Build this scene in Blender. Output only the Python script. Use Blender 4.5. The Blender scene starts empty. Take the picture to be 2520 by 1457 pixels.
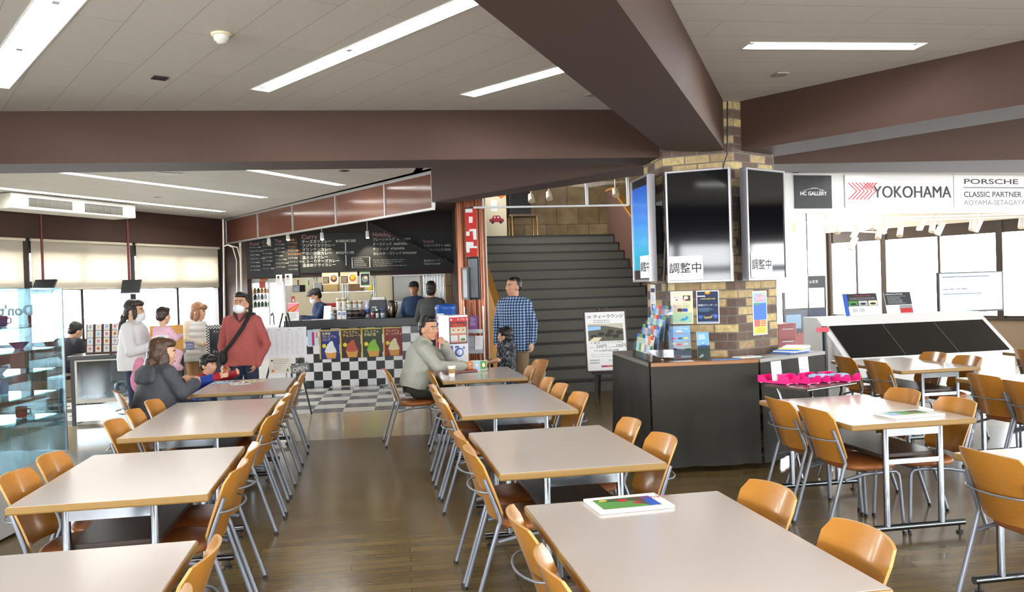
import bpy, bmesh, math, random
from math import sin, cos, pi, radians as rad
from mathutils import Vector as V, Matrix, noise, Euler
random.seed(7)
SC = bpy.context.scene
COL = SC.collection
# ------------------------------------------------------------------ camera, world, exposure
FPX, CAMZ, PITCH, ROLL, YAW = 2050.0, 1.60, -0.0103, 0.0300, 0.131
cd = bpy.data.cameras.new('camera')
cam = bpy.data.objects.new('camera', cd)
COL.objects.link(cam)
cd.sensor_fit = 'HORIZONTAL'
cd.sensor_width = 36.0
cd.lens = FPX / 2520 * 36
cd.clip_start = 0.05
cam.matrix_world = (Matrix.Translation((0, 0, CAMZ)) @ Matrix.Rotation(-YAW, 4, 'Z')
                    @ Matrix.Rotation(pi / 2 + PITCH, 4, 'X') @ Matrix.Rotation(-ROLL, 4, 'Z'))
SC.camera = cam
w = bpy.data.worlds.new('overcast_sky')
SC.world = w
w.use_nodes = True
bgn = w.node_tree.nodes['Background']
bgn.inputs[0].default_value = (0.93, 0.97, 1.0, 1)
bgn.inputs[1].default_value = 7.0
SC.view_settings.view_transform = 'Standard'
SC.view_settings.look = 'None'
SC.view_settings.gamma = 1
SC.view_settings.exposure = 1.85
SC.cycles.max_bounces = 8
SC.cycles.transparent_max_bounces = 16
SC.cycles.sample_clamp_indirect = 6
SC.cycles.caustics_reflective = False
SC.cycles.caustics_refractive = False

RCAM = cam.matrix_world.to_3x3()
FWD = V((sin(YAW), cos(YAW), 0))
RGT = V((cos(YAW), -sin(YAW), 0))
def ray(u, v): return RCAM @ V(((u - 1260) / FPX, -(v - 728.5) / FPX, -1.0))
def on_z(u, v, z):
    d = ray(u, v); t = (z - CAMZ) / d.z
    return V((d.x * t, d.y * t, z))
def at(u, v, dep):
    d = ray(u, v); t = dep / (d.x * FWD.x + d.y * FWD.y)
    return V((d.x * t, d.y * t, CAMZ + d.z * t))
def on_wall(u, v, p, ang):
    d = ray(u, v); n = V((-sin(ang), cos(ang)))
    t = (n.x * p[0] + n.y * p[1]) / (n.x * d.x + n.y * d.y)
    return V((d.x * t, d.y * t, CAMZ + d.z * t))
# ------------------------------------------------------------------ materials
def lin(h):
    if not isinstance(h, str): return tuple(h)
    c = [int(h[i:i + 2], 16) / 255 for i in (0, 2, 4)]
    return tuple(x / 12.92 if x <= .04045 else ((x + .055) / 1.055) ** 2.4 for x in c)
MATS = {}
def mat(name, col='808080', rough=.5, metal=0., emit=0., vary=0., vs=8., bump=0., bs=40., coat=0., alpha=1., spec=.5):
    if name in MATS: return MATS[name]
    m = bpy.data.materials.new(name); MATS[name] = m
    m.use_nodes = True
    nt = m.node_tree; b = nt.nodes['Principled BSDF']
    c = lin(col)
    b.inputs['Base Color'].default_value = (*c, 1)
    b.inputs['Roughness'].default_value = rough
    b.inputs['Metallic'].default_value = metal
    b.inputs['Specular IOR Level'].default_value = spec
    b.inputs['Coat Weight'].default_value = coat
    b.inputs['Coat Roughness'].default_value = .1
    if emit:
        b.inputs['Emission Color'].default_value = (*c, 1)
        b.inputs['Emission Strength'].default_value = emit
    if vary or bump:
        tc = nt.nodes.new('ShaderNodeTexCoord')
    if vary:
        n = nt.nodes.new('ShaderNodeTexNoise'); n.inputs['Scale'].default_value = vs; n.inputs['Detail'].default_value = 4
        nt.links.new(tc.outputs['Object'], n.inputs['Vector'])
        r = nt.nodes.new('ShaderNodeMixRGB')
        r.inputs[1].default_value = (*[x * (1 - vary) for x in c], 1)
        r.inputs[2].default_value = (*[min(1, x * (1 + vary)) for x in c], 1)
        nt.links.new(n.outputs['Fac'], r.inputs[0]); nt.links.new(r.outputs[0], b.inputs['Base Color'])
    if bump:
        n2 = nt.nodes.new('ShaderNodeTexNoise'); n2.inputs['Scale'].default_value = bs
        nt.links.new(tc.outputs['Object'], n2.inputs['Vector'])
        bp = nt.nodes.new('ShaderNodeBump'); bp.inputs['Strength'].default_value = bump; bp.inputs['Distance'].default_value = .01
        nt.links.new(n2.outputs['Fac'], bp.inputs['Height']); nt.links.new(bp.outputs[0], b.inputs['Normal'])
    return m
def new_nodes(name):
    m = bpy.data.materials.new(name); MATS[name] = m
    m.use_nodes = True
    return m, m.node_tree, m.node_tree.nodes['Principled BSDF']
def N(nt, typ, **kw):
    n = nt.nodes.new('ShaderNode' + typ)
    for k, x in kw.items():
        if k.startswith('_'): setattr(n, k[1:], x)
        else: n.inputs[k.replace('~', ' ')].default_value = x
    return n
def rgba(h): return (*lin(h), 1)
def glass_mat(name, tint='ffffff', refl=.12, rough=.0):
    m = bpy.data.materials.new(name); MATS[name] = m; m.use_nodes = True
    nt = m.node_tree; nt.nodes.clear()
    o = nt.nodes.new('ShaderNodeOutputMaterial'); mx = nt.nodes.new('ShaderNodeMixShader')
    t = nt.nodes.new('ShaderNodeBsdfTransparent'); t.inputs[0].default_value = rgba(tint)
    g = nt.nodes.new('ShaderNodeBsdfGlossy'); g.inputs['Roughness'].default_value = rough
    f = nt.nodes.new('ShaderNodeFresnel'); gm = nt.nodes.new('ShaderNodeNewGeometry'); io = nt.nodes.new('ShaderNodeMapRange'); io.inputs[3].default_value = 1.5; io.inputs[4].default_value = 1 / 1.5
    nt.links.new(gm.outputs['Backfacing'], io.inputs[0]); nt.links.new(io.outputs[0], f.inputs[0])
    a = nt.nodes.new('ShaderNodeMath'); a.operation = 'MULTIPLY_ADD'
    a.inputs[1].default_value = 1.0; a.inputs[2].default_value = refl - .04; a.use_clamp = True
    nt.links.new(f.outputs[0], a.inputs[0]); nt.links.new(a.outputs[0], mx.inputs[0])
    nt.links.new(t.outputs[0], mx.inputs[1]); nt.links.new(g.outputs[0], mx.inputs[2]); nt.links.new(mx.outputs[0], o.inputs[0])
    return m
# ------------------------------------------------------------------ mesh builder
SHOP = bpy.data.scenes.new('workshop')       # scratch scene for turning modifiers and text into meshes
TRASH = []
def bake(o):
    SHOP.collection.objects.link(o); vl = SHOP.view_layers[0]; vl.update()
    me = bpy.data.meshes.new_from_object(o.evaluated_get(vl.depsgraph)); SHOP.collection.objects.unlink(o)
    return me
FONTS = {}
def glyphs(body, size, align='CENTER', bold=0.):
    key = (body, align, bold)
    if key not in FONTS:
        cu = bpy.data.curves.new('lettering', 'FONT'); cu.body = body; cu.size = 1; cu.align_x = align; cu.resolution_u = 4
        cu.offset = bold; cu.space_line = 1.05
        o = bpy.data.objects.new('lettering', cu); me = bake(o)
        FONTS[key] = ([tuple(x.co) for x in me.vertices], [tuple(p.vertices) for p in me.polygons])
        TRASH.append(o)
    vs, fs = FONTS[key]
    return [(x * size, y * size) for x, y, _ in vs], fs
class MB:
    def __init__(s, m=None):
        s.v, s.f, s.mi, s.sm, s.mats, s.cur, s.X = [], [], [], [], [], 0, Matrix()
        if m: s.mat(m)
    def mat(s, m):
        if m not in s.mats: s.mats.append(m)
        s.cur = s.mats.index(m); return s
    def add(s, vs, fs, smooth=False):
        b = len(s.v); X = s.X
        s.v += [tuple(X @ V(p)) for p in vs]
        for f in fs:
            s.f.append(tuple(b + i for i in f)); s.mi.append(s.cur); s.sm.append(smooth)
        return s
    def box(s, x0, x1, y0, y1, z0, z1):
        return s.add([(x, y, z) for z in (z0, z1) for x, y in ((x0, y0), (x1, y0), (x1, y1), (x0, y1))],
                     [(3, 2, 1, 0), (4, 5, 6, 7), (0, 1, 5, 4), (1, 2, 6, 5), (2, 3, 7, 6), (3, 0, 4, 7)])
    def cbox(s, c, d, rot=None):
        X = s.X
        s.X = X @ Matrix.Translation(c) @ (rot.to_matrix().to_4x4() if rot else Matrix())
        s.box(-d[0] / 2, d[0] / 2, -d[1] / 2, d[1] / 2, -d[2] / 2, d[2] / 2); s.X = X
        return s
    def bar(s, p, q, wd, th, up=(0, 0, 1)):
        p, q = V(p), V(q); d = (q - p).normalized(); u = V(up)
        if abs(d.dot(u)) > .99: u = V((1, 0, 0))
        a = d.cross(u).normalized(); b = a.cross(d)
        vs = [tuple(e + a * (sx * wd / 2) + b * (sy * th / 2)) for e in (p, q) for sx, sy in ((-1, -1), (1, -1), (1, 1), (-1, 1))]
        return s.add(vs, [(3, 2, 1, 0), (4, 5, 6, 7), (0, 1, 5, 4), (1, 2, 6, 5), (2, 3, 7, 6), (3, 0, 4, 7)])
    def tube(s, pts, r, n=10, closed=False, caps=True):
        pts = [V(p) for p in pts]; k = len(pts)
        rs = r if isinstance(r, (list, tuple)) else [r] * k
        vs = []; a = None
        for i in range(k):
            if closed: d = (pts[(i + 1) % k] - pts[i - 1]).normalized()
            else: d = (pts[min(i + 1, k - 1)] - pts[max(i - 1, 0)]).normalized()
            if a is None: a = d.orthogonal().normalized()
            a = (a - d * a.dot(d)).normalized(); b = d.cross(a)
            vs += [tuple(pts[i] + (a * cos(2 * pi * j / n) + b * sin(2 * pi * j / n)) * rs[i]) for j in range(n)]
        fs = []
        for i in range(k if closed else k - 1):
            i2 = (i + 1) % k
            fs += [(i * n + j, i * n + (j + 1) % n, i2 * n + (j + 1) % n, i2 * n + j) for j in range(n)]
        s.add(vs, fs, True)
        if caps and not closed:
            c0 = [tuple(x) for x in vs[:n]]; c1 = vs[-n:]
            s.add(c0, [tuple(range(n))[::-1]]); s.add(c1, [tuple(range(n))])
        return s
    def cyl(s, p, q, r, r2=None, n=16):
        return s.tube([p, q], [r, r if r2 is None else r2], n)
    def lathe(s, prof, c=(0, 0, 0), n=24, smooth=True):
        vs = [(c[0] + r * cos(2 * pi * j / n), c[1] + r * sin(2 * pi * j / n), c[2] + z) for r, z in prof for j in range(n)]
        fs = [(i * n + j, i * n + (j + 1) % n, (i + 1) * n + (j + 1) % n, (i + 1) * n + j) for i in range(len(prof) - 1) for j in range(n)]
        s.add(vs, fs, smooth)
        if prof[0][0] > 1e-4: s.add(vs[:n], [tuple(range(n))[::-1]])
        if prof[-1][0] > 1e-4: s.add(vs[-n:], [tuple(range(n))])
        return s
    def ell(s, c, r, n=14, k=8, rot=None):
        R = rot.to_matrix() if rot else Matrix.Identity(3)
        vs = [tuple(V(c) + R @ V((r[0] * sin(pi * i / k) * cos(2 * pi * j / n), r[1] * sin(pi * i / k) * sin(2 * pi * j / n), -r[2] * cos(pi * i / k))))
              for i in range(1, k) for j in range(n)]
        fs = [(i * n + j, i * n + (j + 1) % n, (i + 1) * n + (j + 1) % n, (i + 1) * n + j) for i in range(k - 2) for j in range(n)]
        b = len(vs); vs += [tuple(V(c) + R @ V((0, 0, -r[2]))), tuple(V(c) + R @ V((0, 0, r[2])))]
        fs += [(b, (j + 1) % n, j) for j in range(n)] + [(b + 1, (k - 2) * n + j, (k - 2) * n + (j + 1) % n) for j in range(n)]
        return s.add(vs, fs, True)
    def prism(s, poly, z0, z1, plane='xy'):
        n = len(poly)
        ar = sum(poly[i][0] * poly[(i + 1) % n][1] - poly[(i + 1) % n][0] * poly[i][1] for i in range(n))
        if ar < 0: poly = poly[::-1]
        if plane == 'xy': g = lambda a, b, z: (a, b, z)
        elif plane == 'xz': g = lambda a, b, z: (a, -z, b)      # extruded towards -y from z0 to z1
        else: g = lambda a, b, z: (z, a, b)                     # 'yz'
        vs = [g(a, b, z) for z in (z0, z1) for a, b in poly]
        fs = [tuple(range(n))[::-1], tuple(range(n, 2 * n))] + [(i, (i + 1) % n, n + (i + 1) % n, n + i) for i in range(n)]
        return s.add(vs, fs)
    def text(s, body, size, x, z, y=0., align='CENTER', bold=0., lying=False, sx=1.):
        g, fs = glyphs(body, size, align, bold)
        vs = [(x + a * sx, z + b, y) if lying else (x + a * sx, y, z + b) for a, b in g]
        return s.add(vs, fs)
    def rect(s, x0, x1, z0, z1, y, lying=False):               # printed patch on a sheet facing -y (or up)
        if lying: return s.add([(x0, z0, y), (x1, z0, y), (x1, z1, y), (x0, z1, y)], [(0, 1, 2, 3)])
        return s.add([(x0, y, z0), (x1, y, z0), (x1, y, z1), (x0, y, z1)], [(0, 1, 2, 3)])
    def disc(s, x, z, rx, rz, y, n=18, lying=False):
        ps = [(x + rx * cos(2 * pi * i / n), z + rz * sin(2 * pi * i / n)) for i in range(n)]
        return s.add([(a, b, y) if lying else (a, y, b) for a, b in ps], [tuple(range(n))])
    def poly(s, pts, y, lying=False):
        return s.add([(a, b, y) if lying else (a, y, b) for a, b in pts], [tuple(range(len(pts)))])
    def build(s, name, parent=None, bevel=0., seg=2, loc=None, rz=0.):
        me = bpy.data.meshes.new(name); me.from_pydata(s.v, [], s.f)
        for m in s.mats: me.materials.append(m)
        me.polygons.foreach_set('material_index', s.mi); me.polygons.foreach_set('use_smooth', s.sm)
        me.update()
        o = bpy.data.objects.new(name, me); COL.objects.link(o)
        if parent: o.parent = parent
        if loc is not None: o.location = loc; o.rotation_euler = (0, 0, rz)
        if bevel:
            md = o.modifiers.new('edge', 'BEVEL'); md.width = bevel; md.segments = seg; md.limit_method = 'ANGLE'; md.angle_limit = rad(40)
        return o
def thing(name, label, cat, loc=(0, 0, 0), rz=0., group=None):
    o = bpy.data.objects.new(name, None); COL.objects.link(o)
    o.location = loc; o.rotation_euler = (0, 0, rz); o.empty_display_size = .1
    return tag(o, label, cat, group)
def tag(o, label, cat, group=None):
    o['label'] = label; o['category'] = cat
    if group: o['group'] = group
    return o
def struct(o): o['kind'] = 'structure'; return o
def copy_thing(root, loc, rz, label, group=None):
    r = root.copy(); COL.objects.link(r); r.location = loc; r.rotation_euler = (0, 0, rz); r['label'] = label
    if group: r['group'] = group
    for ch in list(root.children):
        c = ch.copy(); COL.objects.link(c); c.parent = r
        for g in list(ch.children):
            d = g.copy(); COL.objects.link(d); d.parent = c
    return r
# ------------------------------------------------------------------ common materials
WHITE = mat('white_paint', 'e6e4de', .5)
PAPER = mat('white_paper', 'f2f1ee', .7)
BLACK = mat('black_plastic', '141416', .4)
INK = mat('black_ink', '1c1c20', .7)
CHROME = mat('polished_chrome', '9da2a8', .14, 1.)
STEEL = mat('brushed_steel', '9fa3a6', .3, 1.)
GREYMETAL = mat('grey_painted_metal', '9aa0a8', .35, .35)
RED = mat('red_plastic', 'c0202a', .4)
BLUE = mat('blue_plastic', '1f57b8', .4)
YELLOW = mat('yellow_print', 'e6cf3a', .6)
GREEN = mat('green_print', '4f8f3a', .6)
ORANGE = mat('orange_print', 'dd7a2c', .6)
PINK = mat('pink_print', 'e08aa0', .6)
LBLUE = mat('light_blue_print', '9cc6ea', .6)
NAVY = mat('navy_print', '16205a', .6)
GREY = mat('grey_print', '8a8d92', .6)
LGREY = mat('light_grey_print', 'b9bcc0', .6)
CREAM = mat('cream_print', 'e9dcb8', .6)
BROWNP = mat('brown_print', '5a3a26', .6)
PANE = glass_mat('window_glass', refl=.05)
CASE = glass_mat('display_case_glass', 'd9e6ea', refl=.10)
# ------------------------------------------------------------------ the building: a hexagon around the brick pillar
C, ZB = 3.20, 2.758
O = V((2.92, 7.655))
def pol(r, a): return V((O.x + r * cos(rad(a)), O.y + r * sin(rad(a))))
def rot2(a): return V((cos(a), sin(a)))
K = on_z(550, 540, C)
AP = (K.x - O.x) * cos(rad(150)) + (K.y - O.y) * sin(rad(150))
RV = AP / cos(rad(30))
VX = {a: pol(RV, a) for a in range(0, 360, 60)}
TILE_Y = (on_z(780, 1018, 0).y + on_z(1060, 1005, 0).y) / 2
BAND_Y = (on_z(700, 1087, 0).y + on_z(1040, 1070, 0).y) / 2
# floor materials
def plank_mat():
    m, nt, b = new_nodes('dark_wood_planks')
    tc = N(nt, 'TexCoord')
    br = nt.nodes.new('ShaderNodeTexBrick')
    br.offset = .37; br.inputs['Scale'].default_value = 1; br.inputs['Mortar Size'].default_value = .0022
    br.inputs['Brick Width'].default_value = .92; br.inputs['Row Height'].default_value = .09; br.inputs['Mortar Smooth'].default_value = .1
    br.inputs['Color1'].default_value = rgba('6c5b3b'); br.inputs['Color2'].default_value = rgba('5b4b2e'); br.inputs['Mortar'].default_value = rgba('2c2118')
    nt.links.new(tc.outputs['Object'], br.inputs['Vector'])
    mp = nt.nodes.new('ShaderNodeMapping'); mp.inputs['Scale'].default_value = (2.5, 40, 1); nt.links.new(tc.outputs['Object'], mp.inputs[0])
    no = nt.nodes.new('ShaderNodeTexNoise'); no.inputs['Scale'].default_value = 1.5; no.inputs['Detail'].default_value = 5; nt.links.new(mp.outputs[0], no.inputs[0])
    mx = nt.nodes.new('ShaderNodeMixRGB'); mx.blend_type = 'OVERLAY'; mx.inputs[0].default_value = .35
    nt.links.new(br.outputs['Color'], mx.inputs[1]); nt.links.new(no.outputs['Fac'], mx.inputs[2]); nt.links.new(mx.outputs[0], b.inputs['Base Color'])
    n2 = nt.nodes.new('ShaderNodeTexNoise'); n2.inputs['Scale'].default_value = 1.3; nt.links.new(tc.outputs['Object'], n2.inputs[0])
    mr = nt.nodes.new('ShaderNodeMapRange'); mr.inputs[3].default_value = .13; mr.inputs[4].default_value = .27; nt.links.new(n2.outputs[0], mr.inputs[0]); nt.links.new(mr.outputs[0], b.inputs['Roughness'])
    bp = nt.nodes.new('ShaderNodeBump'); bp.inputs['Strength'].default_value = .25; bp.inputs['Distance'].default_value = .004; bp.invert = True
    n3 = nt.nodes.new('ShaderNodeTexNoise'); n3.inputs['Scale'].default_value = 9; nt.links.new(tc.outputs['Object'], n3.inputs[0])
    ad = nt.nodes.new('ShaderNodeMath'); ad.operation = 'MULTIPLY_ADD'; ad.inputs[1].default_value = .25
    nt.links.new(n3.outputs[0], ad.inputs[0]); nt.links.new(br.outputs['Fac'], ad.inputs[2]); nt.links.new(ad.outputs[0], bp.inputs['Height'])
    nt.links.new(bp.outputs[0], b.inputs['Normal'])
    return m
def tile_mat(name, c1, c2, size, rough, ox=0., oy=0.):
    m, nt, b = new_nodes(name)
    tc = N(nt, 'TexCoord'); mp = nt.nodes.new('ShaderNodeMapping'); mp.inputs['Location'].default_value = (ox, oy, .5); nt.links.new(tc.outputs['Object'], mp.inputs[0])
    ch = nt.nodes.new('ShaderNodeTexChecker'); ch.inputs['Scale'].default_value = 1 / size
    ch.inputs[1].default_value = rgba(c1); ch.inputs[2].default_value = rgba(c2)
    nt.links.new(mp.outputs[0], ch.inputs[0]); nt.links.new(ch.outputs[0], b.inputs['Base Color'])
    b.inputs['Roughness'].default_value = rough
    return m
PLANK = plank_mat()
BAND = mat('beige_floor_tile', 'a99d80', .12, vary=.06, vs=3, bump=.05, bs=6)
CHECK = tile_mat('black_and_white_floor_tile', '34393d', 'c9c6bc', .42, .18)
f = MB(PLANK)
f.box(-11, 17, -5, BAND_Y, -.1, 0)
f.box(1.25, 17, BAND_Y, 20.5, -.1, 0)
f.mat(BAND); f.box(-11, 1.25, BAND_Y, TILE_Y, -.1, 0)
f.mat(CHECK); f.box(-11, 1.25, TILE_Y, 20.5, -.1, 0)
struct(f.build('floor'))
# ceiling, one panel field per sector
def ceil_mat():
    m, nt, b = new_nodes('ceiling_board')
    tc = N(nt, 'TexCoord')
    br = nt.nodes.new('ShaderNodeTexBrick'); br.offset = .5
    for k, x in (('Scale', 1), ('Mortar Size', .0035), ('Brick Width', 1.82), ('Row Height', .303), ('Mortar Smooth', .3)): br.inputs[k].default_value = x
    br.inputs['Color1'].default_value = rgba('cdc9c2'); br.inputs['Color2'].default_value = rgba('c8c4bd'); br.inputs['Mortar'].default_value = rgba('a8a49a')
    nt.links.new(tc.outputs['Object'], br.inputs[0]); nt.links.new(br.outputs[0], b.inputs['Base Color'])
    b.inputs['Roughness'].default_value = .85
    no = nt.nodes.new('ShaderNodeTexNoise'); no.inputs['Scale'].default_value = 160; nt.links.new(tc.outputs['Object'], no.inputs[0])
    bp = nt.nodes.new('ShaderNodeBump'); bp.inputs['Strength'].default_value = .3; bp.inputs['Distance'].default_value = .004; nt.links.new(no.outputs[0], bp.inputs['Height']); nt.links.new(bp.outputs[0], b.inputs['Normal'])
    return m
CEIL = ceil_mat(); CEILS = []
BROWN = mat('brown_beam_paint', '40291e', .75, vary=.08, vs=30, bump=.1, bs=200)
DKBROWN = mat('dark_brown_wall_paint', '3c2a24', .7, vary=.06, vs=10)
for a in (150, 210, 270, 330, 30):
    d = rad(a - 90); p = [O, VX[(a - 30) % 360], VX[(a + 30) % 360]]
    R = Matrix.Rotation(-d, 2)
    q = [R @ (x - O) for x in p]
    c = MB(CEIL); c.prism([(x.x, x.y) for x in q], 0, .12)
    CEILS.append(struct(c.build('ceiling', loc=(O.x, O.y, C), rz=d)))
# beams, each running out from the pillar
def beam(a, r0, r1, wd, z0, name, m=BROWN, off=0.):
    b = MB(m); b.box(r0, r1, -wd / 2 + off, wd / 2 + off, z0, C)
    return struct(b.build(name, loc=(O.x, O.y, 0), rz=rad(a)))
def beam2(pa, pb, qa, qb, name, z0, r=None):   # underside drawn through two floor-plan edges
    b = MB(BROWN); b.prism([(x.x, x.y) for x in (pa, pb, qb, qa)], z0, C); return struct(b.build(name))
def ext(p, q, t): return p + (q - p) * t
A0, A1 = on_z(300, 401, ZB), on_z(1580, 388, ZB); A2, A3 = on_z(300, 423, ZB), on_z(1060, 413, ZB)
beam2(ext(A0, A1, -1.45), ext(A0, A1, 1.08), ext(A2, A3, -2.3), ext(A2, A3, 1.75), 'trim_1', ZB)
B0, B1 = on_z(1250, 68, ZB), on_z(1622, 362, ZB); B2, B3 = on_z(1517, 0, ZB), on_z(1786, 375, ZB)
beam2(ext(B0, B1, -3.), ext(B0, B1, 1.05), ext(B2, B3, -2.6), ext(B2, B3, 1.), 'trim_2', ZB)
C0, C1 = on_z(1820, 372, ZB), on_z(2520, 257, ZB); C2, C3 = on_z(1910, 385, ZB), on_z(2520, 290, ZB)
beam2(ext(C0, C1, -.05), ext(C0, C1, 5), ext(C2, C3, -.05), ext(C2, C3, 5.2), 'trim_3', ZB)
D0, D1 = on_z(1198, 474, ZB), on_z(1573, 411, ZB); D2, D3 = on_z(1255, 479, ZB), on_z(1573, 432, ZB)
dl = (D0 - D1).normalized(); D0 = D1 + dl * 3.55; D2 = D0 + V((.27, .18, 0))
beam2(D0, ext(D0, D1, 1.1), D2, ext(D2, D3, 1.1), 'trim_4', ZB)
E0, E1 = on_z(1905, 404, ZB), on_z(2520, 393, ZB); E2, E3 = on_z(1905, 424, ZB), on_z(2520, 425, ZB)
beam2(E0, ext(E0, E1, 4), E2, ext(E2, E3, 3), 'trim_5', ZB)
# outer walls with ribbon windows and roller blinds
ALU = mat('dark_window_frame', '3b3634', .4, .3)
SILLW = mat('sill_wall_paint', '8a7a66', .7, vary=.05)
def blind_mat():
    m = bpy.data.materials.new('blind_fabric'); MATS['blind'] = m; m.use_nodes = True
    nt = m.node_tree; nt.nodes.clear()
    o = nt.nodes.new('ShaderNodeOutputMaterial'); mx = nt.nodes.new('ShaderNodeMixShader'); mx.inputs[0].default_value = .36
    d = nt.nodes.new('ShaderNodeBsdfDiffuse'); d.inputs[0].default_value = rgba('cbc2b2')
    t = nt.nodes.new('ShaderNodeBsdfTranslucent'); t.inputs[0].default_value = rgba('e0dacd')
    nt.links.new(d.outputs[0], mx.inputs[1]); nt.links.new(t.outputs[0], mx.inputs[2]); nt.links.new(mx.outputs[0], o.inputs[0])
    return m
BLIND = blind_mat()
def window_wall(name, wn, a, mulls, blinds, sill=.85, top=2.62, transom=True, bot=None, head=None):
    """a: outward normal in degrees; mulls: distances from the first vertex (a-30) of the mullions."""
    p, q = VX[(a + 30) % 360], VX[(a - 30) % 360]      # local x runs from p to q, outside is +y
    L = (q - p).length; d = math.atan2(q.y - p.y, q.x - p.x)
    wl = MB(SILLW); wl.box(0, L, 0, .18, 0, sill)
    wl.mat(head or BROWN); wl.box(0, L, -.02, .18, top, C)
    wl.mat(ALU); wl.box(0, L, -.04, .2, sill, sill + .04)
    wl.mat(DKBROWN)
    if mulls[0] > .3: wl.box(0, mulls[0] - .06, 0, .16, sill, top)
    if mulls[-1] < L - .1: wl.box(mulls[-1] + .06, L, 0, .16, sill, top)
    struct(wl.build(name, loc=(p.x, p.y, 0), rz=d))
    ms = [m for m in mulls]
    for i, (m0, m1) in enumerate(zip(ms[:-1], ms[1:])):
        wd = MB(ALU)
        wd.box(m0 - .06, m0 + .06, .02, .16, sill + .04, top)
        if i == len(ms) - 2: wd.box(m1 - .06, m1 + .06, .02, .16, sill + .04, top)
        mid = (m0 + m1) / 2
        wd.box(mid - .025, mid + .025, .06, .12, sill + .04, top)
        wd.box(m0 + .06, m1 - .06, .04, .14, top - .24, top)
        wd.box(m0 + .06, m1 - .06, .04, .14, sill + .04, sill + .09)
        if transom: wd.box(m0 + .06, m1 - .06, .04, .14, 1.78, 1.93)
        wn += 1
        o = struct(wd.build('window_%d' % wn, loc=(p.x, p.y, 0), rz=d))
        g = MB(PANE); g.box(m0 + .06, m1 - .06, .088, .092, sill + .04, top); g.build('pane', o)
        if i in blinds:
            zb = bot or 1.79
            t = thing('roller_blind', blinds[i], 'blind', (p.x, p.y, 0), d, 'beige roller blinds')
            b = MB(BLIND); b.box(m0 + .07, m1 - .07, -.012, -.008, zb + .02, top - .05); b.build('blind_cloth', t)
            b = MB(mat('blind_rail', 'cfc4ae', .5)); b.cyl((m0 + .05, -.03, top - .03), (m1 - .05, -.03, top - .03), .025); b.build('roller', t)
            b = MB(MATS['blind_rail']); b.box(m0 + .07, m1 - .07, -.02, 0, zb, zb + .025); b.build('bottom_rail', t)
    return wn
LW = (VX[180] - VX[120]).length
def along(a, u, v):   # distance of a pixel on wall a from its first vertex
    p = VX[(a + 30) % 360]; q = VX[(a - 30) % 360]; d = math.atan2(q.y - p.y, q.x - p.x)
    h = on_wall(u, v, p, d); return (V((h.x, h.y)) - p).length
m3, m2, m1 = along(150, 541, 640), along(150, 327, 640), along(150, 66, 640)
bay = m2 - m1
wn = window_wall('wall_northwest', 0, 150, [m1 - 3 * bay, m1 - 2 * bay, m1 - bay, m1, m2, m3],
                 {0: 'beige roller blind half lowered beyond the left edge of the room',
                  1: 'beige roller blind over the window beside the air conditioner, out at the left',
                  2: 'beige roller blind at the far left edge, left of the first red pole',
                  3: 'wide beige roller blind behind the two red hanging poles',
                  4: 'beige roller blind in the corner next to the cable conduits'})
g2, g1, g0 = along(30, 2458, 640), along(30, 2172, 640), along(30, 2050, 640)
gb = g2 - g1
wn = window_wall('wall_northeast', wn, 30, [g0 - .1, g1, g2] + [g2 + gb * k for k in (1, 2, 3, 4) if g2 + gb * k < LW - .1], {}, transom=False, head=mat('gallery_header_paint', 'd9d2c6', .7), sill=.68)
ev = [LW * i / 5 for i in range(6)]
wn = window_wall('wall_southwest', wn, 210, ev[:4], {})  # unseen end bays made solid so the middle television reflects no window
wn = window_wall('wall_south', wn, 270, ev, {})
wn = window_wall('wall_southeast', wn, 330, ev, {})
wl = MB(SILLW)   # solid end of the north-east wall
p, q = VX[60], VX[0]
wl.box(0, g0 - .16, -.04, .2, .0, C); wl.mats[0] = mat('gallery_wall_paint', 'dedcd6', .7)
struct(wl.build('wall_gallery_end', loc=(p.x, p.y, 0), rz=math.atan2(q.y - p.y, q.x - p.x)))
# daylight portals in the window openings
for a in (30, 150, 210, 270, 330):
    p, q = VX[(a + 30) % 360], VX[(a - 30) % 360]
    ld = bpy.data.lights.new('window_daylight_portal', 'AREA'); ld.shape = 'RECTANGLE'; ld.size = LW; ld.size_y = 1.8
    ld.cycles.is_portal = True
    lo = bpy.data.objects.new('window_daylight_portal', ld); COL.objects.link(lo)
    mid = (p + q) / 2; n = rot2(rad(a))
    lo.location = (mid.x + n.x * .25, mid.y + n.y * .25, 1.73)
    lo.rotation_euler = (rad(90), 0, rad(a) - pi / 2 + pi)
    lo['kind'] = 'helper'
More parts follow.
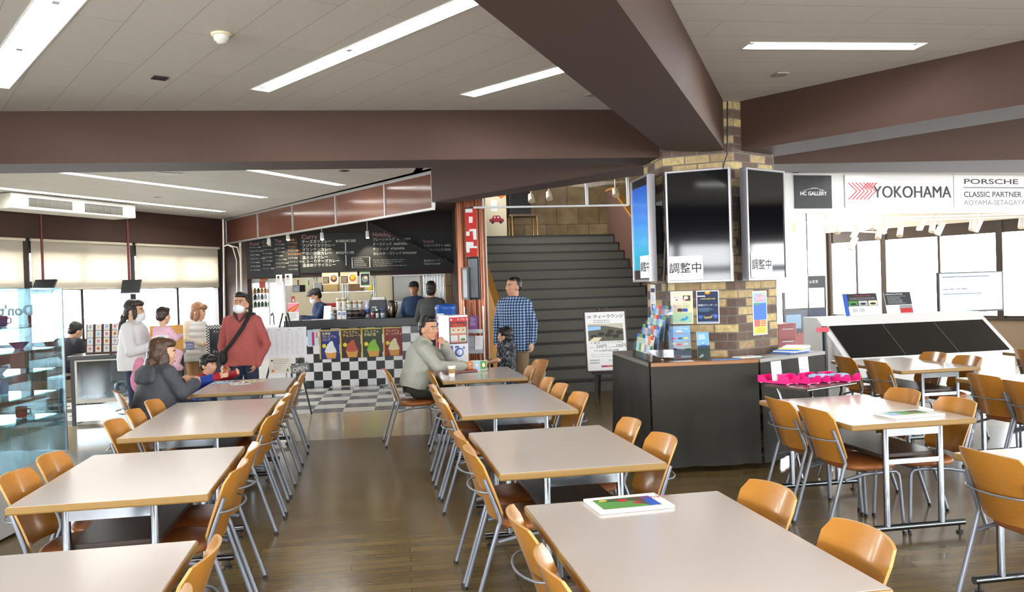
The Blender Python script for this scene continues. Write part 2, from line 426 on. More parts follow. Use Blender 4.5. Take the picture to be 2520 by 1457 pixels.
# ------------------------------------------------------------------ brick pillar
def brick_mat():
    m, nt, b = new_nodes('two_tone_brick')
    tc = N(nt, 'TexCoord')
    br = nt.nodes.new('ShaderNodeTexBrick'); br.offset = .5
    for k, x in (('Scale', 1), ('Mortar Size', .006), ('Brick Width', .225), ('Row Height', .076), ('Mortar Smooth', .15)): br.inputs[k].default_value = x
    br.inputs['Color1'].default_value = (0, 0, 0, 1); br.inputs['Color2'].default_value = (1, 1, 1, 1); br.inputs['Mortar'].default_value = (0, 0, 0, 1)
    nt.links.new(tc.outputs['UV'], br.inputs[0])
    cr = nt.nodes.new('ShaderNodeValToRGB'); e = cr.color_ramp.elements
    e[0].position = 0; e[0].color = rgba('57443a'); e[1].position = 1; e[1].color = rgba('b8a577')
    for ps, h in ((.28, '614c3e'), (.42, '8f7754'), (.5, 'a99066'), (.75, 'b39d6c')):
        x = e.new(ps); x.color = rgba(h)
    cr.color_ramp.interpolation = 'CONSTANT'
    nt.links.new(br.outputs['Color'], cr.inputs[0])
    no = nt.nodes.new('ShaderNodeTexNoise'); no.inputs['Scale'].default_value = 22; no.inputs['Detail'].default_value = 6; nt.links.new(tc.outputs['UV'], no.inputs[0])
    mx = nt.nodes.new('ShaderNodeMixRGB'); mx.blend_type = 'OVERLAY'; mx.inputs[0].default_value = .55
    nt.links.new(cr.outputs[0], mx.inputs[1]); nt.links.new(no.outputs[0], mx.inputs[2])
    vo = nt.nodes.new('ShaderNodeTexNoise'); vo.inputs['Scale'].default_value = 120; nt.links.new(tc.outputs['UV'], vo.inputs[0])
    sp = nt.nodes.new('ShaderNodeMath'); sp.operation = 'GREATER_THAN'; sp.inputs[1].default_value = .66; nt.links.new(vo.outputs[0], sp.inputs[0])
    m2 = nt.nodes.new('ShaderNodeMixRGB'); m2.inputs[2].default_value = rgba('3d2c22'); nt.links.new(sp.outputs[0], m2.inputs[0]); nt.links.new(mx.outputs[0], m2.inputs[1])
    m3 = nt.nodes.new('ShaderNodeMixRGB'); m3.inputs[2].default_value = rgba('6a6255'); nt.links.new(br.outputs['Fac'], m3.inputs[0]); nt.links.new(m2.outputs[0], m3.inputs[1])
    nt.links.new(m3.outputs[0], b.inputs['Base Color']); b.inputs['Roughness'].default_value = .75
    bp = nt.nodes.new('ShaderNodeBump'); bp.invert = True; bp.inputs['Strength'].default_value = .8; bp.inputs['Distance'].default_value = .006
    nt.links.new(br.outputs['Fac'], bp.inputs['Height']); nt.links.new(bp.outputs[0], b.inputs['Normal'])
    return m
BRICK = brick_mat()
PR = .61
def uv_prism(name, verts2, z0, z1, m, closed=True):
    n = len(verts2); me = bpy.data.meshes.new(name)
    vs = [(x, y, z0) for x, y in verts2] + [(x, y, z1) for x, y in verts2]
    fs = [(i, (i + 1) % n, n + (i + 1) % n, n + i) for i in range(n)] + [tuple(range(n, 2 * n))]
    me.from_pydata(vs, [], fs); me.materials.append(m)
    uv = me.uv_layers.new(name='UVMap'); s = 0; k = 0
    for i in range(n):
        L = (V(verts2[(i + 1) % n]) - V(verts2[i])).length
        for (uu, vv) in ((s, z0), (s + L, z0), (s + L, z1), (s, z1)): uv.data[k].uv = (uu, vv); k += 1
        s += L
    o = bpy.data.objects.new(name, me); COL.objects.link(o); return o
pv = [(PR * cos(rad(a)), PR * sin(rad(a))) for a in range(30, 390, 60)]
o = struct(uv_prism('wall_pillar', pv, 0, C, BRICK)); o.location = (O.x, O.y, 0)
PAP = PR * cos(rad(30))
def face_pt(a, x, z, out=0.):     # point on the pillar face with normal a; x to the viewer's right
    n, t = rot2(rad(a)), rot2(rad(a + 90))
    q = O + n * (PAP + out) + t * x
    return V((q.x, q.y, z))
# ------------------------------------------------------------------ counter bay, kitchen shell
KDIR = rad(-3.5)
KP = at(612, 690, 16.9); KQ = V((cos(KDIR), sin(KDIR)))
def kit(x, dy):                    # floor-plan point: x along the header from its left end, dy behind it
    return V((KP.x + KQ.x * x - KQ.y * dy, KP.y + KQ.y * x + KQ.x * dy))
KL = (on_wall(1124, 650, KP, KDIR) - KP).length
CHALKWALL = mat('header_wall_paint', '2a1e1a', .75)
KWALL = mat('kitchen_wall_paint', 'c9bfa4', .7, vary=.03)
hd = MB(CHALKWALL); hd.box(-.03, KL + .02, 0, .12, 1.93, C); struct(hd.build('wall_kitchen_header', loc=(KP.x, KP.y, 0), rz=KDIR))
kb = MB(KWALL); kb.box(-.2, KL + .1, 2.6, 2.72, 0, 2.7); struct(kb.build('wall_kitchen_back', loc=(KP.x, KP.y, 0), rz=KDIR))
kc = MB(WHITE); kc.box(-.2, KL + .1, .12, 2.6, 2.62, 2.72); struct(kc.build('ceiling_kitchen', loc=(KP.x, KP.y, 0), rz=KDIR))
kr = MB(KWALL); kr.box(KL + .02, KL + .1, .13, 2.6, 0, 2.62); struct(kr.build('wall_kitchen_right', loc=(KP.x, KP.y, 0), rz=KDIR))
kl = MB(KWALL); kl.box(-.2, -.1, .12, 2.6, 0, 2.62); struct(kl.build('wall_kitchen_left', loc=(KP.x, KP.y, 0), rz=KDIR))
# dark brown wall from the room corner to the header
k0 = kit(-.03, 0); kk = V((K.x, K.y))
dd = (k0 - kk); wl = MB(DKBROWN); wl.box(-.1, dd.length, 0, .1, 0, C)
struct(wl.build('wall_corner', loc=(kk.x, kk.y, 0), rz=math.atan2(dd.y, dd.x)))
# dark ceiling between hanging panels and header
k1 = kit(KL + .3, 0); k00 = kit(-.3, 0)
cc = MB(mat('dark_soffit_paint', '3c2c26', .8)); cc.prism([(x.x, x.y) for x in (V((K.x, K.y)), V((D0.x, D0.y)), k1, k00)], C, C + .1); struct(cc.build('ceiling_soffit'))
sb = MB(mat('stair_underside_paint', '2a1f1a', .7))
a_, b_ = on_wall(905, 548, (KP.x, KP.y - .06), KDIR), on_wall(1122, 655, (KP.x, KP.y - .06), KDIR)
sb.bar(a_, b_, .05, .12, up=(0, -1, 0)); struct(sb.build('trim_6'))
# hanging smoke curtain: brown framed panels running into the corner
fa, fb = on_z(556, 539, C), on_z(1064, 420, C)
FD = math.atan2(fb.y - fa.y, fb.x - fa.x); FL = (fb - fa).length
t = thing('smoke_curtain', 'row of glossy brown hanging panels in white metal frames above the cafe counter', 'smoke barrier', (fa.x, fa.y, 0), FD)
zb = on_wall(1062, 512, fa, FD).z
fm = MB(mat('aluminium_trim', 'c9c8c6', .35, .6))
xs = [0] + [(on_wall(u, v, fa, FD) - fa).to_2d().length for u, v in ((635, 560), (721, 540), (827, 515), (948, 490))] + [FL]
for x in xs: fm.box(x - .016, x + .016, -.02, .02, zb, C)
fm.box(0, FL, -.025, .025, zb - .03, zb); fm.box(0, FL, -.02, .02, C - .04, C)
fm.build('frame', t)
for x0, x1 in zip(xs[:-1], xs[1:]):
    pn = MB(mat('glossy_brown_panel', '70483a', .12, bump=.05, bs=3)); pn.box(x0 + .016, x1 - .016, -.006, .006, zb, C - .04); pn.build('panel', t)
# ------------------------------------------------------------------ stairs
SDIR = rad(4.5); S0 = at(1509, 579, 16.7); ST, SR, SN = .28, 2.6 / 15, 15
sx, sy = rot2(SDIR), rot2(SDIR + pi / 2)
SW = 3.05
stairs = thing('staircase', 'wide dark grey staircase rising behind the brick pillar to the upper floor', 'staircase', (S0.x, S0.y, 0), SDIR)
STEPM = mat('dark_stair_carpet', '6c6a60', .8, vary=.12, vs=60)
NOSE = mat('step_nosing_rubber', '2a2725', .6)
for i in range(SN):                 # i counted from the top
    z = 2.6 - SR * i
    b = MB(STEPM); b.box(-SW, 0, -ST * i - .02, -ST * (i - 1) + (.0 if i else 1.6), z - SR if i < SN - 1 else 0, z - .002)
    st = b.build('step', stairs)
    b = MB(NOSE); b.box(-SW, 0, -ST * i - .035, -ST * i + .03, z - .024, z + .004); b.build('nosing', st)
WOODP = mat('orange_wood_panel', 'b5803a', .4, vary=.12, vs=6)
for side, x0, nm in ((1, .02, 'right'), (-1, -3.12, 'left')):
    pl = [(.4, 2.6 - .2), (.4, 3.5), (-.0, 3.5), (-ST * 15, 2.6 - SR * 15 + .92), (-ST * 15 - .15, .75), (-ST * 15 - .15, 0), (-ST * 14, 0)]
    b = MB(WOODP if side < 0 else mat('stair_side_paint', '6a4a3c', .6)); b.prism([(y, z) for y, z in pl], x0, x0 + .06, 'yz')
    o = b.build('balustrade', stairs)
    b = MB(WOODP); b.bar((x0 + .03, .4, 3.52), (x0 + .03, 0, 3.52), .11, .05); b.bar((x0 + .03, 0, 3.52), (x0 + .03, -ST * 15, 2.6 - SR * 15 + .94), .11, .05); b.build('handrail', o)
def stone_mat():
    m, nt, b = new_nodes('stone_wall_tile')
    tc = N(nt, 'TexCoord'); mp = nt.nodes.new('ShaderNodeMapping'); mp.inputs['Rotation'].default_value = (pi / 2, 0, 0); nt.links.new(tc.outputs['Object'], mp.inputs[0])
    br = nt.nodes.new('ShaderNodeTexBrick'); br.offset = .5
    for k, x in (('Scale', 1), ('Mortar Size', .006), ('Brick Width', .48), ('Row Height', .42)): br.inputs[k].default_value = x
    br.inputs['Color1'].default_value = rgba('b59b74'); br.inputs['Color2'].default_value = rgba('9d845f'); br.inputs['Mortar'].default_value = rgba('6b5840')
    nt.links.new(mp.outputs[0], br.inputs[0])
    no = nt.nodes.new('ShaderNodeTexNoise'); no.inputs['Scale'].default_value = 5; no.inputs['Detail'].default_value = 8; nt.links.new(tc.outputs['Object'], no.inputs[0])
    mx = nt.nodes.new('ShaderNodeMixRGB'); mx.blend_type = 'OVERLAY'; mx.inputs[0].default_value = .5; nt.links.new(br.outputs[0], mx.inputs[1]); nt.links.new(no.outputs[0], mx.inputs[2]); nt.links.new(mx.outputs[0], b.inputs['Base Color'])
    bp = nt.nodes.new('ShaderNodeBump'); bp.inputs['Strength'].default_value = .7; bp.inputs['Distance'].default_value = .03; nt.links.new(no.outputs[0], bp.inputs['Height']); nt.links.new(bp.outputs[0], b.inputs['Normal'])
    b.inputs['Roughness'].default_value = .8
    return m
STONE = stone_mat()
b = MB(STONE); b.box(-3.2, 3., 1.6, 1.75, 0, 5.2); struct(b.build('wall_stairwell_back', loc=(S0.x, S0.y, 0), rz=SDIR))
b = MB(DKBROWN); b.box(-4.4, 3., -7.2, 1.75, 5.2, 5.3); struct(b.build('ceiling_stairwell', loc=(S0.x, S0.y, 0), rz=SDIR))
b = MB(DKBROWN); b.box(-3.08, -3.0, -.02, 1.6, 0, 5.2); struct(b.build('wall_stairwell_left', loc=(S0.x, S0.y, 0), rz=SDIR))
b = MB(DKBROWN); b.box(-4.4, 3., -7.3, -7.2, C, 5.2); struct(b.build('wall_stairwell_front', loc=(S0.x, S0.y, 0), rz=SDIR))
b = MB(STONE); b.box(1.3, 1.42, -2.2, 1.6, 0, 5.2); b.mat(DKBROWN); b.box(1.3, 1.42, -7.2, -2.2, C, 5.2); struct(b.build('wall_stairwell_right', loc=(S0.x, S0.y, 0), rz=SDIR))
b = MB(DKBROWN); b.box(-4.4, -4.3, -7.2, -2., C, 5.2); struct(b.build('wall_stairwell_upper', loc=(S0.x, S0.y, 0), rz=SDIR))
# ------------------------------------------------------------------ gallery fascia on the right
GF0 = at(2000, 428, 12.7)
GDIR = rad(8); GZB = on_wall(2000, 520, GF0, GDIR).z
gw = MB(mat('gallery_fascia_paint', 'e4e3e0', .55)); gw.box(-2.6, 7, 0, .12, GZB, C); gw.box(-2.6, 7, -.015, .14, GZB - .03, GZB)
struct(gw.build('wall_gallery_fascia', loc=(GF0.x, GF0.y, 0), rz=GDIR))
# ------------------------------------------------------------------ dining tables
TH_, TROT = .708, .045
TT = mat('beige_laminate_top', 'c9beb6', .17, vary=.03, vs=300)
EDGE = mat('wooden_table_edge', '8a6a35', .35, vary=.1, vs=20)
SHELF = mat('dark_brown_shelf', '3c2f28', .35)
def make_table(label, loc, rz, D=1.2):
    t = thing('dining_table', label, 'table', loc, rz, 'beige dining tables')
    W = .845
    b = MB(EDGE); b.box(-W / 2, W / 2, -D / 2, D / 2, TH_ - .036, TH_ - .0005)
    o = b.build('edge_band', t, .008)
    b = MB(TT); b.box(-W / 2 + .006, W / 2 - .006, -D / 2 + .006, D / 2 - .006, TH_ - .004, TH_); b.build('tabletop', t, .003)
    b = MB(SHELF); b.box(-.2, .2, -D / 2 + .06, D / 2 - .06, .485, .51); b.build('shelf', t, .004)
    for s in (-1, 1):
        y = s * (D / 2 - .03)
        fr = MB(CHROME)
        fr.cbox((0, y, TH_ - .06), (.36, .022, .045)); fr.cbox((0, y, .468), (.36, .02, .03))
        o = fr.build('cross_rail', t)
        for sx_ in (-1, 1):
            b = MB(CHROME); b.cyl((sx_ * .185, y, .075), (sx_ * .185, y, TH_ - .036), .019, n=14); b.build('leg', t)
        b = MB(mat('dark_chrome', '6f7478', .22, 1.)); b.cyl((-.34, y, .065), (.34, y, .065), .02, n=14)
        o = b.build('foot_bar', t)
        for sx_ in (-1, 1):
            b = MB(BLACK); b.cyl((sx_ * .31, y, 0), (sx_ * .31, y, .012), .022); b.cyl((sx_ * .31, y, .012), (sx_ * .31, y, .05), .008, n=8); b.build('leveling_foot', o)
    return t
def rt(loc, x, y, z=0.):
    c, s = cos(TROT), sin(TROT); return V((loc[0] + c * x - s * y, loc[1] + s * x + c * y, z))
def tcen(fl=None, fr=None, bl=None, br=None, D=1.2):   # centre from whichever corner pixels are seen
    ps = []
    for px, x, y in ((fl, -.4225, -D / 2), (fr, .4225, -D / 2), (br, .4225, D / 2), (bl, -.4225, D / 2)):
        if px:
            q = on_z(px[0], px[1], TH_); r = rt((0, 0), x, y); ps.append(V((q.x - r.x, q.y - r.y)))
    return sum(ps, V((0, 0))) / len(ps)
TABLES = [
 ('front beige dining table with a garden magazine lying on it, nearest the camera', tcen(fr=(2207, 1439), br=(1765, 1205), bl=(1277, 1251))),
 ('beige dining table in the middle row, directly behind the one with the garden magazine', tcen((1221, 1168), (1646, 1138), (1150, 1064), (1483, 1046))),
 ('long beige dining table in the middle row, just before the tray table', tcen((1130, 1024), (1422, 1007), (1085, 952), (1311, 945), D=1.76), 1.76),
 ('beige dining table with the red serving tray and paper cup', tcen((1090, 938), (1301, 927), None, (1249, 904))),
 ('bare beige dining table in the bottom left corner of the photo', tcen(br=(489, 1328))),
 ('bare beige dining table in the left row, right of the white-based glass showcase', tcen((12, 1251), (510, 1216), (232, 1119), (600, 1098))),
 ('long bare dining table in the left row, before the seated woman in charcoal', tcen((288, 1081), (624, 1058), (440, 992), (679, 979), D=1.76), 1.76),
 ('beige dining table with colouring sheets where the boy in red and blue sits', tcen((471, 973), (704, 960), (532, 935), (723, 928))),
 ('beige dining table with a folded newspaper, right of the skirted display tables', tcen((2099, 1046), (2401, 1027), (1866, 986), (2122, 972))),
 ('beige dining table in front of the three-screen console', tcen((2220, 910), (2409, 901), (2052, 889), (2211, 880))),
 ('beige dining table cut off at the right edge, bottom right behind the nearest chair', tcen(bl=(2343, 1113))),
 ('glaring beige dining table at the right edge between two chairs, behind the newspaper table', tcen(bl=(2351, 930))),
 ('small visible end of a beige dining table at the far right by the console', tcen(bl=(2466, 866))),
]
proto_t = {}
for lab, c, *D in TABLES:
    D = D[0] if D else 1.2
    if D not in proto_t: proto_t[D] = make_table(lab, (c.x, c.y, 0), TROT, D)
    else: copy_thing(proto_t[D], (c.x, c.y, 0), TROT, lab)
TC = [x[1] for x in TABLES]; TD = [x[2] if len(x) > 2 else 1.2 for x in TABLES]
# ------------------------------------------------------------------ chairs
def ply_mat():
    m, nt, b = new_nodes('honey_plywood')
    tc = N(nt, 'TexCoord'); mp = nt.nodes.new('ShaderNodeMapping'); mp.inputs['Scale'].default_value = (6, 6, 60); nt.links.new(tc.outputs['Object'], mp.inputs[0])
    no = nt.nodes.new('ShaderNodeTexNoise'); no.inputs['Scale'].default_value = 2; no.inputs['Detail'].default_value = 4; nt.links.new(mp.outputs[0], no.inputs[0])
    mx = nt.nodes.new('ShaderNodeMixRGB'); mx.inputs[1].default_value = rgba('9c6420'); mx.inputs[2].default_value = rgba('b27a30'); nt.links.new(no.outputs[0], mx.inputs[0]); nt.links.new(mx.outputs[0], b.inputs['Base Color'])
    b.inputs['Roughness'].default_value = .28; b.inputs['Coat Weight'].default_value = .4; b.inputs['Coat Roughness'].default_value = .12
    return m
PLY = ply_mat()
SEATM = mat('tan_seat_leather', '965a2c', .42, vary=.08, vs=25)
TUBE = mat('silver_painted_tube', '80858f', .32, .5)
def make_chair(label, loc, rz):
    t = thing('dining_chair', label, 'chair', loc, rz, 'plywood back dining chairs')
    # seat pad: rounded outline, domed; front of the chair is +y
    b = MB(SEATM); n = 40; rings = []
    out = [(.215 * (abs(cos(a)) ** .75) * (1 if cos(a) > 0 else -1), .195 * (abs(sin(a)) ** .75) * (1 if sin(a) > 0 else -1) - .01) for a in (2 * pi * i / n for i in range(n))]
    for sc, z in ((.86, .402), (.97, .41), (1, .424), (.97, .438), (.85, .447), (.5, .453)): rings.append([(x * sc, y * sc, z) for x, y in out])
    vs = [p for r in rings for p in r] + [(0, 0, .455), (0, 0, .402)]
    fs = [(i * n + j, i * n + (j + 1) % n, (i + 1) * n + (j + 1) % n, (i + 1) * n + j) for i in range(5) for j in range(n)]
    fs += [(5 * n + j, 5 * n + (j + 1) % n, 6 * n) for j in range(n)] + [((j + 1) % n, j, 6 * n + 1) for j in range(n)]
    b.add(vs, fs, True); b.build('seat', t)
    # curved plywood back
    b = MB(PLY); nx, nz = 16, 10; hw = .205; vs = []
    def bp(u, v, th):     # u -1..1, v 0..1
        wv = hw * (1 - .10 * (1 - v))
        x = wv * u; z = .452 + .325 * v + .012 * (1 - u * u) * v
        y = -.185 - .115 * v ** 1.15 - .055 * (1 - u * u) - th
        return (x, y, z)
    def corner(u, v):     # rounded corners: pull v in near |u|=1
        r = .16; e = max(0, (abs(u) - (1 - r)) / r); lim = .13 * (1 - math.sqrt(max(0, 1 - e * e)))
        return lim + v * (1 - 2 * lim)
    for th in (0, .011):
        for j in range(nz + 1):
            for i in range(nx + 1):
                u = -1 + 2 * i / nx; vs.append(bp(u, corner(u, j / nz), th))
    k = nx + 1; m_ = k * (nz + 1)
    fs = []
    for j in range(nz):
        for i in range(nx):
            a = j * k + i
            fs += [(a + 1, a, a + k, a + k + 1), (m_ + a, m_ + a + 1, m_ + a + k + 1, m_ + a + k)]
    b.add(vs, fs, True)
    ring = [i for i in range(k)] + [j * k + nx for j in range(1, nz + 1)] + [nz * k + i for i in range(nx - 1, -1, -1)] + [j * k for j in range(nz - 1, 0, -1)]
    b.mat(mat('plywood_edge', 'b98d50', .5)); b.add(vs, [(ring[i], ring[(i + 1) % len(ring)], m_ + ring[(i + 1) % len(ring)], m_ + ring[i]) for i in range(len(ring))])
    b.build('backrest', t)
    for s in (-1, 1):
        b = MB(TUBE); b.tube([(s * .19, -.355, .01), (s * .188, -.222, .43), (s * .187, -.212, .455), (s * .186, -.216, .475), (s * .176, -.283, .665)], .0115, 10)
        rl = b.build('rear_leg', t)
        b = MB(BLACK); b.cyl((s * .1905, -.359, 0), (s * .19, -.355, .018), .0135, n=10); b.build('foot_cap', rl)
        b = MB(TUBE); b.tube([(s * .2, -.225, .36), (s * .198, -.1, .385), (s * .195, .08, .392), (s * .19, .125, .388), (s * .19, .145, .37), (s * .192, .152, .33), (s * .2, .17, .012)], .0105, 10)
        fl = b.build('front_leg', t)
        b = MB(BLACK); b.cyl((s * .2005, .171, 0), (s * .2, .17, .018), .0125, n=10); b.build('foot_cap', fl)
    b = MB(TUBE); b.cyl((-.198, -.06, .386), (.198, -.06, .386), .009, n=8); b.cyl((-.198, .1, .388), (.198, .1, .388), .009, n=8); b.build('seat_rail', t)
    b = MB(TUBE); b.tube([(.186 * cos(pi * i / 14), -.262 - .085 * sin(pi * i / 14), .60) for i in range(15)], .005, 8); b.build('back_bow', t)
    return t
# (pixel of the middle of the back's top edge, facing: +1 towards +x / -1 towards -x, turn in degrees, label)
CH = [
 ((1284, 1268), 1, 0, 'wooden-back chair on the aisle side of the front magazine table, the farther one'),
 ((1352, 1380), 1, 0, 'wooden-back chair on the aisle side of the front magazine table, cut by the bottom edge'),
 ((1892, 1201), -1, 0, 'wooden-back chair on the right of the front magazine table, the farther one'),
 ((2093, 1310), -1, 0, 'wooden-back chair on the right of the front magazine table, at its near corner'),
 ((1154, 1069), 1, 0, 'wooden-back chair on the aisle side of the second middle-row table, the farther one'),
 ((1181, 1112), 1, 0, 'wooden-back chair on the aisle side of the second middle-row table, the nearer one'),
 ((1541, 1036), -1, 0, 'wooden-back chair right of the second middle-row table, the farther one before the dark skirt'),
 ((1619, 1075), -1, 0, 'wooden-back chair right of the second middle-row table, at its near corner'),
 ((1080, 949), 1, 0, 'wooden-back chair on the aisle side of the third middle-row table, farthest of its three'),
 ((1089, 968), 1, 0, 'wooden-back chair on the aisle side of the third middle-row table, middle of its three'),
 ((1102, 988), 1, 0, 'wooden-back chair on the aisle side of the third middle-row table, nearest of its three'),
 ((1342, 932), -1, 0, 'wooden-back chair right of the third middle-row table, farthest of its three'),
 ((1374, 947), -1, 0, 'wooden-back chair right of the third middle-row table, middle of its three'),
 ((1419, 969), -1, 0, 'wooden-back chair right of the third middle-row table, at its near corner'),
 ((1075, 917), 1, 0, 'wooden-back chair at the near left corner of the tray table, beside the seated man'),
 ((1293, 903), -1, 0, 'wooden-back chair tucked in on the right of the tray table, in front of the stairs'),
 ((1334, 886), -1, 10, 'wooden-back chair pulled out from the tray table, its whole back showing'),
 ((736, 920), -1, 0, 'wooden-back chair right of the colouring-sheet table, nearest the easel leg'),
 ((720, 939), -1, 0, 'wooden-back chair right of the colouring-sheet table, at its near corner'),
 ((696, 973), -1, 0, 'wooden-back chair on the aisle side of the third left-row table, farthest of its three'),
 ((678, 994), -1, 0, 'wooden-back chair on the aisle side of the third left-row table, middle of its three'),
 ((655, 1020), -1, 0, 'wooden-back chair on the aisle side of the third left-row table, nearest of its three'),
 ((604, 1099), -1, 0, 'wooden-back chair on the aisle side of the second left-row table, the farther one'),
 ((562, 1152), -1, 0, 'wooden-back chair on the aisle side of the second left-row table, the nearer one'),
 ((487, 1352), -1, 0, 'wooden-back chair beside the bottom left table, its back rising above the tabletop'),
 ((392, 1490), -1, 0, 'wooden-back chair mostly below the bottom edge, only its corner showing by the bottom left table'),
 ((300, 1038), 1, 0, 'wooden-back chair left of the third left-row table, nearest of the three in a row'),
 ((351, 1010), 1, 0, 'wooden-back chair left of the third left-row table, middle of the three in a row'),
 ((397, 986), 1, 0, 'wooden-back chair left of the third left-row table, farthest of the three, by the grey jacket'),
 ((67, 1166), 1, 0, 'wooden-back chair left of the second left-row table, nearer the camera, before the white showcase base'),
 ((150, 1121), 1, 0, 'wooden-back chair left of the second left-row table, the farther one before the showcase'),
 ((1911, 981), 1, 0, 'wooden-back chair left of the newspaper table, the one nearer the brown skirt'),
 ((1999, 1003), 1, 0, 'wooden-back chair left of the newspaper table, at its near left corner'),
 ((2195, 961), -1, 0, 'wooden-back chair behind the newspaper table, the farther one on its right side'),
 ((2318, 985), -1, 0, 'wooden-back chair behind the newspaper, the nearer one on the right side of that table'),
 ((2083, 877), 1, 0, 'wooden-back chair left of the console table, the farther one beside the pink trays'),
 ((2162, 890), 1, 0, 'wooden-back chair left of the console table, the nearer one'),
 ((2277, 869), -1, 0, 'wooden-back chair between its table and the white console front, the farther left one'),
 ((2358, 879), -1, 0, 'wooden-back chair between its table and the white console front, the nearer right one'),
 ((2417, 922), 1, 0, 'wooden-back chair at the glaring right-edge table, its full back and legs in view'),
 ((2545, 944), 1, 0, 'wooden-back chair at the glaring right-edge table, cut in half by the right edge'),
 ((2525, 860), 1, 0, 'wooden-back chair at the far right edge below the white console corner'),
 ((2436, 1112), 1, 0, 'large wooden-back chair at the bottom right corner, nearest on that side'),
]
proto_c = None
CHAIRS = []
for (u, v), fx, turn, lab in CH:
    q = on_z(u, v, .783); rz = TROT + (-pi / 2 if fx > 0 else pi / 2) + rad(turn + random.uniform(-3, 3))
    off = Matrix.Rotation(rz, 2) @ V((0, -.325))
    loc = (q.x - off.x, q.y - off.y, 0)
    bi = min(range(len(TC)), key=lambda i: max(abs(TC[i].x - loc[0]) - .2, abs(TC[i].y - loc[1]) - TD[i] / 2))
    dl_ = V(loc[:2]) - TC[bi]; ct, st_ = cos(TROT), sin(TROT)
    lx, ly = dl_.x * ct + dl_.y * st_, -dl_.x * st_ + dl_.y * ct; lim = TD[bi] / 2 - .275
    if abs(ly) < TD[bi] / 2 + .2:
        if abs(ly) > lim: ly = math.copysign(lim if abs(ly) < TD[bi] / 2 - .05 else TD[bi] / 2 + .21, ly)
        lx = math.copysign(max(abs(lx), .196), -fx)
        loc = rt(TC[bi], lx, ly); loc.z = 0
    if proto_c is None: proto_c = make_chair(lab, loc, rz); CHAIRS.append(proto_c)
    else: CHAIRS.append(copy_thing(proto_c, loc, rz, lab))
# the pulled-out chair of the seated man, and the one under the woman in the grey jacket
def chair_at(u, v, rz, lab):
    q = on_z(u, v, .783); off = Matrix.Rotation(rz, 2) @ V((0, -.325))
    c = copy_thing(proto_c, (q.x - off.x, q.y - off.y, 0), rz, lab); CHAIRS.append(c); return c
man_chair = chair_at(949, 909, TROT - pi / 2 + .05, 'wooden-back chair pulled into the aisle, the man in the grey jacket sitting on it')
mum_chair = chair_at(377, 960, TROT - pi / 2 + .35, 'wooden-back chair under the seated woman in the grey jacket')
# ------------------------------------------------------------------ ceiling lights
TUBEL = mat('fluorescent_tube', 'ffffff', .5, emit=20)
TRAY = mat('light_housing', 'f0f0ec', .4)
CUTS = []
def ceiling_light(p0, p1, tubes, label, hang=False, wd=.16):
    p0, p1 = V(p0), V(p1); d = p1 - p0; L = d.length; m = (p0 + p1) / 2
    t = thing('ceiling_light', label, 'ceiling light', (m.x, m.y, C), math.atan2(d.y, d.x), 'fluorescent ceiling lights')
    CUTS.append((m, math.atan2(d.y, d.x), L, wd))
    b = MB(TRAY)
    b.box(-L / 2, L / 2, -wd / 2, wd / 2, .085, .095)
    for s in (-1, 1): b.box(-L / 2, L / 2, s * (wd / 2 - .004) - .004, s * (wd / 2 - .004) + .004, -.004, .085); b.box(s * (L / 2 - .004) - .004, s * (L / 2 - .004) + .004, -wd / 2 + .008, wd / 2 - .008, -.004, .085)
    b.build('housing', t)
    seg = (L - .06) / tubes
    for i in range(tubes):
        x0 = -L / 2 + .03 + i * seg
        b = MB(TUBEL); b.cyl((x0 + .03, 0, .03), (x0 + seg - .03, 0, .03), .017, n=12); tb = b.build('tube', t)
        for x in (x0 + .014, x0 + seg - .014): b = MB(LGREY); b.cbox((x, 0, .048), (.028, .036, .074)); b.build('lamp_holder', t)
    return t
def lz(a, b): return on_z(*a, C - .02), on_z(*b, C - .02)
ceiling_light(*lz((640, 229), (1172, 4)), 2, 'long two-tube ceiling light at the top centre, running up out of the photo')
l2 = lz((1150, 241), (1400, 172)); l2d = (l2[1] - l2[0]).normalized()
ceiling_light(l2[0], l2[0] + l2d * 1.27, 1, 'ceiling light half hidden by the beam that runs towards the camera')
l0 = lz((0, 195), (155, 0)); l0d = (l0[1] - l0[0]).normalized()
ceiling_light(l0[0] - l0d * .35, l0[0] + l0d * 2.9, 3, 'wide bright ceiling light in the upper left corner', wd=.23)
ceiling_light(*lz((1835, 119), (2266, 121)), 1, 'single-tube ceiling light at the upper right')
ceiling_light(*lz((155, 428), (652, 489)), 3, 'long ceiling light behind the beam at left, three tubes end to end')
ceiling_light(*lz((600, 418), (842, 459)), 2, 'short ceiling light behind the beam, above the row of brown hanging panels')
ceiling_light(*lz((-60, 460), (550, 523)), 4, 'ceiling light close to the window wall behind the air conditioner')
ceiling_light(*lz((2135, 424), (2275, 408)), 2, 'ceiling light in front of the white sign fascia at right')
# unseen lights of the same kind over the rest of the room keep the reflections true
for q, a in (((-1.2, .6), 120), ((1.2, 1.2), 120), ((4.6, .8), 0), ((2.8, -1.6), 0), ((7.6, 3.4), 60), ((6.8, 6.), 60)):
    d = rot2(rad(a)) * 1.25
    ceiling_light((q[0] - d.x, q[1] - d.y, C), (q[0] + d.x, q[1] + d.y, C), 2, 'ceiling light out of the photo, overhead')
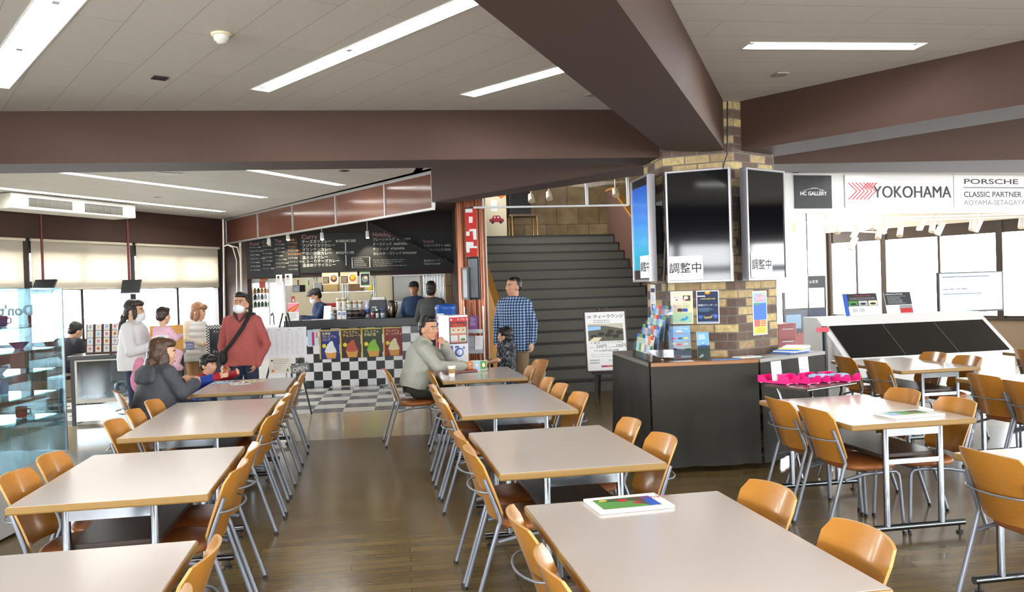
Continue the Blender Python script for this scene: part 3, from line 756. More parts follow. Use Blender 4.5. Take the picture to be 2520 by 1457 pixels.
# recess the fittings: cut their openings out of the ceiling boards
for o in CEILS:
    Mi = (Matrix.Translation(o.location) @ Matrix.Rotation(o.rotation_euler.z, 4, 'Z')).inverted(); ck = MB()
    for m, a, L, wd in CUTS:
        q = Mi @ m
        if math.degrees(abs(math.atan2(q.x, q.y))) > 31: continue
        ck.X = Matrix.Translation((q.x, q.y, 0)) @ Matrix.Rotation(a - o.rotation_euler.z, 4, 'Z'); ck.box(-L / 2 + .002, L / 2 - .002, -wd / 2 + .002, wd / 2 - .002, -.05, .3)
    me = bpy.data.meshes.new('cut'); me.from_pydata(ck.v, [], ck.f); co_ = bpy.data.objects.new('cut', me)
    tmp = bpy.data.objects.new('tmp', o.data); md = tmp.modifiers.new('cut', 'BOOLEAN'); md.operation = 'DIFFERENCE'; md.object = co_; md.solver = 'EXACT'
    SHOP.collection.objects.link(co_); nm = bake(tmp); SHOP.collection.objects.unlink(co_); nm.name = 'ceiling'
    if not nm.materials: nm.materials.append(CEIL)
    TRASH.extend([tmp, co_]); o.data = nm
# kitchen strip lights
for x, y, L in ((.8, .9, 1.25), (2.2, 1.0, 1.25), (3.5, 1.1, 1.0)):
    q = kit(x, y); t = thing('kitchen_light', 'strip light under the kitchen ceiling behind the menu boards', 'ceiling light', (q.x, q.y, 2.62), KDIR, 'kitchen strip lights')
    b = MB(TRAY); b.box(-L / 2, L / 2, -.06, .06, -.05, -.005); b.build('housing', t)
    b = MB(TUBEL); b.cyl((-L / 2 + .03, 0, -.07), (L / 2 - .03, 0, -.07), .016, n=10); b.build('tube', t)
# ------------------------------------------------------------------ people
SKIN = mat('skin', 'd9a98a', .55); SKIN2 = mat('skin_warm', 'c48f70', .55)
HAIRB = mat('black_hair', '17130f', .45); HAIRD = mat('dark_brown_hair', '2e2019', .45); HAIRM = mat('brown_hair', '4a3122', .45); HAIRL = mat('light_brown_hair', '8a5d3c', .5)
MASKM = mat('white_face_mask', 'eef0f2', .75)
def rmat(e): return Euler(e).to_matrix().to_4x4()
class Blob(MB):
    def limb(s, pts, rs, n=12):
        pts = [V(p) for p in pts]
        P2, R2 = [], []
        for a, b, ra, rb in zip(pts[:-1], pts[1:], rs[:-1], rs[1:]):
            for k in range(4): P2.append(a.lerp(b, k / 4)); R2.append(ra + (rb - ra) * k / 4)
        P2.append(pts[-1]); R2.append(rs[-1])
        s.tube(P2, R2, n)
        s.ell(pts[0], (rs[0],) * 3, 12, 8); s.ell(pts[-1], (rs[-1],) * 3, 12, 8)
        for p, r in zip(pts[1:-1], rs[1:-1]): s.ell(p, (r,) * 3, 12, 8)
    def loft(s, rings, lat):                 # rings: (centre, rx, ry); lat: sideways direction
        n = 28; vs = []; lat = V(lat).normalized(); k = len(rings)
        cs = [V(r[0]) for r in rings]
        for i, (c, rx, ry) in enumerate(rings):
            ax = (cs[min(i + 1, k - 1)] - cs[max(i - 1, 0)]).normalized()
            a = (lat - ax * lat.dot(ax)).normalized(); b = ax.cross(a)
            for j in range(n):
                t = 2 * pi * j / n; ct, st = cos(t), sin(t); e = .82
                vs.append(tuple(V(c) + a * rx * math.copysign(abs(ct) ** e, ct) + b * ry * math.copysign(abs(st) ** e, st)))
        fs = [(i * n + j, i * n + (j + 1) % n, (i + 1) * n + (j + 1) % n, (i + 1) * n + j) for i in range(k - 1) for j in range(n)]
        fs += [tuple(range(n))[::-1], tuple(range((k - 1) * n, k * n))]
        s.add(vs, fs, True)
    def fuse(s, name, m, parent, voxel=.008, smooth=6, wr=0., wf=9., seed=0.):
        me = bpy.data.meshes.new('t'); me.from_pydata(s.v, [], s.f); me.update()
        o = bpy.data.objects.new('t', me)
        r = o.modifiers.new('r', 'REMESH'); r.mode = 'VOXEL'; r.voxel_size = voxel; r.use_smooth_shade = True
        q = o.modifiers.new('s', 'SMOOTH'); q.iterations = smooth; q.factor = .5
        nm = bake(o)
        TRASH.append(o)
        nm.name = name; nm.materials.clear(); nm.materials.append(m)
        if wr:
            nv = len(nm.vertices); co = [0.] * (3 * nv); no_ = [0.] * (3 * nv)
            nm.vertices.foreach_get('co', co); nm.vertices.foreach_get('normal', no_)
            for i in range(0, 3 * nv, 3):
                x, y, z = co[i] * wf + seed, co[i + 1] * wf, co[i + 2] * wf + seed
                q = wr * (noise.noise(V((x, y, z * 1.6))) + .6 * noise.noise(V((x * 2.3, y * 2.3, z * 2.3))))
                co[i] += no_[i] * q; co[i + 1] += no_[i + 1] * q; co[i + 2] += no_[i + 2] * q
            nm.vertices.foreach_set('co', co)
        nm.polygons.foreach_set('use_smooth', [True] * len(nm.polygons))
        ob = bpy.data.objects.new(name, nm); COL.objects.link(ob)
        if parent: ob.parent = parent
        return ob
def hand(b, wrist, tip_dir, palm_n, side, curl=.5, k=1., spread=.12):
    """palm, four bent fingers of their own length and a thumb on the palm's edge; side +1/-1 says which edge."""
    w_, d, n = V(wrist), V(tip_dir).normalized(), V(palm_n); n = (n - d * n.dot(d)).normalized(); a = d.cross(n) * side
    R = Matrix((a, d, n)).transposed().to_4x4()
    X = b.X; b.X = X @ Matrix.Translation(w_) @ R
    b.ell((0, .045 * k, 0), (.039 * k, .052 * k, .016 * k)); b.ell((0, .01 * k, 0), (.026 * k, .03 * k, .018 * k))
    for i, (x, L) in enumerate(((.028, .068), (.0095, .078), (-.0095, .073), (-.027, .056))):
        p = V((x * k, .085 * k, 0)); ang = 0.; pts = [tuple(V((x * k, .06 * k, 0))), tuple(p)]
        for f_ in (.45, .32, .23):
            ang += curl * (1.15 + .1 * i); sp = (x / .03) * spread
            p = p + V((sin(sp) * cos(ang), cos(sp) * cos(ang), sin(ang))) * L * f_ * k; pts.append(tuple(p))
        b.limb(pts, [.0095 * k, .009 * k, .0085 * k, .008 * k, .007 * k], 8)
    b.limb([(.022 * k, .02 * k, .004 * k), (.048 * k, .045 * k, .012 * k), (.054 * k, .072 * k, .022 * k), (.047 * k, .092 * k, .03 * k)], [.014 * k, .011 * k, .0095 * k, .008 * k], 8)
    b.X = X
def person(label, loc, rz, H=1.7, hs=1., girth=1., J=None, head=(0, 0, 0), skin=SKIN, hair=None, hairm=HAIRB, top=None, pants=None, shoes=None,
           mask=False, hands=None, voxel=.009, hem=.08, sleeve=1., loose=1., brow=True, wr=.006, shortpants=False, face=True):
    k = H / 1.7
    hs *= 1.06; j = dict(pelvis=(0, 0, .94 * k), neck=(0, .01, 1.42 * k), shL=(.163 * k, .015, 1.355 * k), shR=(-.163 * k, .015, 1.355 * k),
             elL=(.235 * k, .04, 1.10 * k), elR=(-.235 * k, .04, 1.10 * k), wrL=(.235 * k, -.05, .86 * k), wrR=(-.235 * k, -.05, .86 * k),
             hipL=(.09 * k, 0, .90 * k), hipR=(-.09 * k, 0, .90 * k), knL=(.1 * k, -.02, .49 * k), knR=(-.1 * k, -.02, .49 * k),
             anL=(.105 * k, .02, .08), anR=(-.105 * k, .02, .08), head=(0, -.015, H - .118 * hs), ftL=(0, -1, 0), ftR=(0, -1, 0))
    j.update(J or {}); j = {a: V(x) for a, x in j.items()}
    t = thing('person', label, 'person', loc, rz)
    g = k * girth; lat = j['shL'] - j['shR']; lat.z = 0
    HX = Matrix.Translation(j['head']) @ rmat(head) @ Matrix.Scale(hs, 4)
    def torso(b, add=0., drop=.02, top_=True, lo=1.):
        P, Nk = j['pelvis'], j['neck']; up = (Nk - P)
        sh = (j['shL'] + j['shR']) / 2
        rs = [(P - up.normalized() * drop, (.165 * g + add) * lo, (.118 * g + add) * lo), (P + up * .12, (.160 * g + add) * lo, (.116 * g + add) * lo), (P + up * .38, .148 * g * lo + add, .11 * g * lo + add),
              (P + up * .68, .168 * g + add, .122 * g + add), (P + up * .83, .165 * g + add, .108 * g + add), (P + up * .92, .135 * g + add * .8, .09 * g + add * .8), (Nk - up * .01, .085 * g + add * .5, .07 * g + add * .5), (Nk + up * .06, .058 * g + add * .4, .058 * g + add * .4)]
        b.loft(rs, lat)
    # body
    b = Blob(); torso(b)
    nk, hd_ = j['neck'], j['head']
    b.limb([nk - V((0, 0, .03)), HX @ V((0, .02, -.07))], [.056 * k, .052 * hs])
    X = b.X; b.X = HX
    b.ell((0, .008, .012), (.074, .095, .108), 20, 14); b.ell((0, -.03, -.062), (.054, .058, .056), 16, 10); b.ell((0, -.052, -.098), (.03, .03, .022))
    b.ell((0, -.062, -.02), (.06, .035, .05)); b.ell((0, -.098, -.03), (.013, .018, .016)); b.limb([(0, -.086, .012), (0, -.1, -.022)], [.008, .011], 8)
    for s_ in (-1, 1): b.ell((s_ * .076, .012, -.022), (.012, .02, .032))
    b.ell((0, -.087, -.066), (.022, .012, .009)); b.X = X
    for s_ in 'LR':
        b.limb([j['sh' + s_], j['el' + s_], j['wr' + s_]], [.05 * g, .04 * g, .027 * k])
        b.limb([j['hip' + s_], j['kn' + s_], j['an' + s_]], [.078 * g, .055 * g, .038 * k])
        ft = j['ft' + s_].normalized()
        b.limb([j['an' + s_] + V((0, 0, -.035)) - ft * .03, j['an' + s_] + V((0, 0, -.045)) + ft * .13 * k], [.035, .032])
        hspec = (hands or {}).get(s_)
        fd = (j['wr' + s_] - j['el' + s_]).normalized()
        if hspec is None: hspec = (tuple(fd + V((0, -.15, 0))), (1 if s_ == 'R' else -1, .1, 0), .38)
        if hspec: hand(b, j['wr' + s_], hspec[0], hspec[1], 1 if s_ == 'R' else -1, hspec[2], k if H > 1.3 else k * 1.2)
    body = b.fuse('body', skin, t, voxel, 5)
    if face:
        for s_ in (-1, 1):
            e = MB(mat('eye_white', 'e8e4de', .3)); e.X = HX; e.ell((s_ * .031, -.082, .002), (.0145, .008, .0065), 12, 8)
            e.mat(mat('dark_iris', '1b120d', .2)); e.ell((s_ * .031, -.0885, .002), (.0062, .004, .0062), 10, 6); e.build('eye', t)
            if brow:
                e = MB(hairm if hairm is not HAIRL else HAIRM); e.X = HX
                e.tube([(s_ * .014, -.091, .02), (s_ * .03, -.087, .026), (s_ * .048, -.073, .021)], [.004, .0045, .003], 8); e.build('eyebrow', t)
        if not mask:
            e = MB(mat('lips', '9c5a4c', .5)); e.X = HX; e.ell((0, -.098, -.067), (.022, .006, .0065), 12, 8); e.build('mouth', t)
    if mask:
        m = Blob(); m.X = HX; m.ell((0, -.052, -.062), (.062, .062, .058), 18, 12); m.ell((0, -.085, -.052), (.035, .034, .042))
        mk = m.fuse('face_mask', MASKM, t, .006, 3)
        e = MB(MASKM); e.X = HX
        for s_ in (-1, 1): e.tube([(s_ * .058, -.055, -.045), (s_ * .076, -.01, -.03), (s_ * .082, .018, -.02)], .002, 6)
        e.build('ear_loop', mk)
    if hair:
        h = Blob(); h.X = HX
        for c, r in hair: h.ell(c, r, 18, 12)
        h.fuse('hair', hairm, t, .007, 3, .004, 28)
    if pants:
        b = Blob(); P = j['pelvis']; up = (j['neck'] - P).normalized()
        b.loft([(P - V((0, 0, .075 * k)), .155 * g, .118 * g), (P, .172 * g, .128 * g), (P + up * .08 * k, .166 * g, .122 * g), (P + up * .13 * k, .158 * g, .115 * g)], lat)
        for s_ in 'LR':
            kn, an = j['kn' + s_], j['an' + s_]; e_ = kn.lerp(an, .9 if not shortpants else .2)
            b.limb([j['hip' + s_], j['hip' + s_].lerp(kn, .5), kn, kn.lerp(e_, .5), e_], [.092 * g, .088 * g, .07 * g, .066 * g, .06 * g])
        b.fuse('trousers', pants, t, max(voxel, .009), 5, wr * .8, 8, 3.1)
    if shoes:
        for s_ in 'LR':
            ft = j['ft' + s_].normalized(); a_ = j['an' + s_]; z0 = V((a_.x, a_.y, a_.z))
            b = Blob(); b.limb([z0 + V((0, 0, -.04)) - ft * .045, z0 + V((0, 0, -.038)) + ft * .08 * k, z0 + V((0, 0, -.048)) + ft * .155 * k], [.042, .043, .033]); b.limb([z0 + V((0, 0, -.03)), z0], [.044, .042])
            sh = b.fuse('shoe', shoes, t, .008, 4)
    if top:
        b = Blob(); ad = .018 * loose; torso(b, ad, hem, lo=loose ** .5)
        for s_ in 'LR':
            e_ = j['el' + s_].lerp(j['wr' + s_], sleeve) if sleeve > 0 else j['sh' + s_].lerp(j['el' + s_], .75 + sleeve)
            sh_ = j['sh' + s_]
            pts = [sh_ + (j['neck'] - sh_) * .45 - V((0, 0, .012 * k)), sh_, j['el' + s_], e_] if sleeve > 0 else [sh_ + (j['neck'] - sh_) * .25, sh_, e_]
            a5 = ad * .7; rr = [.056 * g + a5, .054 * g + a5, .045 * g + a5, .034 * g + a5] if sleeve > 0 else [.056 * g + a5, .054 * g + a5, .05 * g + a5]
            b.limb(pts, rr)
        b.fuse('top', top, t, voxel, 5, wr, 7, 1.7)
    return t, j, HX
SHORT = [((0, .03, .034), (.083, .096, .098)), ((0, -.025, .085), (.066, .06, .042)), ((0, .06, -.01), (.076, .06, .07))]
def pants_hands_pocket(): pass
BLUEJ = mat('blue_jeans', '25344f', .8, vary=.15, vs=18, bump=.1, bs=150)
SHOEB = mat('dark_shoe', '24211f', .5)
SHOEW = mat('white_sneaker', 'd9d7d2', .5)
def floor_at(u, d, v=1000): q = at(u, v, d); return V((q.x, q.y, 0))
# man in the dusty red pullover, hands in pockets
REDP = mat('dusty_red_fleece', 'a85550', .9, vary=.1, vs=40, bump=.15, bs=120)
t, j, HX = person('person in a dusty red pullover and white mask standing with hands in pockets', floor_at(602, 9.75), -.05, H=1.635, girth=1.02, head=(-.08, .06, -.12), skin=SKIN2,
    J=dict(elL=(.255, .09, 1.02), elR=(-.255, .09, 1.02), wrL=(.17, -.07, .80), wrR=(-.17, -.07, .80)),
    hands={'L': ((-.5, -.3, -1), (-1, 0, .3), .3), 'R': ((.5, -.3, -1), (1, 0, .3), .3)}, hair=SHORT, hairm=HAIRB, top=REDP, pants=BLUEJ, shoes=SHOEB, mask=True, hem=.12, loose=1.2, wr=.008)
b = MB(mat('black_bag_strap', '17171a', .7))
b.tube([(.13, .07, 1.375), (.115, -.06, 1.385), (.04, -.165, 1.22), (-.08, -.178, 1.06), (-.18, -.14, .95)], .022, 8); b.build('shoulder_strap', t)
b = Blob(); b.ell((-.2, -.12, .89), (.05, .05, .09)); b.fuse('shoulder_bag', MATS['black_bag_strap'], t, .01, 2)
b = MB(mat('dark_collar', '3f332e', .8)); b.tube([(-.075, -.03, 1.40), (-.035, -.085, 1.335), (0, -.115, 1.285)], [.02, .018, .01], 8); b.tube([(.075, -.03, 1.40), (.035, -.085, 1.335), (0, -.115, 1.285)], [.02, .018, .01], 8); b.build('collar', t)
# woman in white knit holding a baby
KNIT = mat('white_knit', 'dedcdb', .9, bump=.2, bs=90)
LONGB = [((0, .035, .03), (.086, .1, .1)), ((0, -.03, .08), (.07, .062, .045)), ((0, .085, -.03), (.06, .05, .07)), ((.068, -.03, -.02), (.018, .03, .08)), ((-.068, -.03, -.02), (.018, .03, .08))]
t, j, HX = person('person in a loose white knit top and white mask holding a baby on her arm', floor_at(338, 9.7), 1.45, H=1.585, girth=1.05, head=(.05, 0, -.1),
    J=dict(elR=(-.24, -.05, 1.0), wrR=(-.10, -.30, 1.06), elL=(.24, -.06, 1.0), wrL=(.08, -.34, 1.0)), hands={'R': ((.9, -.5, .1), (0, 1, 0), .4), 'L': ((-.9, -.3, .1), (0, 1, 0), .4)},
    hair=LONGB + [((0, .14, -.1), (.032, .035, .06)), ((0, .165, -.2), (.032, .03, .09)), ((0, .17, -.31), (.024, .024, .08))], hairm=HAIRD, top=KNIT, pants=BLUEJ, shoes=SHOEB, mask=True, hem=.1, loose=1.6)
b = Blob(); b.ell((-.19, -.12, .80), (.05, .09, .13)); b.ell((-.2, -.08, .66), (.04, .06, .13)); b.fuse('pink_jacket', mat('pink_cloth', 'd98ba6', .8, vary=.2, vs=25), t, .01, 3, .006, 14)
loc = floor_at(407, 9.45)
FLOR = None
def spots_mat(name, base, cols, sc, th=.30):
    m, nt, bb = new_nodes(name); tc = N(nt, 'TexCoord'); vo = nt.nodes.new('ShaderNodeTexVoronoi'); vo.inputs['Scale'].default_value = sc; nt.links.new(tc.outputs['Object'], vo.inputs['Vector'])
    cr = nt.nodes.new('ShaderNodeValToRGB'); cr.color_ramp.interpolation = 'CONSTANT'; e = cr.color_ramp.elements; e[0].color = rgba(cols[0]); e[1].position = .99; e[1].color = rgba(cols[-1])
    for i, h in enumerate(cols[1:]): x = e.new((i + 1) / len(cols)); x.color = rgba(h)
    sp = nt.nodes.new('ShaderNodeSeparateColor'); nt.links.new(vo.outputs['Color'], sp.inputs[0]); nt.links.new(sp.outputs[0], cr.inputs[0])
    lt = nt.nodes.new('ShaderNodeMath'); lt.operation = 'LESS_THAN'; lt.inputs[1].default_value = th; nt.links.new(vo.outputs['Distance'], lt.inputs[0])
    mx = nt.nodes.new('ShaderNodeMixRGB'); mx.inputs[1].default_value = rgba(base); nt.links.new(lt.outputs[0], mx.inputs[0]); nt.links.new(cr.outputs[0], mx.inputs[2]); nt.links.new(mx.outputs[0], bb.inputs['Base Color']); bb.inputs['Roughness'].default_value = .85
    return m
FLORAL = spots_mat('floral_print_cloth', 'ecdfe4', ['d9557e', 'e48aa8', '8fc0dc', 'c9d98a'], 28, .42)
PINKC = mat('pale_pink_cloth', 'e6b9c8', .85)
bb_ = 1.0
t, j, HX = person('baby in pale pink with a floral vest carried by the woman in white', (loc.x, loc.y, .86), 2.5, H=.66, hs=.78, girth=1.5, head=(.1, 0, .2),
    J=dict(pelvis=(0, 0, .16), neck=(0, 0, .40), shL=(.105, 0, .375), shR=(-.105, 0, .375), elL=(.14, -.06, .28), elR=(-.14, -.06, .28), wrL=(.1, -.16, .30), wrR=(-.1, -.16, .30),
           hipL=(.06, 0, .14), hipR=(-.06, 0, .14), knL=(.1, -.14, .1), knR=(-.1, -.14, .1), anL=(.08, -.1, -.02), anR=(-.08, -.1, -.02), head=(0, -.02, .535)),
    hair=SHORT, hairm=HAIRD, top=PINKC, pants=PINKC, shoes=PINKC, voxel=.008, hem=.03)
b = Blob(); b.loft([((0, 0, .1), .135, .105), ((0, 0, .22), .13, .105), ((0, 0, .33), .13, .1)], (1, 0, 0)); b.fuse('floral_vest', FLORAL, t, .009, 3)
# seated woman in the grey hooded jacket, back to the camera
GJK = mat('charcoal_jacket', '43454b', .8, vary=.08, vs=30, bump=.1, bs=80)
mum_chair.location.x -= .3; mc = mum_chair.location; mrz = mum_chair.rotation_euler.z + pi
SEATJ = dict(pelvis=(0, -.02, .61), hipL=(.09, -.04, .57), hipR=(-.09, -.04, .57), knL=(.12, -.4, .55), knR=(-.12, -.4, .55), anL=(.12, -.36, .09), anR=(-.12, -.36, .09))
t, j, HX = person('person with long brown hair in a charcoal hooded jacket, seated back to the camera', (mc.x, mc.y, 0), mrz + .35, H=1.6, girth=1.2, head=(.15, 0, -.5),
    J=dict(SEATJ, pelvis=(0, .02, .61), hipL=(.09, 0, .57), hipR=(-.09, 0, .57), knL=(.12, -.36, .56), knR=(-.12, -.36, .56), anL=(.12, -.36, .09), anR=(-.12, -.36, .09), neck=(0, -.04, .97), shL=(.18, -.02, .92), shR=(-.18, -.02, .92), elL=(.25, -.10, .74), elR=(-.25, -.10, .74), wrL=(.15, -.30, .80), wrR=(-.12, -.30, .80), head=(.0, -.07, 1.105)),
    hair=LONGB[:2] + [((0, .06, -.03), (.088, .075, .1)), ((0, .085, -.13), (.09, .06, .12)), ((.05, .08, -.23), (.05, .045, .1)), ((-.05, .08, -.21), (.05, .045, .1)), ((.075, -.01, -.08), (.025, .05, .1)), ((-.075, -.01, -.08), (.025, .05, .1))],
    hairm=HAIRM, top=GJK, pants=BLUEJ, shoes=SHOEB, hem=.12, loose=1.3, wr=.009)
b = Blob(); b.loft([((0, .10, .80), .10, .03), ((0, .115, .86), .16, .05), ((0, .10, .93), .17, .055), ((0, .06, .975), .11, .05)], (1, 0, 0)); b.fuse('hood', GJK, t, .01, 4, .006, 9)
# boy in red and blue at the same table
SPRB = None
BOYR = mat('red_jersey', 'b01a2e', .8); BOYB = mat('blue_jersey', '1f3f9a', .8)
loc = floor_at(512, 9.05)
t, j, HX = person('boy in a red and blue shirt sitting at the colouring-sheet table, arm reaching out', loc, .75, H=1.15, hs=.86, girth=1.15, head=(.12, 0, .25),
    J=dict(pelvis=(0, .04, .50), hipL=(.06, .02, .49), hipR=(-.06, .02, .49), knL=(.08, -.25, .49), knR=(-.08, -.25, .49), anL=(.08, -.24, .2), anR=(-.08, -.24, .2), neck=(0, -.03, .74), shL=(.125, -.03, .715), shR=(-.125, -.03, .715),
           elL=(.16, -.2, .73), elR=(-.15, -.17, .70), wrL=(.12, -.38, .775), wrR=(-.05, -.3, .745), head=(0, -.045, .865)),
    hair=[((0, .03, .03), (.09, .1, .1)), ((0, -.045, .07), (.075, .055, .05)), ((0, .05, -.02), (.082, .065, .07))], hairm=HAIRB, top=BOYR, pants=BLUEJ, shoes=SHOEW, hem=.05)
b = Blob(); b.loft([((0, .035, .48), .15, .115), ((0, .01, .58), .145, .11), ((0, -.01, .66), .147, .112)], (1, 0, 0)); b.limb([(-.135, -.05, .69), (-.153, -.17, .70), (-.09, -.25, .73)], [.066, .058, .05]); b.fuse('blue_panel', BOYB, t, .009, 3)
# woman in the white quilted coat
PUFF = mat('white_quilted_nylon', 'dcd9d4', .55)
t, j, HX = person('person in a white quilted coat with bobbed light brown hair by the window counter', floor_at(482, 12.2), 1.3, H=1.5, girth=1.1, head=(.3, 0, 0),
    J=dict(elR=(-.23, -.02, .98), wrR=(-.16, -.2, .92), elL=(.23, -.02, .98), wrL=(.16, -.22, .94), neck=(0, -.05, 1.25), head=(0, -.1, 1.385)),
    hair=[((0, .03, .03), (.088, .1, .1)), ((0, -.045, .075), (.074, .055, .045)), ((0, .045, -.06), (.09, .07, .09)), ((.07, -.02, -.05), (.022, .045, .09)), ((-.07, -.02, -.05), (.022, .045, .09))], hairm=HAIRL,
    top=mat('cream_sweater', 'd8cdb8', .9), pants=mat('tan_trousers', 'a57a4c', .8), shoes=SHOEB, voxel=.011)
b = Blob()
for i, z in enumerate((.72, .80, .88, .96, 1.04, 1.12, 1.19)):
    rx = (.265, .275, .27, .255, .235, .21, .17)[i]; yc = .03 - .14 * (z - .7); b.loft([((0, yc, z - .05), rx * .9, rx * .78), ((0, yc, z - .02), rx, rx * .88), ((0, yc, z + .02), rx, rx * .88), ((0, yc, z + .05), rx * .9, rx * .78)], (1, 0, 0))
b.fuse('quilted_coat', PUFF, t, .012, 2)
# barista behind the counter
t, j, HX = person('person in a navy shirt, grey cap and mask reading behind the cafe counter', floor_at(800, 15.55), -1.35, H=1.70, head=(.35, 0, .1), skin=SKIN2,
    J=dict(elR=(-.2, -.12, 1.12), wrR=(-.08, -.38, 1.14), elL=(.2, -.12, 1.12), wrL=(.08, -.38, 1.16), neck=(0, -.06, 1.41), head=(0, -.12, 1.55)), hair=SHORT, hairm=HAIRB, top=mat('navy_shirt', '1c2f52', .85, vary=.1, vs=12),
    pants=mat('black_trousers', '1d1d20', .8), shoes=SHOEB, mask=True, voxel=.012)
b = Blob(); b.X = HX; b.ell((0, .01, .075), (.1, .125, .058)); b.ell((0, -.1, .05), (.07, .05, .015)); b.fuse('cap', mat('grey_cap', '4b4a4c', .85), t, .008, 2)
# man in cap and denim shirt
t, j, HX = person('person in a blue denim shirt and cap behind the right end of the counter', floor_at(1028, 15.6), -.25, H=1.76, head=(.1, 0, -.05), skin=SKIN2,
    J=dict(elR=(-.24, -.03, 1.14), wrR=(-.12, -.27, 1.04), elL=(.24, -.03, 1.14), wrL=(.1, -.27, 1.04)), hair=SHORT[:1] + SHORT[2:], hairm=HAIRB, top=mat('denim_shirt', '2b4263', .85, vary=.12, vs=25), pants=MATS['black_trousers'], shoes=SHOEB, voxel=.012)
b = Blob(); b.X = HX; b.ell((0, .01, .07), (.086, .105, .062)); b.ell((0, -.115, .05), (.066, .06, .012)); b.fuse('cap', mat('black_white_cap', '2c2c2e', .8, vary=.6, vs=30), t, .007, 2)
# man in the grey suit jacket ordering at the counter
t, j, HX = person('person in a dark grey suit jacket at the counter, back to the camera', floor_at(1070, 13.75), 2.75, H=1.74, head=(.1, 0, .1), skin=SKIN2,
    J=dict(elR=(-.27, -.02, 1.14), wrR=(-.2, -.26, 1.12), elL=(.27, -.05, 1.12), wrL=(.22, -.28, 1.12)), hair=[((0, .03, .03), (.084, .098, .1)), ((0, .055, -.03), (.078, .062, .085))], hairm=HAIRB,
    top=mat('dark_grey_suit', '3e403f', .85, vary=.06, vs=30), pants=MATS['black_trousers'], shoes=SHOEB, voxel=.011, hem=.17, loose=1.25)
# seated man in the grey jacket, hand at his chin
mc = man_chair.location; mrz = man_chair.rotation_euler.z + pi
GREYJ = mat('light_grey_jacket', '9b9b90', .75, vary=.06, vs=25, bump=.08, bs=60)
OLIVE = mat('dark_olive_trousers', '35352b', .85, vary=.1, vs=12)
t, j, HX = person('person in a light grey jacket and olive trousers seated with a hand at his chin', (mc.x, mc.y, 0), mrz, H=1.72, girth=1.1, head=(.06, 0, -.95), skin=SKIN2,
    J=dict(SEATJ, pelvis=(0, .02, .61), hipL=(.09, 0, .57), hipR=(-.09, 0, .57), knL=(.13, -.34, .55), knR=(-.12, -.32, .555), anL=(.13, -.34, .09), anR=(-.12, -.22, .09), neck=(0, -.08, 1.05), shL=(.18, -.09, .985), shR=(-.18, -.05, .985), head=(0.005, -.145, 1.195),
           elR=(-.25, -.19, .81), wrR=(-.17, -.45, .795), elL=(.17, -.41, .81), wrL=(.02, -.31, 1.0)),
    hands={'R': ((.15, -1, -.05), (.2, -.1, -1), .25), 'L': ((-.7, .3, .6), (.1, 1, .2), .7)}, voxel=.007,
    hair=[((0, .032, .032), (.082, .096, .096)), ((0, -.02, .085), (.064, .058, .04)), ((0, .06, -.015), (.074, .06, .07))], hairm=HAIRB, top=GREYJ, pants=OLIVE, shoes=SHOEW, hem=.03, loose=1.25, wr=.010)
b = Blob(); b.loft([((0, -.07, 1.01), .115, .1), ((0, -.10, 1.06), .095, .085), ((0, -.115, 1.085), .088, .08)], (1, 0, 0)); b.fuse('collar', GREYJ, t, .008, 3)
# man in the blue checked shirt
def plaid():
    m, nt, bb = new_nodes('blue_checked_cotton'); tc = N(nt, 'TexCoord'); fac = []
    for axis in ('X', 'Z'):
        wv = nt.nodes.new('ShaderNodeTexWave'); wv.wave_type = 'BANDS'; wv.bands_direction = axis; wv.inputs['Scale'].default_value = 8.5; wv.inputs['Distortion'].default_value = .4; wv.inputs['Detail'].default_value = 1
        nt.links.new(tc.outputs['Object'], wv.inputs[0]); cr = nt.nodes.new('ShaderNodeValToRGB'); cr.color_ramp.elements[0].position = .35; cr.color_ramp.elements[1].position = .65; nt.links.new(wv.outputs['Color'], cr.inputs[0]); fac.append(cr)
    ad = nt.nodes.new('ShaderNodeMixRGB'); ad.inputs[0].default_value = .5; nt.links.new(fac[0].outputs[0], ad.inputs[1]); nt.links.new(fac[1].outputs[0], ad.inputs[2])
    c2 = nt.nodes.new('ShaderNodeValToRGB'); c2.color_ramp.interpolation = 'LINEAR'; e = c2.color_ramp.elements; e[0].color = rgba('18233e'); e[1].color = rgba('a9bac9'); x = e.new(.5); x.color = rgba('44638c')
    nt.links.new(ad.outputs[0], c2.inputs[0]); nt.links.new(c2.outputs[0], bb.inputs['Base Color']); bb.inputs['Roughness'].default_value = .85
    return m
CHINO = mat('khaki_chinos', '7d6a50', .85, vary=.06, vs=20)
t, j, HX = person('person in a blue checked shirt and khaki trousers standing before the stairs', floor_at(1272, 11.), -.45, H=1.74, girth=1.05, head=(.05, 0, -.55), skin=SKIN2,
    J=dict(elL=(.25, .03, 1.12), wrL=(.26, -.05, .87), elR=(-.25, .03, 1.12), wrR=(-.23, -.06, .87)), voxel=.008,
    hair=[((0, .046, .02), (.084, .085, .095)), ((0, .006, .074), (.064, .074, .044))], hairm=HAIRB, top=plaid(), pants=CHINO, shoes=SHOEB, hem=.2, loose=1.15, sleeve=.95)
b = Blob(); b.loft([((0, .0, 1.40), .105, .085), ((0, .005, 1.45), .085, .078), ((0, .01, 1.475), .076, .074)], (1, 0, 0)); b.fuse('collar', MATS['blue_checked_cotton'], t, .009, 2)
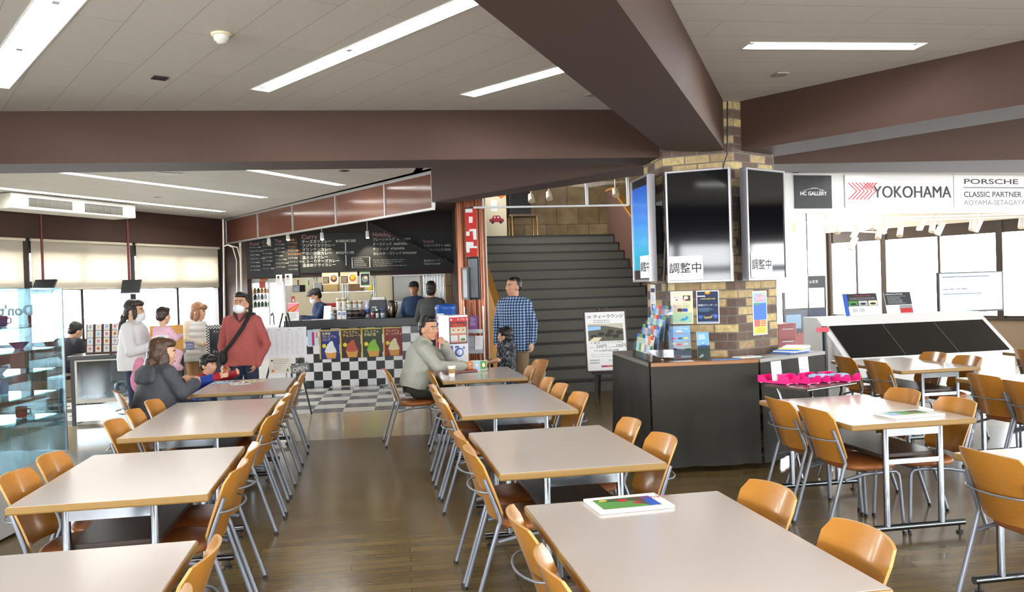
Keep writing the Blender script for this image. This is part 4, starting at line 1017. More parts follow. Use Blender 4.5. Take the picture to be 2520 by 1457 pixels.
# boy in the black printed shirt
CAMO = None
def camo():
    m, nt, bb = new_nodes('black_printed_cotton'); tc = N(nt, 'TexCoord'); no = nt.nodes.new('ShaderNodeTexNoise'); no.inputs['Scale'].default_value = 26; no.inputs['Distortion'].default_value = 1.5; nt.links.new(tc.outputs['Object'], no.inputs[0])
    cr = nt.nodes.new('ShaderNodeValToRGB'); cr.color_ramp.interpolation = 'CONSTANT'; e = cr.color_ramp.elements; e[0].color = rgba('17181c'); e[1].position = .57; e[1].color = rgba('a8acb2'); x = e.new(.61); x.color = rgba('2b3040')
    nt.links.new(no.outputs[0], cr.inputs[0]); nt.links.new(cr.outputs[0], bb.inputs['Base Color']); bb.inputs['Roughness'].default_value = .85
    return m
t, j, HX = person('boy in a black printed shirt standing in front of the man in the checked shirt', floor_at(1250, 10.55), -2.1, H=1.10, hs=.84, girth=1.2, head=(.05, 0, .1),
    J=dict(elR=(-.17, -.03, .70), wrR=(-.09, -.2, .66), elL=(.18, -.03, .70), wrL=(.1, -.2, .66)), hair=[((0, .03, .03), (.092, .102, .1)), ((0, -.04, .075), (.076, .055, .045)), ((0, .05, -.03), (.084, .065, .075))], hairm=HAIRB, top=camo(), pants=BLUEJ, shoes=SHOEW, sleeve=-.05, hem=.1, voxel=.008)
# person in the dark jacket beyond the glass showcase
t, j, HX = person('person in a dark jacket bending over beside the far end of the glass showcase', floor_at(160, 12.0), 2.6, H=1.5, girth=1.15, head=(.5, 0, 0),
    J=dict(SEATJ, pelvis=(0, -.02, .70), hipL=(.09, -.04, .64), hipR=(-.09, -.04, .64), knL=(.12, -.4, .6), knR=(-.12, -.4, .6), neck=(0, -.12, 1.03), shL=(.2, -.09, .99), shR=(-.2, -.09, .99), elL=(.26, -.2, .78), elR=(-.26, -.2, .78), wrL=(.13, -.4, .8), wrR=(-.13, -.4, .8), head=(0, -.22, 1.15)), hair=SHORT, top=mat('dark_navy_jacket', '26252b', .8), pants=MATS['black_trousers'], shoes=SHOEB, voxel=.012, loose=1.4, hem=.1)
st_ = thing('stool', 'small dark stool under the person in the dark jacket by the showcase', 'stool', floor_at(160, 12.0), 2.6)
b = MB(BLACK); b.cyl((0, .06, .47), (0, .06, .51), .16, n=20); b.build('seat', st_)
for sx_, sy_ in ((1, 1), (1, -1), (-1, 1), (-1, -1)):
    b = MB(STEEL); b.cyl((sx_ * .1, .06 + sy_ * .1, .47), (sx_ * .14, .06 + sy_ * .14, 0), .011); b.build('leg', st_)
# ------------------------------------------------------------------ things on and around the pillar
def cl(lat, dep): q = RGT * lat + FWD * dep; return V((q.x, q.y))
SILVER = mat('silver_tv_frame', '9d9a9c', .3, .7)
SCREEN = mat('black_tv_screen', '050609', .06, spec=.5)
def tv(label, face, cpx, dep, W, H, screen, mount):
    p = at(*cpx, dep); rz = rad(face + 90)
    t = thing('wall_tv', label, 'television', p, rz)
    b = MB(BLACK); b.box(-W / 2 + .02, W / 2 - .02, .02, .075, -H / 2 + .02, H / 2 - .02); b.build('back_case', t, .008)
    b = MB(SILVER)
    for x0, x1, z0, z1 in ((-W / 2, -W / 2 + .018, -H / 2, H / 2), (W / 2 - .018, W / 2, -H / 2, H / 2), (-W / 2 + .018, W / 2 - .018, -H / 2, -H / 2 + .022), (-W / 2 + .018, W / 2 - .018, H / 2 - .018, H / 2)): b.box(x0, x1, -.012, .062, z0, z1)
    b.build('frame', t, .003)
    b = MB(screen); b.box(-W / 2 + .018, W / 2 - .018, -.002, .018, -H / 2 + .022, H / 2 - .018); b.build('screen', t)
    b = MB(BLACK); b.box(-.13, .13, .075, .095, -.3, .3); b.box(-.03, .03, .095, mount, -.22, .22); b.box(-.1, .1, mount - .02, mount, -.26, .26); b.build('mount_bracket', t)
    return t, p, rz
def blue_screen():
    m, nt, b = new_nodes('lit_blue_screen'); tc = N(nt, 'TexCoord'); sp = nt.nodes.new('ShaderNodeSeparateXYZ'); nt.links.new(tc.outputs['Generated'], sp.inputs[0])
    cr = nt.nodes.new('ShaderNodeValToRGB'); e = cr.color_ramp.elements; e[0].position = .09; e[0].color = rgba('101014'); e[1].position = .92; e[1].color = rgba('0f4fa6'); x = e.new(.1); x.color = rgba('1596b0'); x = e.new(.3); x.color = rgba('1aa4cc'); x = e.new(.55); x.color = rgba('1f86d8'); x = e.new(.9); x.color = rgba('1450b0'); x = e.new(.925); x.color = rgba('101014')
    nt.links.new(sp.outputs[2], cr.inputs[0]); nt.links.new(cr.outputs[0], b.inputs['Emission Color']); b.inputs['Emission Strength'].default_value = .38; b.inputs['Base Color'].default_value = (.01, .01, .012, 1); b.inputs['Roughness'].default_value = .12
    return m
def notice(label, t, p, rz, x, z, w, h, size):
    R = Matrix.Rotation(rz, 3, 'Z'); q = V(p) + R @ V((x, -.006, z))
    o = thing('paper_notice', label, 'notice', q, rz)
    b = MB(PAPER); b.box(-w / 2, w / 2, -.001, .001, -h / 2, h / 2); b.mat(INK); b.text('調整中', size, 0, -size * .36, -.0018, bold=.012); b.build('sheet', o)
tvc = tv('black portrait television on the front of the brick pillar', 240, (1719, 556), 7.12, .55, .965, SCREEN, .17)
notice('white paper notice on the middle black television screen', *tvc, -.12, -.355, .3, .205, .095)
tvl = tv('portrait television with a lit blue screen on the left of the pillar', 180, (1577, 566), 7.72, .55, .965, blue_screen(), .2)
notice('white paper notice on the blue television screen', *tvl, .12, -.345, .3, .205, .095)
tvr = tv('portrait television reflecting the windows on the right of the pillar', 300, (1886, 553), 7.25, .55, .965, SCREEN, .22)
notice('white paper notice on the reflecting right-hand television screen', *tvr, -.09, -.345, .3, .205, .095)
def sheet(name, label, cat, loc, rz, w, h, fn, th=.003, group=None, tilt=0., edge=PAPER, part='sheet', parent=None):
    """thin printed board; x 0..w from its left, z 0..h from its bottom, printed on the side facing -y"""
    t = thing(name, label, cat, loc, rz, group)
    b = MB(edge); b.X = Matrix.Rotation(-tilt, 4, 'X'); b.box(-w / 2, w / 2, 0, th, 0, h)
    fn(b, w, h); b.build(part, t); return t
def lines(b, m, x0, x1, z0, z1, n, y=-.001, fill=.5, seed=1, t=.45):   # rows of small dashes standing for unreadably small print
    r = random.Random(seed); b.mat(m); dz = (z1 - z0) / n
    for i in range(n):
        z = z1 - dz * (i + .5); e = x0 + (x1 - x0) * r.uniform(fill, 1)
        x = x0
        while x < e:
            l = min(r.uniform(.02, .09) * (x1 - x0), e - x); b.rect(x, x + l * .82, z - dz * t / 2, z + dz * t / 2, y); x += l + .012 * (x1 - x0)
def pillar_sheet(name, label, cat, face, uv, dep_guess, w, h, fn, edge=PAPER):
    n = rot2(rad(face)); p0 = face_pt(face, 0, 0, .004); q = on_wall(*uv, p0, rad(face + 90))
    return sheet(name, label, cat, q, rad(face + 90), w, h, fn, edge=edge)
def fp(b, w, h):
    b.mat(mat('map_beige', 'd8cdb4', .6)); b.rect(-w * .47, 0, h * .34, h * .97, -.001); b.mat(mat('map_pale_yellow', 'e6e2ae', .6)); b.rect(0, w * .47, h * .34, h * .97, -.001)
    b.mat(mat('map_pale_green', 'b7d9b0', .6)); b.rect(-w * .47, w * .47, h * .03, h * .34, -.001)
    b.mat(PAPER); b.rect(-w * .38, -w * .06, h * .68, h * .86, -.0015); b.mat(mat('food_brown', 'a55a34', .6))
    for x, z, rx, rz_ in ((-.3, .82, .05, .014), (-.14, .81, .04, .012), (-.22, .74, .07, .025)): b.disc(x * w, z * h, rx * w, rz_ * h, -.002)
    b.mat(mat('dark_plate', '4d3a36', .6)); b.rect(.06 * w, .4 * w, h * .7, h * .87, -.0015); b.mat(CREAM); b.disc(.2 * w, .8 * h, .1 * w, .05 * h, -.002); b.mat(PINK); b.disc(.12 * w, .73 * h, .06 * w, .035 * h, -.0022)
    b.mat(RED); b.disc(-.33 * w, .57 * h, .02 * w, .014 * h, -.0015); b.disc(-.28 * w, .53 * h, .02 * w, .012 * h, -.0015); b.mat(BROWNP); b.rect(-.2 * w, .02 * w, .375 * h, .47 * h, -.0015); b.mat(BLUE); b.rect(.03 * w, .26 * w, .375 * h, .47 * h, -.0015)
    b.mat(mat('lake_blue', '3aa6e0', .6)); b.poly([(-.1 * w, .1 * h), (.02 * w, .18 * h), (.12 * w, .16 * h), (.2 * w, .24 * h), (.3 * w, .2 * h), (.22 * w, .12 * h), (.05 * w, .09 * h)], -.0016)
    lines(b, GREY, .05 * w, .4 * w, .5 * h, .66 * h, 5, -.0016, seed=4)
pillar_sheet('poster', 'food and lake map poster on the brick pillar front, left of the dark blue one', 'poster', 240, (1679, 797), 7.3, .2, .295, fp)
def fq(b, w, h):
    b.mat(mat('night_blue', '12254a', .6)); b.rect(-w * .46, w * .46, h * .03, h * .97, -.001); b.mat(ORANGE); b.disc(0, .93 * h, .13 * w, .05 * h, -.0015); b.mat(YELLOW); b.disc(0, .945 * h, .07 * w, .03 * h, -.002)
    b.text('15分間の無重力体験', .075 * w, 0, .73 * h, -.002); b.mat(PAPER); b.rect(-.44 * w, -.1 * w, .815 * h, .845 * h, -.0015); b.text('無重力マッサージ', .105 * w, .0, .53 * h, -.002)
    lines(b, LBLUE, -.4 * w, .4 * w, .36 * h, .48 * h, 5, -.0016, seed=8, t=.3)
    b.mat(mat('gold_print', 'a8925a', .5)); b.poly([(-.22 * w, .24 * h), (-.1 * w, .2 * h), (.12 * w, .22 * h), (.22 * w, .28 * h), (.16 * w, .16 * h), (-.14 * w, .14 * h)], -.0016)
    b.mat(BLUE); b.disc(-.33 * w, .2 * h, .1 * w, .06 * h, -.0014); b.disc(.33 * w, .22 * h, .1 * w, .06 * h, -.0014); b.mat(LBLUE); b.rect(-.44 * w, .44 * w, .045 * h, .06 * h, -.0014)
pillar_sheet('poster', 'dark blue massage poster on the front of the brick pillar', 'poster', 240, (1743, 796), 7.3, .2, .295, fq)
def fe(b, w, h):
    b.mat(mat('flyer_blue', '2f66c8', .6)); b.rect(-w * .45, w * .45, h * .02, h * .95, -.001); b.mat(mat('flyer_sky', '7fb6e6', .6)); b.rect(-w * .45, w * .45, h * .72, h * .95, -.0013)
    b.mat(PINK); b.poly([(-.4 * w, .84 * h), (-.1 * w, .93 * h), (.4 * w, .88 * h), (.36 * w, .78 * h), (0, .74 * h), (-.36 * w, .76 * h)], -.0016); b.mat(PAPER); b.text('フェスタ', .17 * w, 0, .8 * h, -.002, bold=.02)
    b.mat(YELLOW); b.disc(.28 * w, .935 * h, .1 * w, .025 * h, -.002); b.rect(-.45 * w, .45 * w, .03 * h, .34 * h, -.0014); b.mat(GREEN); b.rect(-.4 * w, -.1 * w, .68 * h, .73 * h, -.0017)
    b.mat(RED); b.rect(-.42 * w, -.02 * w, .19 * h, .34 * h, -.0018)
    for z in (.31, .26, .21): b.rect(.02 * w, .4 * w, (z - .018) * h, (z + .018) * h, -.0018)
    lines(b, BROWNP, -.25 * w, .38 * w, .05 * h, .17 * h, 5, -.0018, seed=2)
pillar_sheet('flyer', 'tall blue and yellow event flyer on the right face of the pillar', 'flyer', 300, (1872, 824), 7.4, .21, .4, fe)
def fn_(b, w, h):
    b.mat(NAVY); b.rect(-.4 * w, .4 * w, .75 * h, .88 * h, -.001); b.mat(BLUE); b.rect(-.32 * w, .32 * w, .14 * h, .36 * h, -.001); b.mat(PAPER); b.disc(.05 * w, .28 * h, .12 * w, .06 * h, -.0015)
    lines(b, LBLUE, -.35 * w, .35 * w, .42 * h, .68 * h, 6, -.001, seed=3)
pillar_sheet('notice_strip', 'narrow white and blue notice on the left face of the pillar', 'notice', 180, (1608, 775), 7.6, .16, .29, fn_)
# cables on the pillar
b = MB(BLACK)
pts = [at(1634, 470, 7.40), at(1640, 560, 7.36), at(1634, 690, 7.33), at(1641, 700, 7.32), at(1637, 800, 7.36), at(1638, 868, 7.36)]
b.tube(pts, .011, 8); tag(b.build('power_cable'), 'thick black cable running down the left corner of the pillar', 'cable')
b = MB(BLACK); b.tube([at(1790, 250, 7.0), at(1790, 330, 7.0), at(1790, 380, 6.98), at(1779, 415, 6.99)], .006, 6); tag(b.build('power_cable'), 'thin black cable hanging from the beam to the middle television', 'cable')
# skirted display tables
DT = .93
SKIRT = mat('dark_olive_cloth_skirt', '2c2923', .85, vary=.08, vs=10, bump=.05, bs=300)
def skirted(label, poly, outer, edge_m):
    c = sum(poly, V((0, 0))) / len(poly)
    t = thing('display_table', label, 'table', (c.x, c.y, 0), 0, 'skirted display tables around the pillar')
    P = [(p.x - c.x, p.y - c.y) for p in poly]
    b = MB(edge_m); b.prism(P, DT - .032, DT); b.build('tabletop', t, .004)
    b = MB(SKIRT)
    for i in outer:
        p, q = V(P[i]), V(P[(i + 1) % len(P)]); L = (q - p).length; d = (q - p) / L; n = V((d.y, -d.x))
        if n.dot(p) < 0: n = -n
        nx, nz = int(L / .02), 14; vs = []
        for k in range(2):
            for j in range(nz + 1):
                z = (DT - .03) + (.05 - DT + .03) * j / nz; f_ = j / nz
                for x in range(nx + 1):
                    s = x / nx * L
                    wv = .016 * f_ * (sin(s * 13 + 1.3 * i) + .6 * sin(s * 29 + z * 2)) + .012 * noise.noise(V((s * 4, z * 3, i))) * f_ + .02 * f_
                    e = p + d * s + n * (wv - .004 * k - .004); vs.append((e.x, e.y, z))
        k1 = (nx + 1) * (nz + 1); fs = []
        for j in range(nz):
            for x in range(nx):
                a = j * (nx + 1) + x; fs += [(a, a + 1, a + nx + 2, a + nx + 1), (k1 + a + 1, k1 + a, k1 + a + nx + 1, k1 + a + nx + 2)]
        b.add(vs, fs, True)
    b.build('cloth_skirt', t)
    return t
EDGEW = mat('brown_wood_top', '8a5a2e', .4, vary=.1, vs=8)
FT = [cl(1.14, 6.95), cl(2.07, 7.05), cl(2.0, 7.32), cl(1.40, 7.55), cl(1.22, 7.5)]
skirted('skirted display table in front of the pillar holding the car flyer', FT, (0,), EDGEW)
LT_ = [cl(.99, 8.35), cl(1.125, 6.97), cl(1.20, 7.52), cl(1.37, 7.6), cl(1.31, 8.2), cl(1.15, 8.4)]
skirted('skirted display table on the left of the pillar under the brochure rack', LT_, (0, 5), mat('grey_skirt_top', '6b655c', .6))
RT_ = [cl(2.09, 7.06), cl(2.86, 7.64), cl(2.62, 7.95), cl(2.50, 7.71), cl(2.01, 7.30)]
skirted('skirted display table on the right of the pillar behind the pink trays', RT_, (0, 1), mat('grey_table_trim', '8f8c88', .5))
# brochure rack
rp = cl(1.19, 7.3); RRZ = rad(-93)
rk = thing('brochure_rack', 'clear acrylic brochure rack stepped in tiers at the left of the pillar', 'rack', (rp.x, rp.y, DT), RRZ)
ACR = glass_mat('smoked_acrylic', 'e2e5e8', .08)
for s in (-1, 1):
    b = MB(ACR); b.prism([(-.08, 0), (.13, 0), (.13, .42), (.10, .42), (-.08, .1)], s * .31, s * .31 + .004, 'yz'); b.build('side_panel', rk)
for j in range(4):
    b = MB(ACR); b.box(-.31, .31, -.075 + .052 * j, -.072 + .052 * j, .005 + .085 * j, .07 + .085 * j); b.box(-.31, .31, -.075 + .052 * j, -.03 + .052 * j, .004 + .085 * j, .007 + .085 * j); b.build('tier', rk)
BC = [('pale green', 'bccfae'), ('light blue', 'a9c4dc'), ('white', 'e2e2de'), ('teal', '5f9aa8'), ('orange', 'c98a4c'), ('sky blue', '6a9fd0'), ('cream', 'dfd3b4'), ('red', 'b04a48'), ('dark grey', '4c5260'), ('pink', 'd8a8b0')]
rr = random.Random(5); ordn = ['leftmost', 'second from left', 'third from left', 'third from right', 'second from right', 'rightmost']; tiern = ['bottom', 'second', 'third', 'top']
for j in range(4):
    for i in range(6):
        cn, ch = BC[(i * 3 + j * 5 + i * j) % 10] if j else BC[(0, 0, 1, 2, 4, 2)[i]]
        R = Matrix.Rotation(RRZ, 3, 'Z'); q = V((rp.x, rp.y, DT)) + R @ V((-.255 + .102 * i, -.06 + .052 * j, .009 + .085 * j))
        def fb(b, w, h, s=i * 7 + j):
            b.mat([BLUE, GREEN, NAVY, LBLUE, ORANGE, RED][s % 6]); b.rect(-w * .5, w * .5, h * .86, h, -.0006); b.mat([LBLUE, GREY, CREAM, GREEN][s % 4]); b.rect(-w * .4, w * .4, h * .3, h * .62, -.0006); lines(b, GREY, -.4 * w, .4 * w, .66 * h, .82 * h, 3, -.0006, seed=s)
        sheet('brochure', '%s brochure in the %s tier of the rack, %s' % (cn, tiern[j], ordn[i]), 'brochure', q, RRZ, .095, .21, fb, .006, 'brochures in the acrylic rack', tilt=rad(8), edge=mat('brochure_' + cn.replace(' ', '_'), ch, .5))
# car flyer and small brochure stand on the front table
FRZ = math.atan2((FT[1] - FT[0]).y, (FT[1] - FT[0]).x)
def on_dt(u, v): return on_z(u, v, DT + .001)
def fcar(b, w, h):
    b.mat(mat('flyer_sky_blue', '6f9fd0', .5)); b.rect(-w * .5, w * .5, h * .55, h, -.001); b.mat(mat('flyer_grey', '8c969c', .5)); b.rect(-w * .5, w * .5, 0, h * .55, -.001)
    b.mat(mat('mountain', '7d93ad', .6)); b.poly([(-.45 * w, .72 * h), (-.1 * w, .85 * h), (.1 * w, .85 * h), (.45 * w, .72 * h)], -.0013); b.mat(PAPER); b.poly([(-.16 * w, .82 * h), (-.08 * w, .865 * h), (.08 * w, .865 * h), (.16 * w, .82 * h)], -.0016)
    b.mat(YELLOW); b.text('サイドバイザー', .085 * w, -.1 * w, .93 * h, -.0018); b.mat(PAPER); b.text('レンタカー 5500', .07 * w, .12 * w, .9 * h, -.0018)
    for x, z, m in ((-.28, .62, RED), (.02, .62, BLACK), (.3, .62, YELLOW), (-.3, .47, LGREY), (-.05, .43, RED), (.28, .45, LGREY), (-.25, .3, NAVY), (.1, .29, LGREY), (.33, .29, GREEN)):
        b.mat(m); b.poly([(x * w - .11 * w, z * h - .02 * h), (x * w - .1 * w, z * h + .01 * h), (x * w - .05 * w, z * h + .035 * h), (x * w + .05 * w, z * h + .035 * h), (x * w + .1 * w, z * h + .01 * h), (x * w + .11 * w, z * h - .02 * h)], -.0018)
    b.mat(PAPER); b.rect(-.45 * w, .45 * w, .04 * h, .1 * h, -.0016); b.mat(RED); b.rect(-.28 * w, 0, .05 * h, .09 * h, -.002); lines(b, GREY, -.45 * w, .45 * w, .12 * h, .22 * h, 3, -.0016, seed=6)
q = on_dt(1676, 884); st = sheet('flyer_stand', 'blue flyer with rows of cars in an acrylic stand on the front skirted table', 'flyer stand', q, FRZ, .2, .29, fcar, tilt=rad(8))
b = MB(ACR); b.X = Matrix.Rotation(-rad(8), 4, 'X'); b.box(-.102, .102, -.006, -.004, 0, .09); b.box(-.102, .102, -.006, .05, -.001, .003); b.build('acrylic_holder', st)
def fsm(b, w, h):
    b.mat(mat('brochure_sky', '5c93c9', .5)); b.rect(-w * .5, w * .5, h * .45, h, -.001); b.mat(mat('brochure_hill', '5f6e60', .5)); b.rect(-w * .5, w * .5, 0, h * .45, -.001); b.mat(mat('mountain_blue', '56739a', .5)); b.poly([(-.5 * w, .42 * h), (0, .62 * h), (.5 * w, .42 * h)], -.0014)
    b.mat(PAPER); b.poly([(-.1 * w, .58 * h), (0, .62 * h), (.1 * w, .58 * h)], -.0016); lines(b, PAPER, -.35 * w, .35 * w, .72 * h, .92 * h, 4, -.0016, seed=9); b.poly([(-.4 * w, .1 * h), (-.1 * w, .2 * h), (0, .12 * h), (-.3 * w, .05 * h)], -.0016)
q = on_dt(1733, 884); st = sheet('brochure_holder', 'small mountain brochure in a holder on the front skirted table', 'brochure holder', q, FRZ, .11, .235, fsm, tilt=rad(7))
b = MB(ACR); b.X = Matrix.Rotation(-rad(7), 4, 'X'); b.box(-.057, .057, -.008, -.006, 0, .12); b.box(-.057, .057, -.008, .05, -.001, .003); b.build('acrylic_holder', st)
def flat_sheet(label, u, v, z, w, h, m, rz=0., name='leaflet', cat='leaflet', th=.002, group=None, fn=None, q=None):
    q = q or on_z(u, v, z); t = thing(name, label, cat, (q.x, q.y, z), rz, group)
    b = MB(m); b.box(-w / 2, w / 2, -h / 2, h / 2, .0005, th)
    if fn: fn(b, w, h, th + .0006)
    b.build('sheet', t); return t
flat_sheet('white leaflet lying in front of the car flyer', 1676, 889, DT, .2, .1, PAPER, FRZ, group='papers on the skirted tables')
flat_sheet('blue booklet lying on the front table edge, right of the small brochure holder', 1785, 885, DT, .26, .07, mat('booklet_blue', '4d78b0', .5), FRZ, th=.006, group='papers on the skirted tables')
flat_sheet('white magazine lying at the right end of the front skirted table', 1838, 879, DT, .21, .13, PAPER, FRZ + .3, th=.008, group='papers on the skirted tables')
flat_sheet('grey leaflet lying on the right skirted table by the pillar', 1905, 876, DT, .2, .12, LGREY, .5, group='papers on the skirted tables')
flat_sheet('brown booklet lying on the right skirted table', 1938, 868, DT, .21, .13, mat('booklet_brown', '7a5a48', .5), .7, th=.006, group='papers on the skirted tables')
q = cl(2.52, 7.60)
for k, (hx, nm) in enumerate((('2f62b0', 'blue'), ('d9d6cf', 'white'), ('3b76c8', 'bright blue'), ('d8cf5a', 'yellow'), ('dedbd4', 'pale'))):
    t = thing('folder', '%s folder in the pile on the right skirted table, layer %s' % (nm, ['at the bottom', 'above the blue one', 'in the middle', 'below the top', 'on top'][k]), 'folder', (q.x + .01 * k, q.y - .012 * k, DT + .0125 * k), .5 + .12 * k, 'pile of folders on the right skirted table')
    b = MB(mat('folder_' + nm.replace(' ', '_'), hx, .5)); b.box(-.14, .14, -.105, .105, .0005, .012); b.build('cover', t)
# small tray table with pink trays
TTZ = .76
tp = [on_z(1880, 946, TTZ), on_z(1985, 958, TTZ), on_z(2106, 940, TTZ)]
ux = (tp[2] - tp[1]).to_2d(); ul = ux.length; ux = ux / ul; uy = V((-ux.y, ux.x)); tl_ = tp[1].to_2d()
tt = thing('tray_table', 'small dark folding table with chrome legs holding the pink trays', 'table', (tl_.x, tl_.y, 0), math.atan2(ux.y, ux.x))
dpt = max(.42, (tp[0].to_2d() - tl_).dot(uy)); w0 = (tp[0].to_2d() - tl_).dot(ux)
b = MB(mat('dark_brown_laminate', '453a33', .3)); b.prism([(0, 0), (ul, 0), (ul + w0 + .1, dpt), (w0, dpt)], TTZ - .022, TTZ); b.build('tabletop', tt, .004)
b = MB(CHROME); b.tube([(0, 0, TTZ - .012), (ul, 0, TTZ - .012)], .008, 8); b.build('front_trim', tt)
for s in (.12, ul - .12):
    b = MB(CHROME); b.tube([(s, .05, TTZ - .03), (s + .02, .06, TTZ - .06), (s - .05, .12, .35), (s - .12, .2, 0.012)], .011, 10); b.build('leg', tt)
    b = MB(CHROME); b.tube([(s, dpt - .06, TTZ - .03), (s, dpt - .07, TTZ - .06), (s + .06, dpt - .15, .35), (s + .1, dpt - .2, .012)], .011, 10); b.build('leg', tt)
MAG = mat('magenta_plastic', 'dd1f78', .35)
def tray(label, u, v, cloth):
    q = on_z(u, v, TTZ); rz = math.atan2(ux.y, ux.x)
    t = thing('paper_tray', label, 'tray', (q.x, q.y, TTZ), rz, 'pink trays on the small dark table')
    b = MB(MAG); b.box(-.07, .07, -.15, .15, .006, .01); b.build('base', t)
    for s in (-1, 1):
        pr = [(-.15, .006), (-.15, .062), (-.11, .062), (-.07, .025), (.06, .025), (.1, .062), (.15, .062), (.15, .006)]
        b = MB(MAG); b.prism(pr, s * .07 - .002, s * .07 + .002, 'yz'); b.build('side_wall', t)
    b = MB(MAG); b.box(-.068, .068, .146, .15, .006, .062); b.build('back_wall', t)
    for sx_, sy_ in ((1, 1), (1, -1), (-1, 1), (-1, -1)):
        b = MB(mat('pale_tray_foot', 'f0b8d2', .4)); b.cyl((sx_ * .055, sy_ * .13, 0), (sx_ * .055, sy_ * .13, .006), .012, n=10); b.build('foot', t)
    if cloth:
        bb = Blob(); bb.ell((0, .02, .036), (.056, .09, .02)); bb.ell((.01, -.03, .04), (.044, .06, .022))
        o = bb.fuse('folded_cloth', mat('pale_blue_cloth', '9fc3e0', .9, vary=.15, vs=30), None, .006, 2, .006, 25); o.location = (q.x, q.y, TTZ + .001); o.rotation_euler = (0, 0, rz); tag(o, cloth, 'cloth', 'blue cloths in the pink trays')
tray('pink tray at the left end of the small dark table, with the first white card', 1916, 943, None)
tray('pink tray second from the left on the small dark table', 1967, 942, None)
tray('pink tray third from the left with a pale blue cloth', 2016, 938, 'pale blue cloth in the third pink tray')
tray('pink tray at the right end of the small dark table with a pale blue cloth', 2064, 936, 'pale blue cloth in the rightmost pink tray')
def card(txt):
    def g(b, w, h):
        b.mat(NAVY)
        for i, s in enumerate(txt): b.text(s, .021 if len(s) < 8 else .0155, 0, h * (.5 - .22 * i), -.001, bold=.01)
    return g
q = on_z(1914, 940, TTZ); sheet('card_sign', 'white card with blue writing standing in the leftmost pink tray', 'sign', (q.x, q.y, TTZ + .0105), math.atan2(ux.y, ux.x), .125, .16, card(['ダスターは', 'こちらにお願いします']), tilt=rad(5))
q = on_z(1981, 928, TTZ); sheet('card_sign', 'white card with blue writing behind the middle pink trays', 'sign', (q.x, q.y, TTZ + .012), math.atan2(ux.y, ux.x), .125, .16, card(['テーブルは', 'ご利用ください']), tilt=rad(5))
# easel with the tea lounge board
EZ = at(1490, 907, 11.45)
ea = thing('easel', 'dark easel standing before the stairs, holding the tea lounge board', 'easel', (EZ.x, EZ.y, 0), -.03)
DWOOD = mat('dark_easel_wood', '2c2422', .5)
for x0, x1 in ((-.14, -.17), (.14, .17)):
    b = MB(DWOOD); b.bar((x1, -.12, 0), (x0 * .4, .12, 1.28), .035, .03); b.build('leg', ea)
b = MB(DWOOD); b.bar((0, .5, 0), (0, .13, 1.25), .035, .03); b.build('rear_leg', ea)
b = MB(DWOOD); b.box(-.2, .2, -.18, -.05, EZ.z - .06, EZ.z - .034); b.build('ledge', ea)
def ftea(b, w, h):
    b.mat(INK); b.text('2階', .038, -.40 * w, .9 * h, -.0015); b.text('ティーラウンジ', .06, .08 * w, .895 * h, -.0015, bold=.01)
    lines(b, GREY, -.3 * w, .35 * w, .81 * h, .87 * h, 2, -.0012, seed=4)
    b.mat(mat('lounge_photo_floor', '5c5a4c', .6)); b.rect(-.44 * w, .44 * w, .5 * h, .8 * h, -.0012); b.mat(mat('lounge_photo_ceiling', 'c8c4b0', .6)); b.poly([(-.44 * w, .8 * h), (.44 * w, .8 * h), (.44 * w, .7 * h), (0, .76 * h), (-.44 * w, .77 * h)], -.0015)
    b.mat(LBLUE); b.poly([(-.44 * w, .76 * h), (-.12 * w, .755 * h), (-.12 * w, .7 * h), (-.44 * w, .68 * h)], -.0016)
    b.mat(mat('lounge_photo_furniture', '2e2d26', .6))
    for x, z in ((-.3, .58), (-.12, .62), (.06, .6), (.24, .58), (.12, .66), (.34, .64)): b.disc(x * w, z * h, .09 * w, .035 * h, -.0016)
    b.mat(CREAM); b.poly([(-.44 * w, .5 * h), (-.2 * w, .5 * h), (-.1 * w, .56 * h), (-.3 * w, .57 * h)], -.0018)
    b.mat(INK); b.text('入 場 料 (ワンドリンク付)', .04, 0, .455 * h, -.0015); b.text('おとな', .022, -.36 * w, .385 * h, -.0015); b.text('250円', .06, -.13 * w, .385 * h, -.0015); b.text('こども(小学生)', .02, .14 * w, .385 * h, -.0015); b.text('100円', .06, .36 * w, .385 * h, -.0015)
    b.text('プラス200円 飲み放題', .036, -.02 * w, .32 * h, -.0015); lines(b, GREY, -.4 * w, .4 * w, .22 * h, .29 * h, 2, -.0012, seed=8, t=.2); b.mat(INK); b.text('スイーツ', .04, .16 * w, .15 * h, -.0015); lines(b, GREY, -.44 * w, -.1 * w, .11 * h, .2 * h, 2, -.0012, seed=9)
    b.mat(mat('magenta_print', 'b5305e', .5)); b.rect(-.16 * w, .44 * w, .055 * h, .085 * h, -.0013); b.mat(YELLOW); b.text('二本松 2階カフェ', .018, .1 * w, .06 * h, -.0018)
bd = sheet('menu_board', 'white tea lounge board in a dark brown frame on the easel', 'sign board', (EZ.x, EZ.y - .15, EZ.z - .01), -.03, .555, .8, ftea, .01, tilt=rad(9))
b = MB(mat('dark_brown_frame', '3d2a24', .5)); b.X = Matrix.Rotation(-rad(9), 4, 'X')
for x0, x1, z0, z1 in ((-.2975, -.2775, -.02, .82), (.2775, .2975, -.02, .82), (-.2775, .2775, -.02, 0), (-.2775, .2775, .8, .82)): b.box(x0, x1, -.008, .016, z0, z1)
b.build('frame', bd)
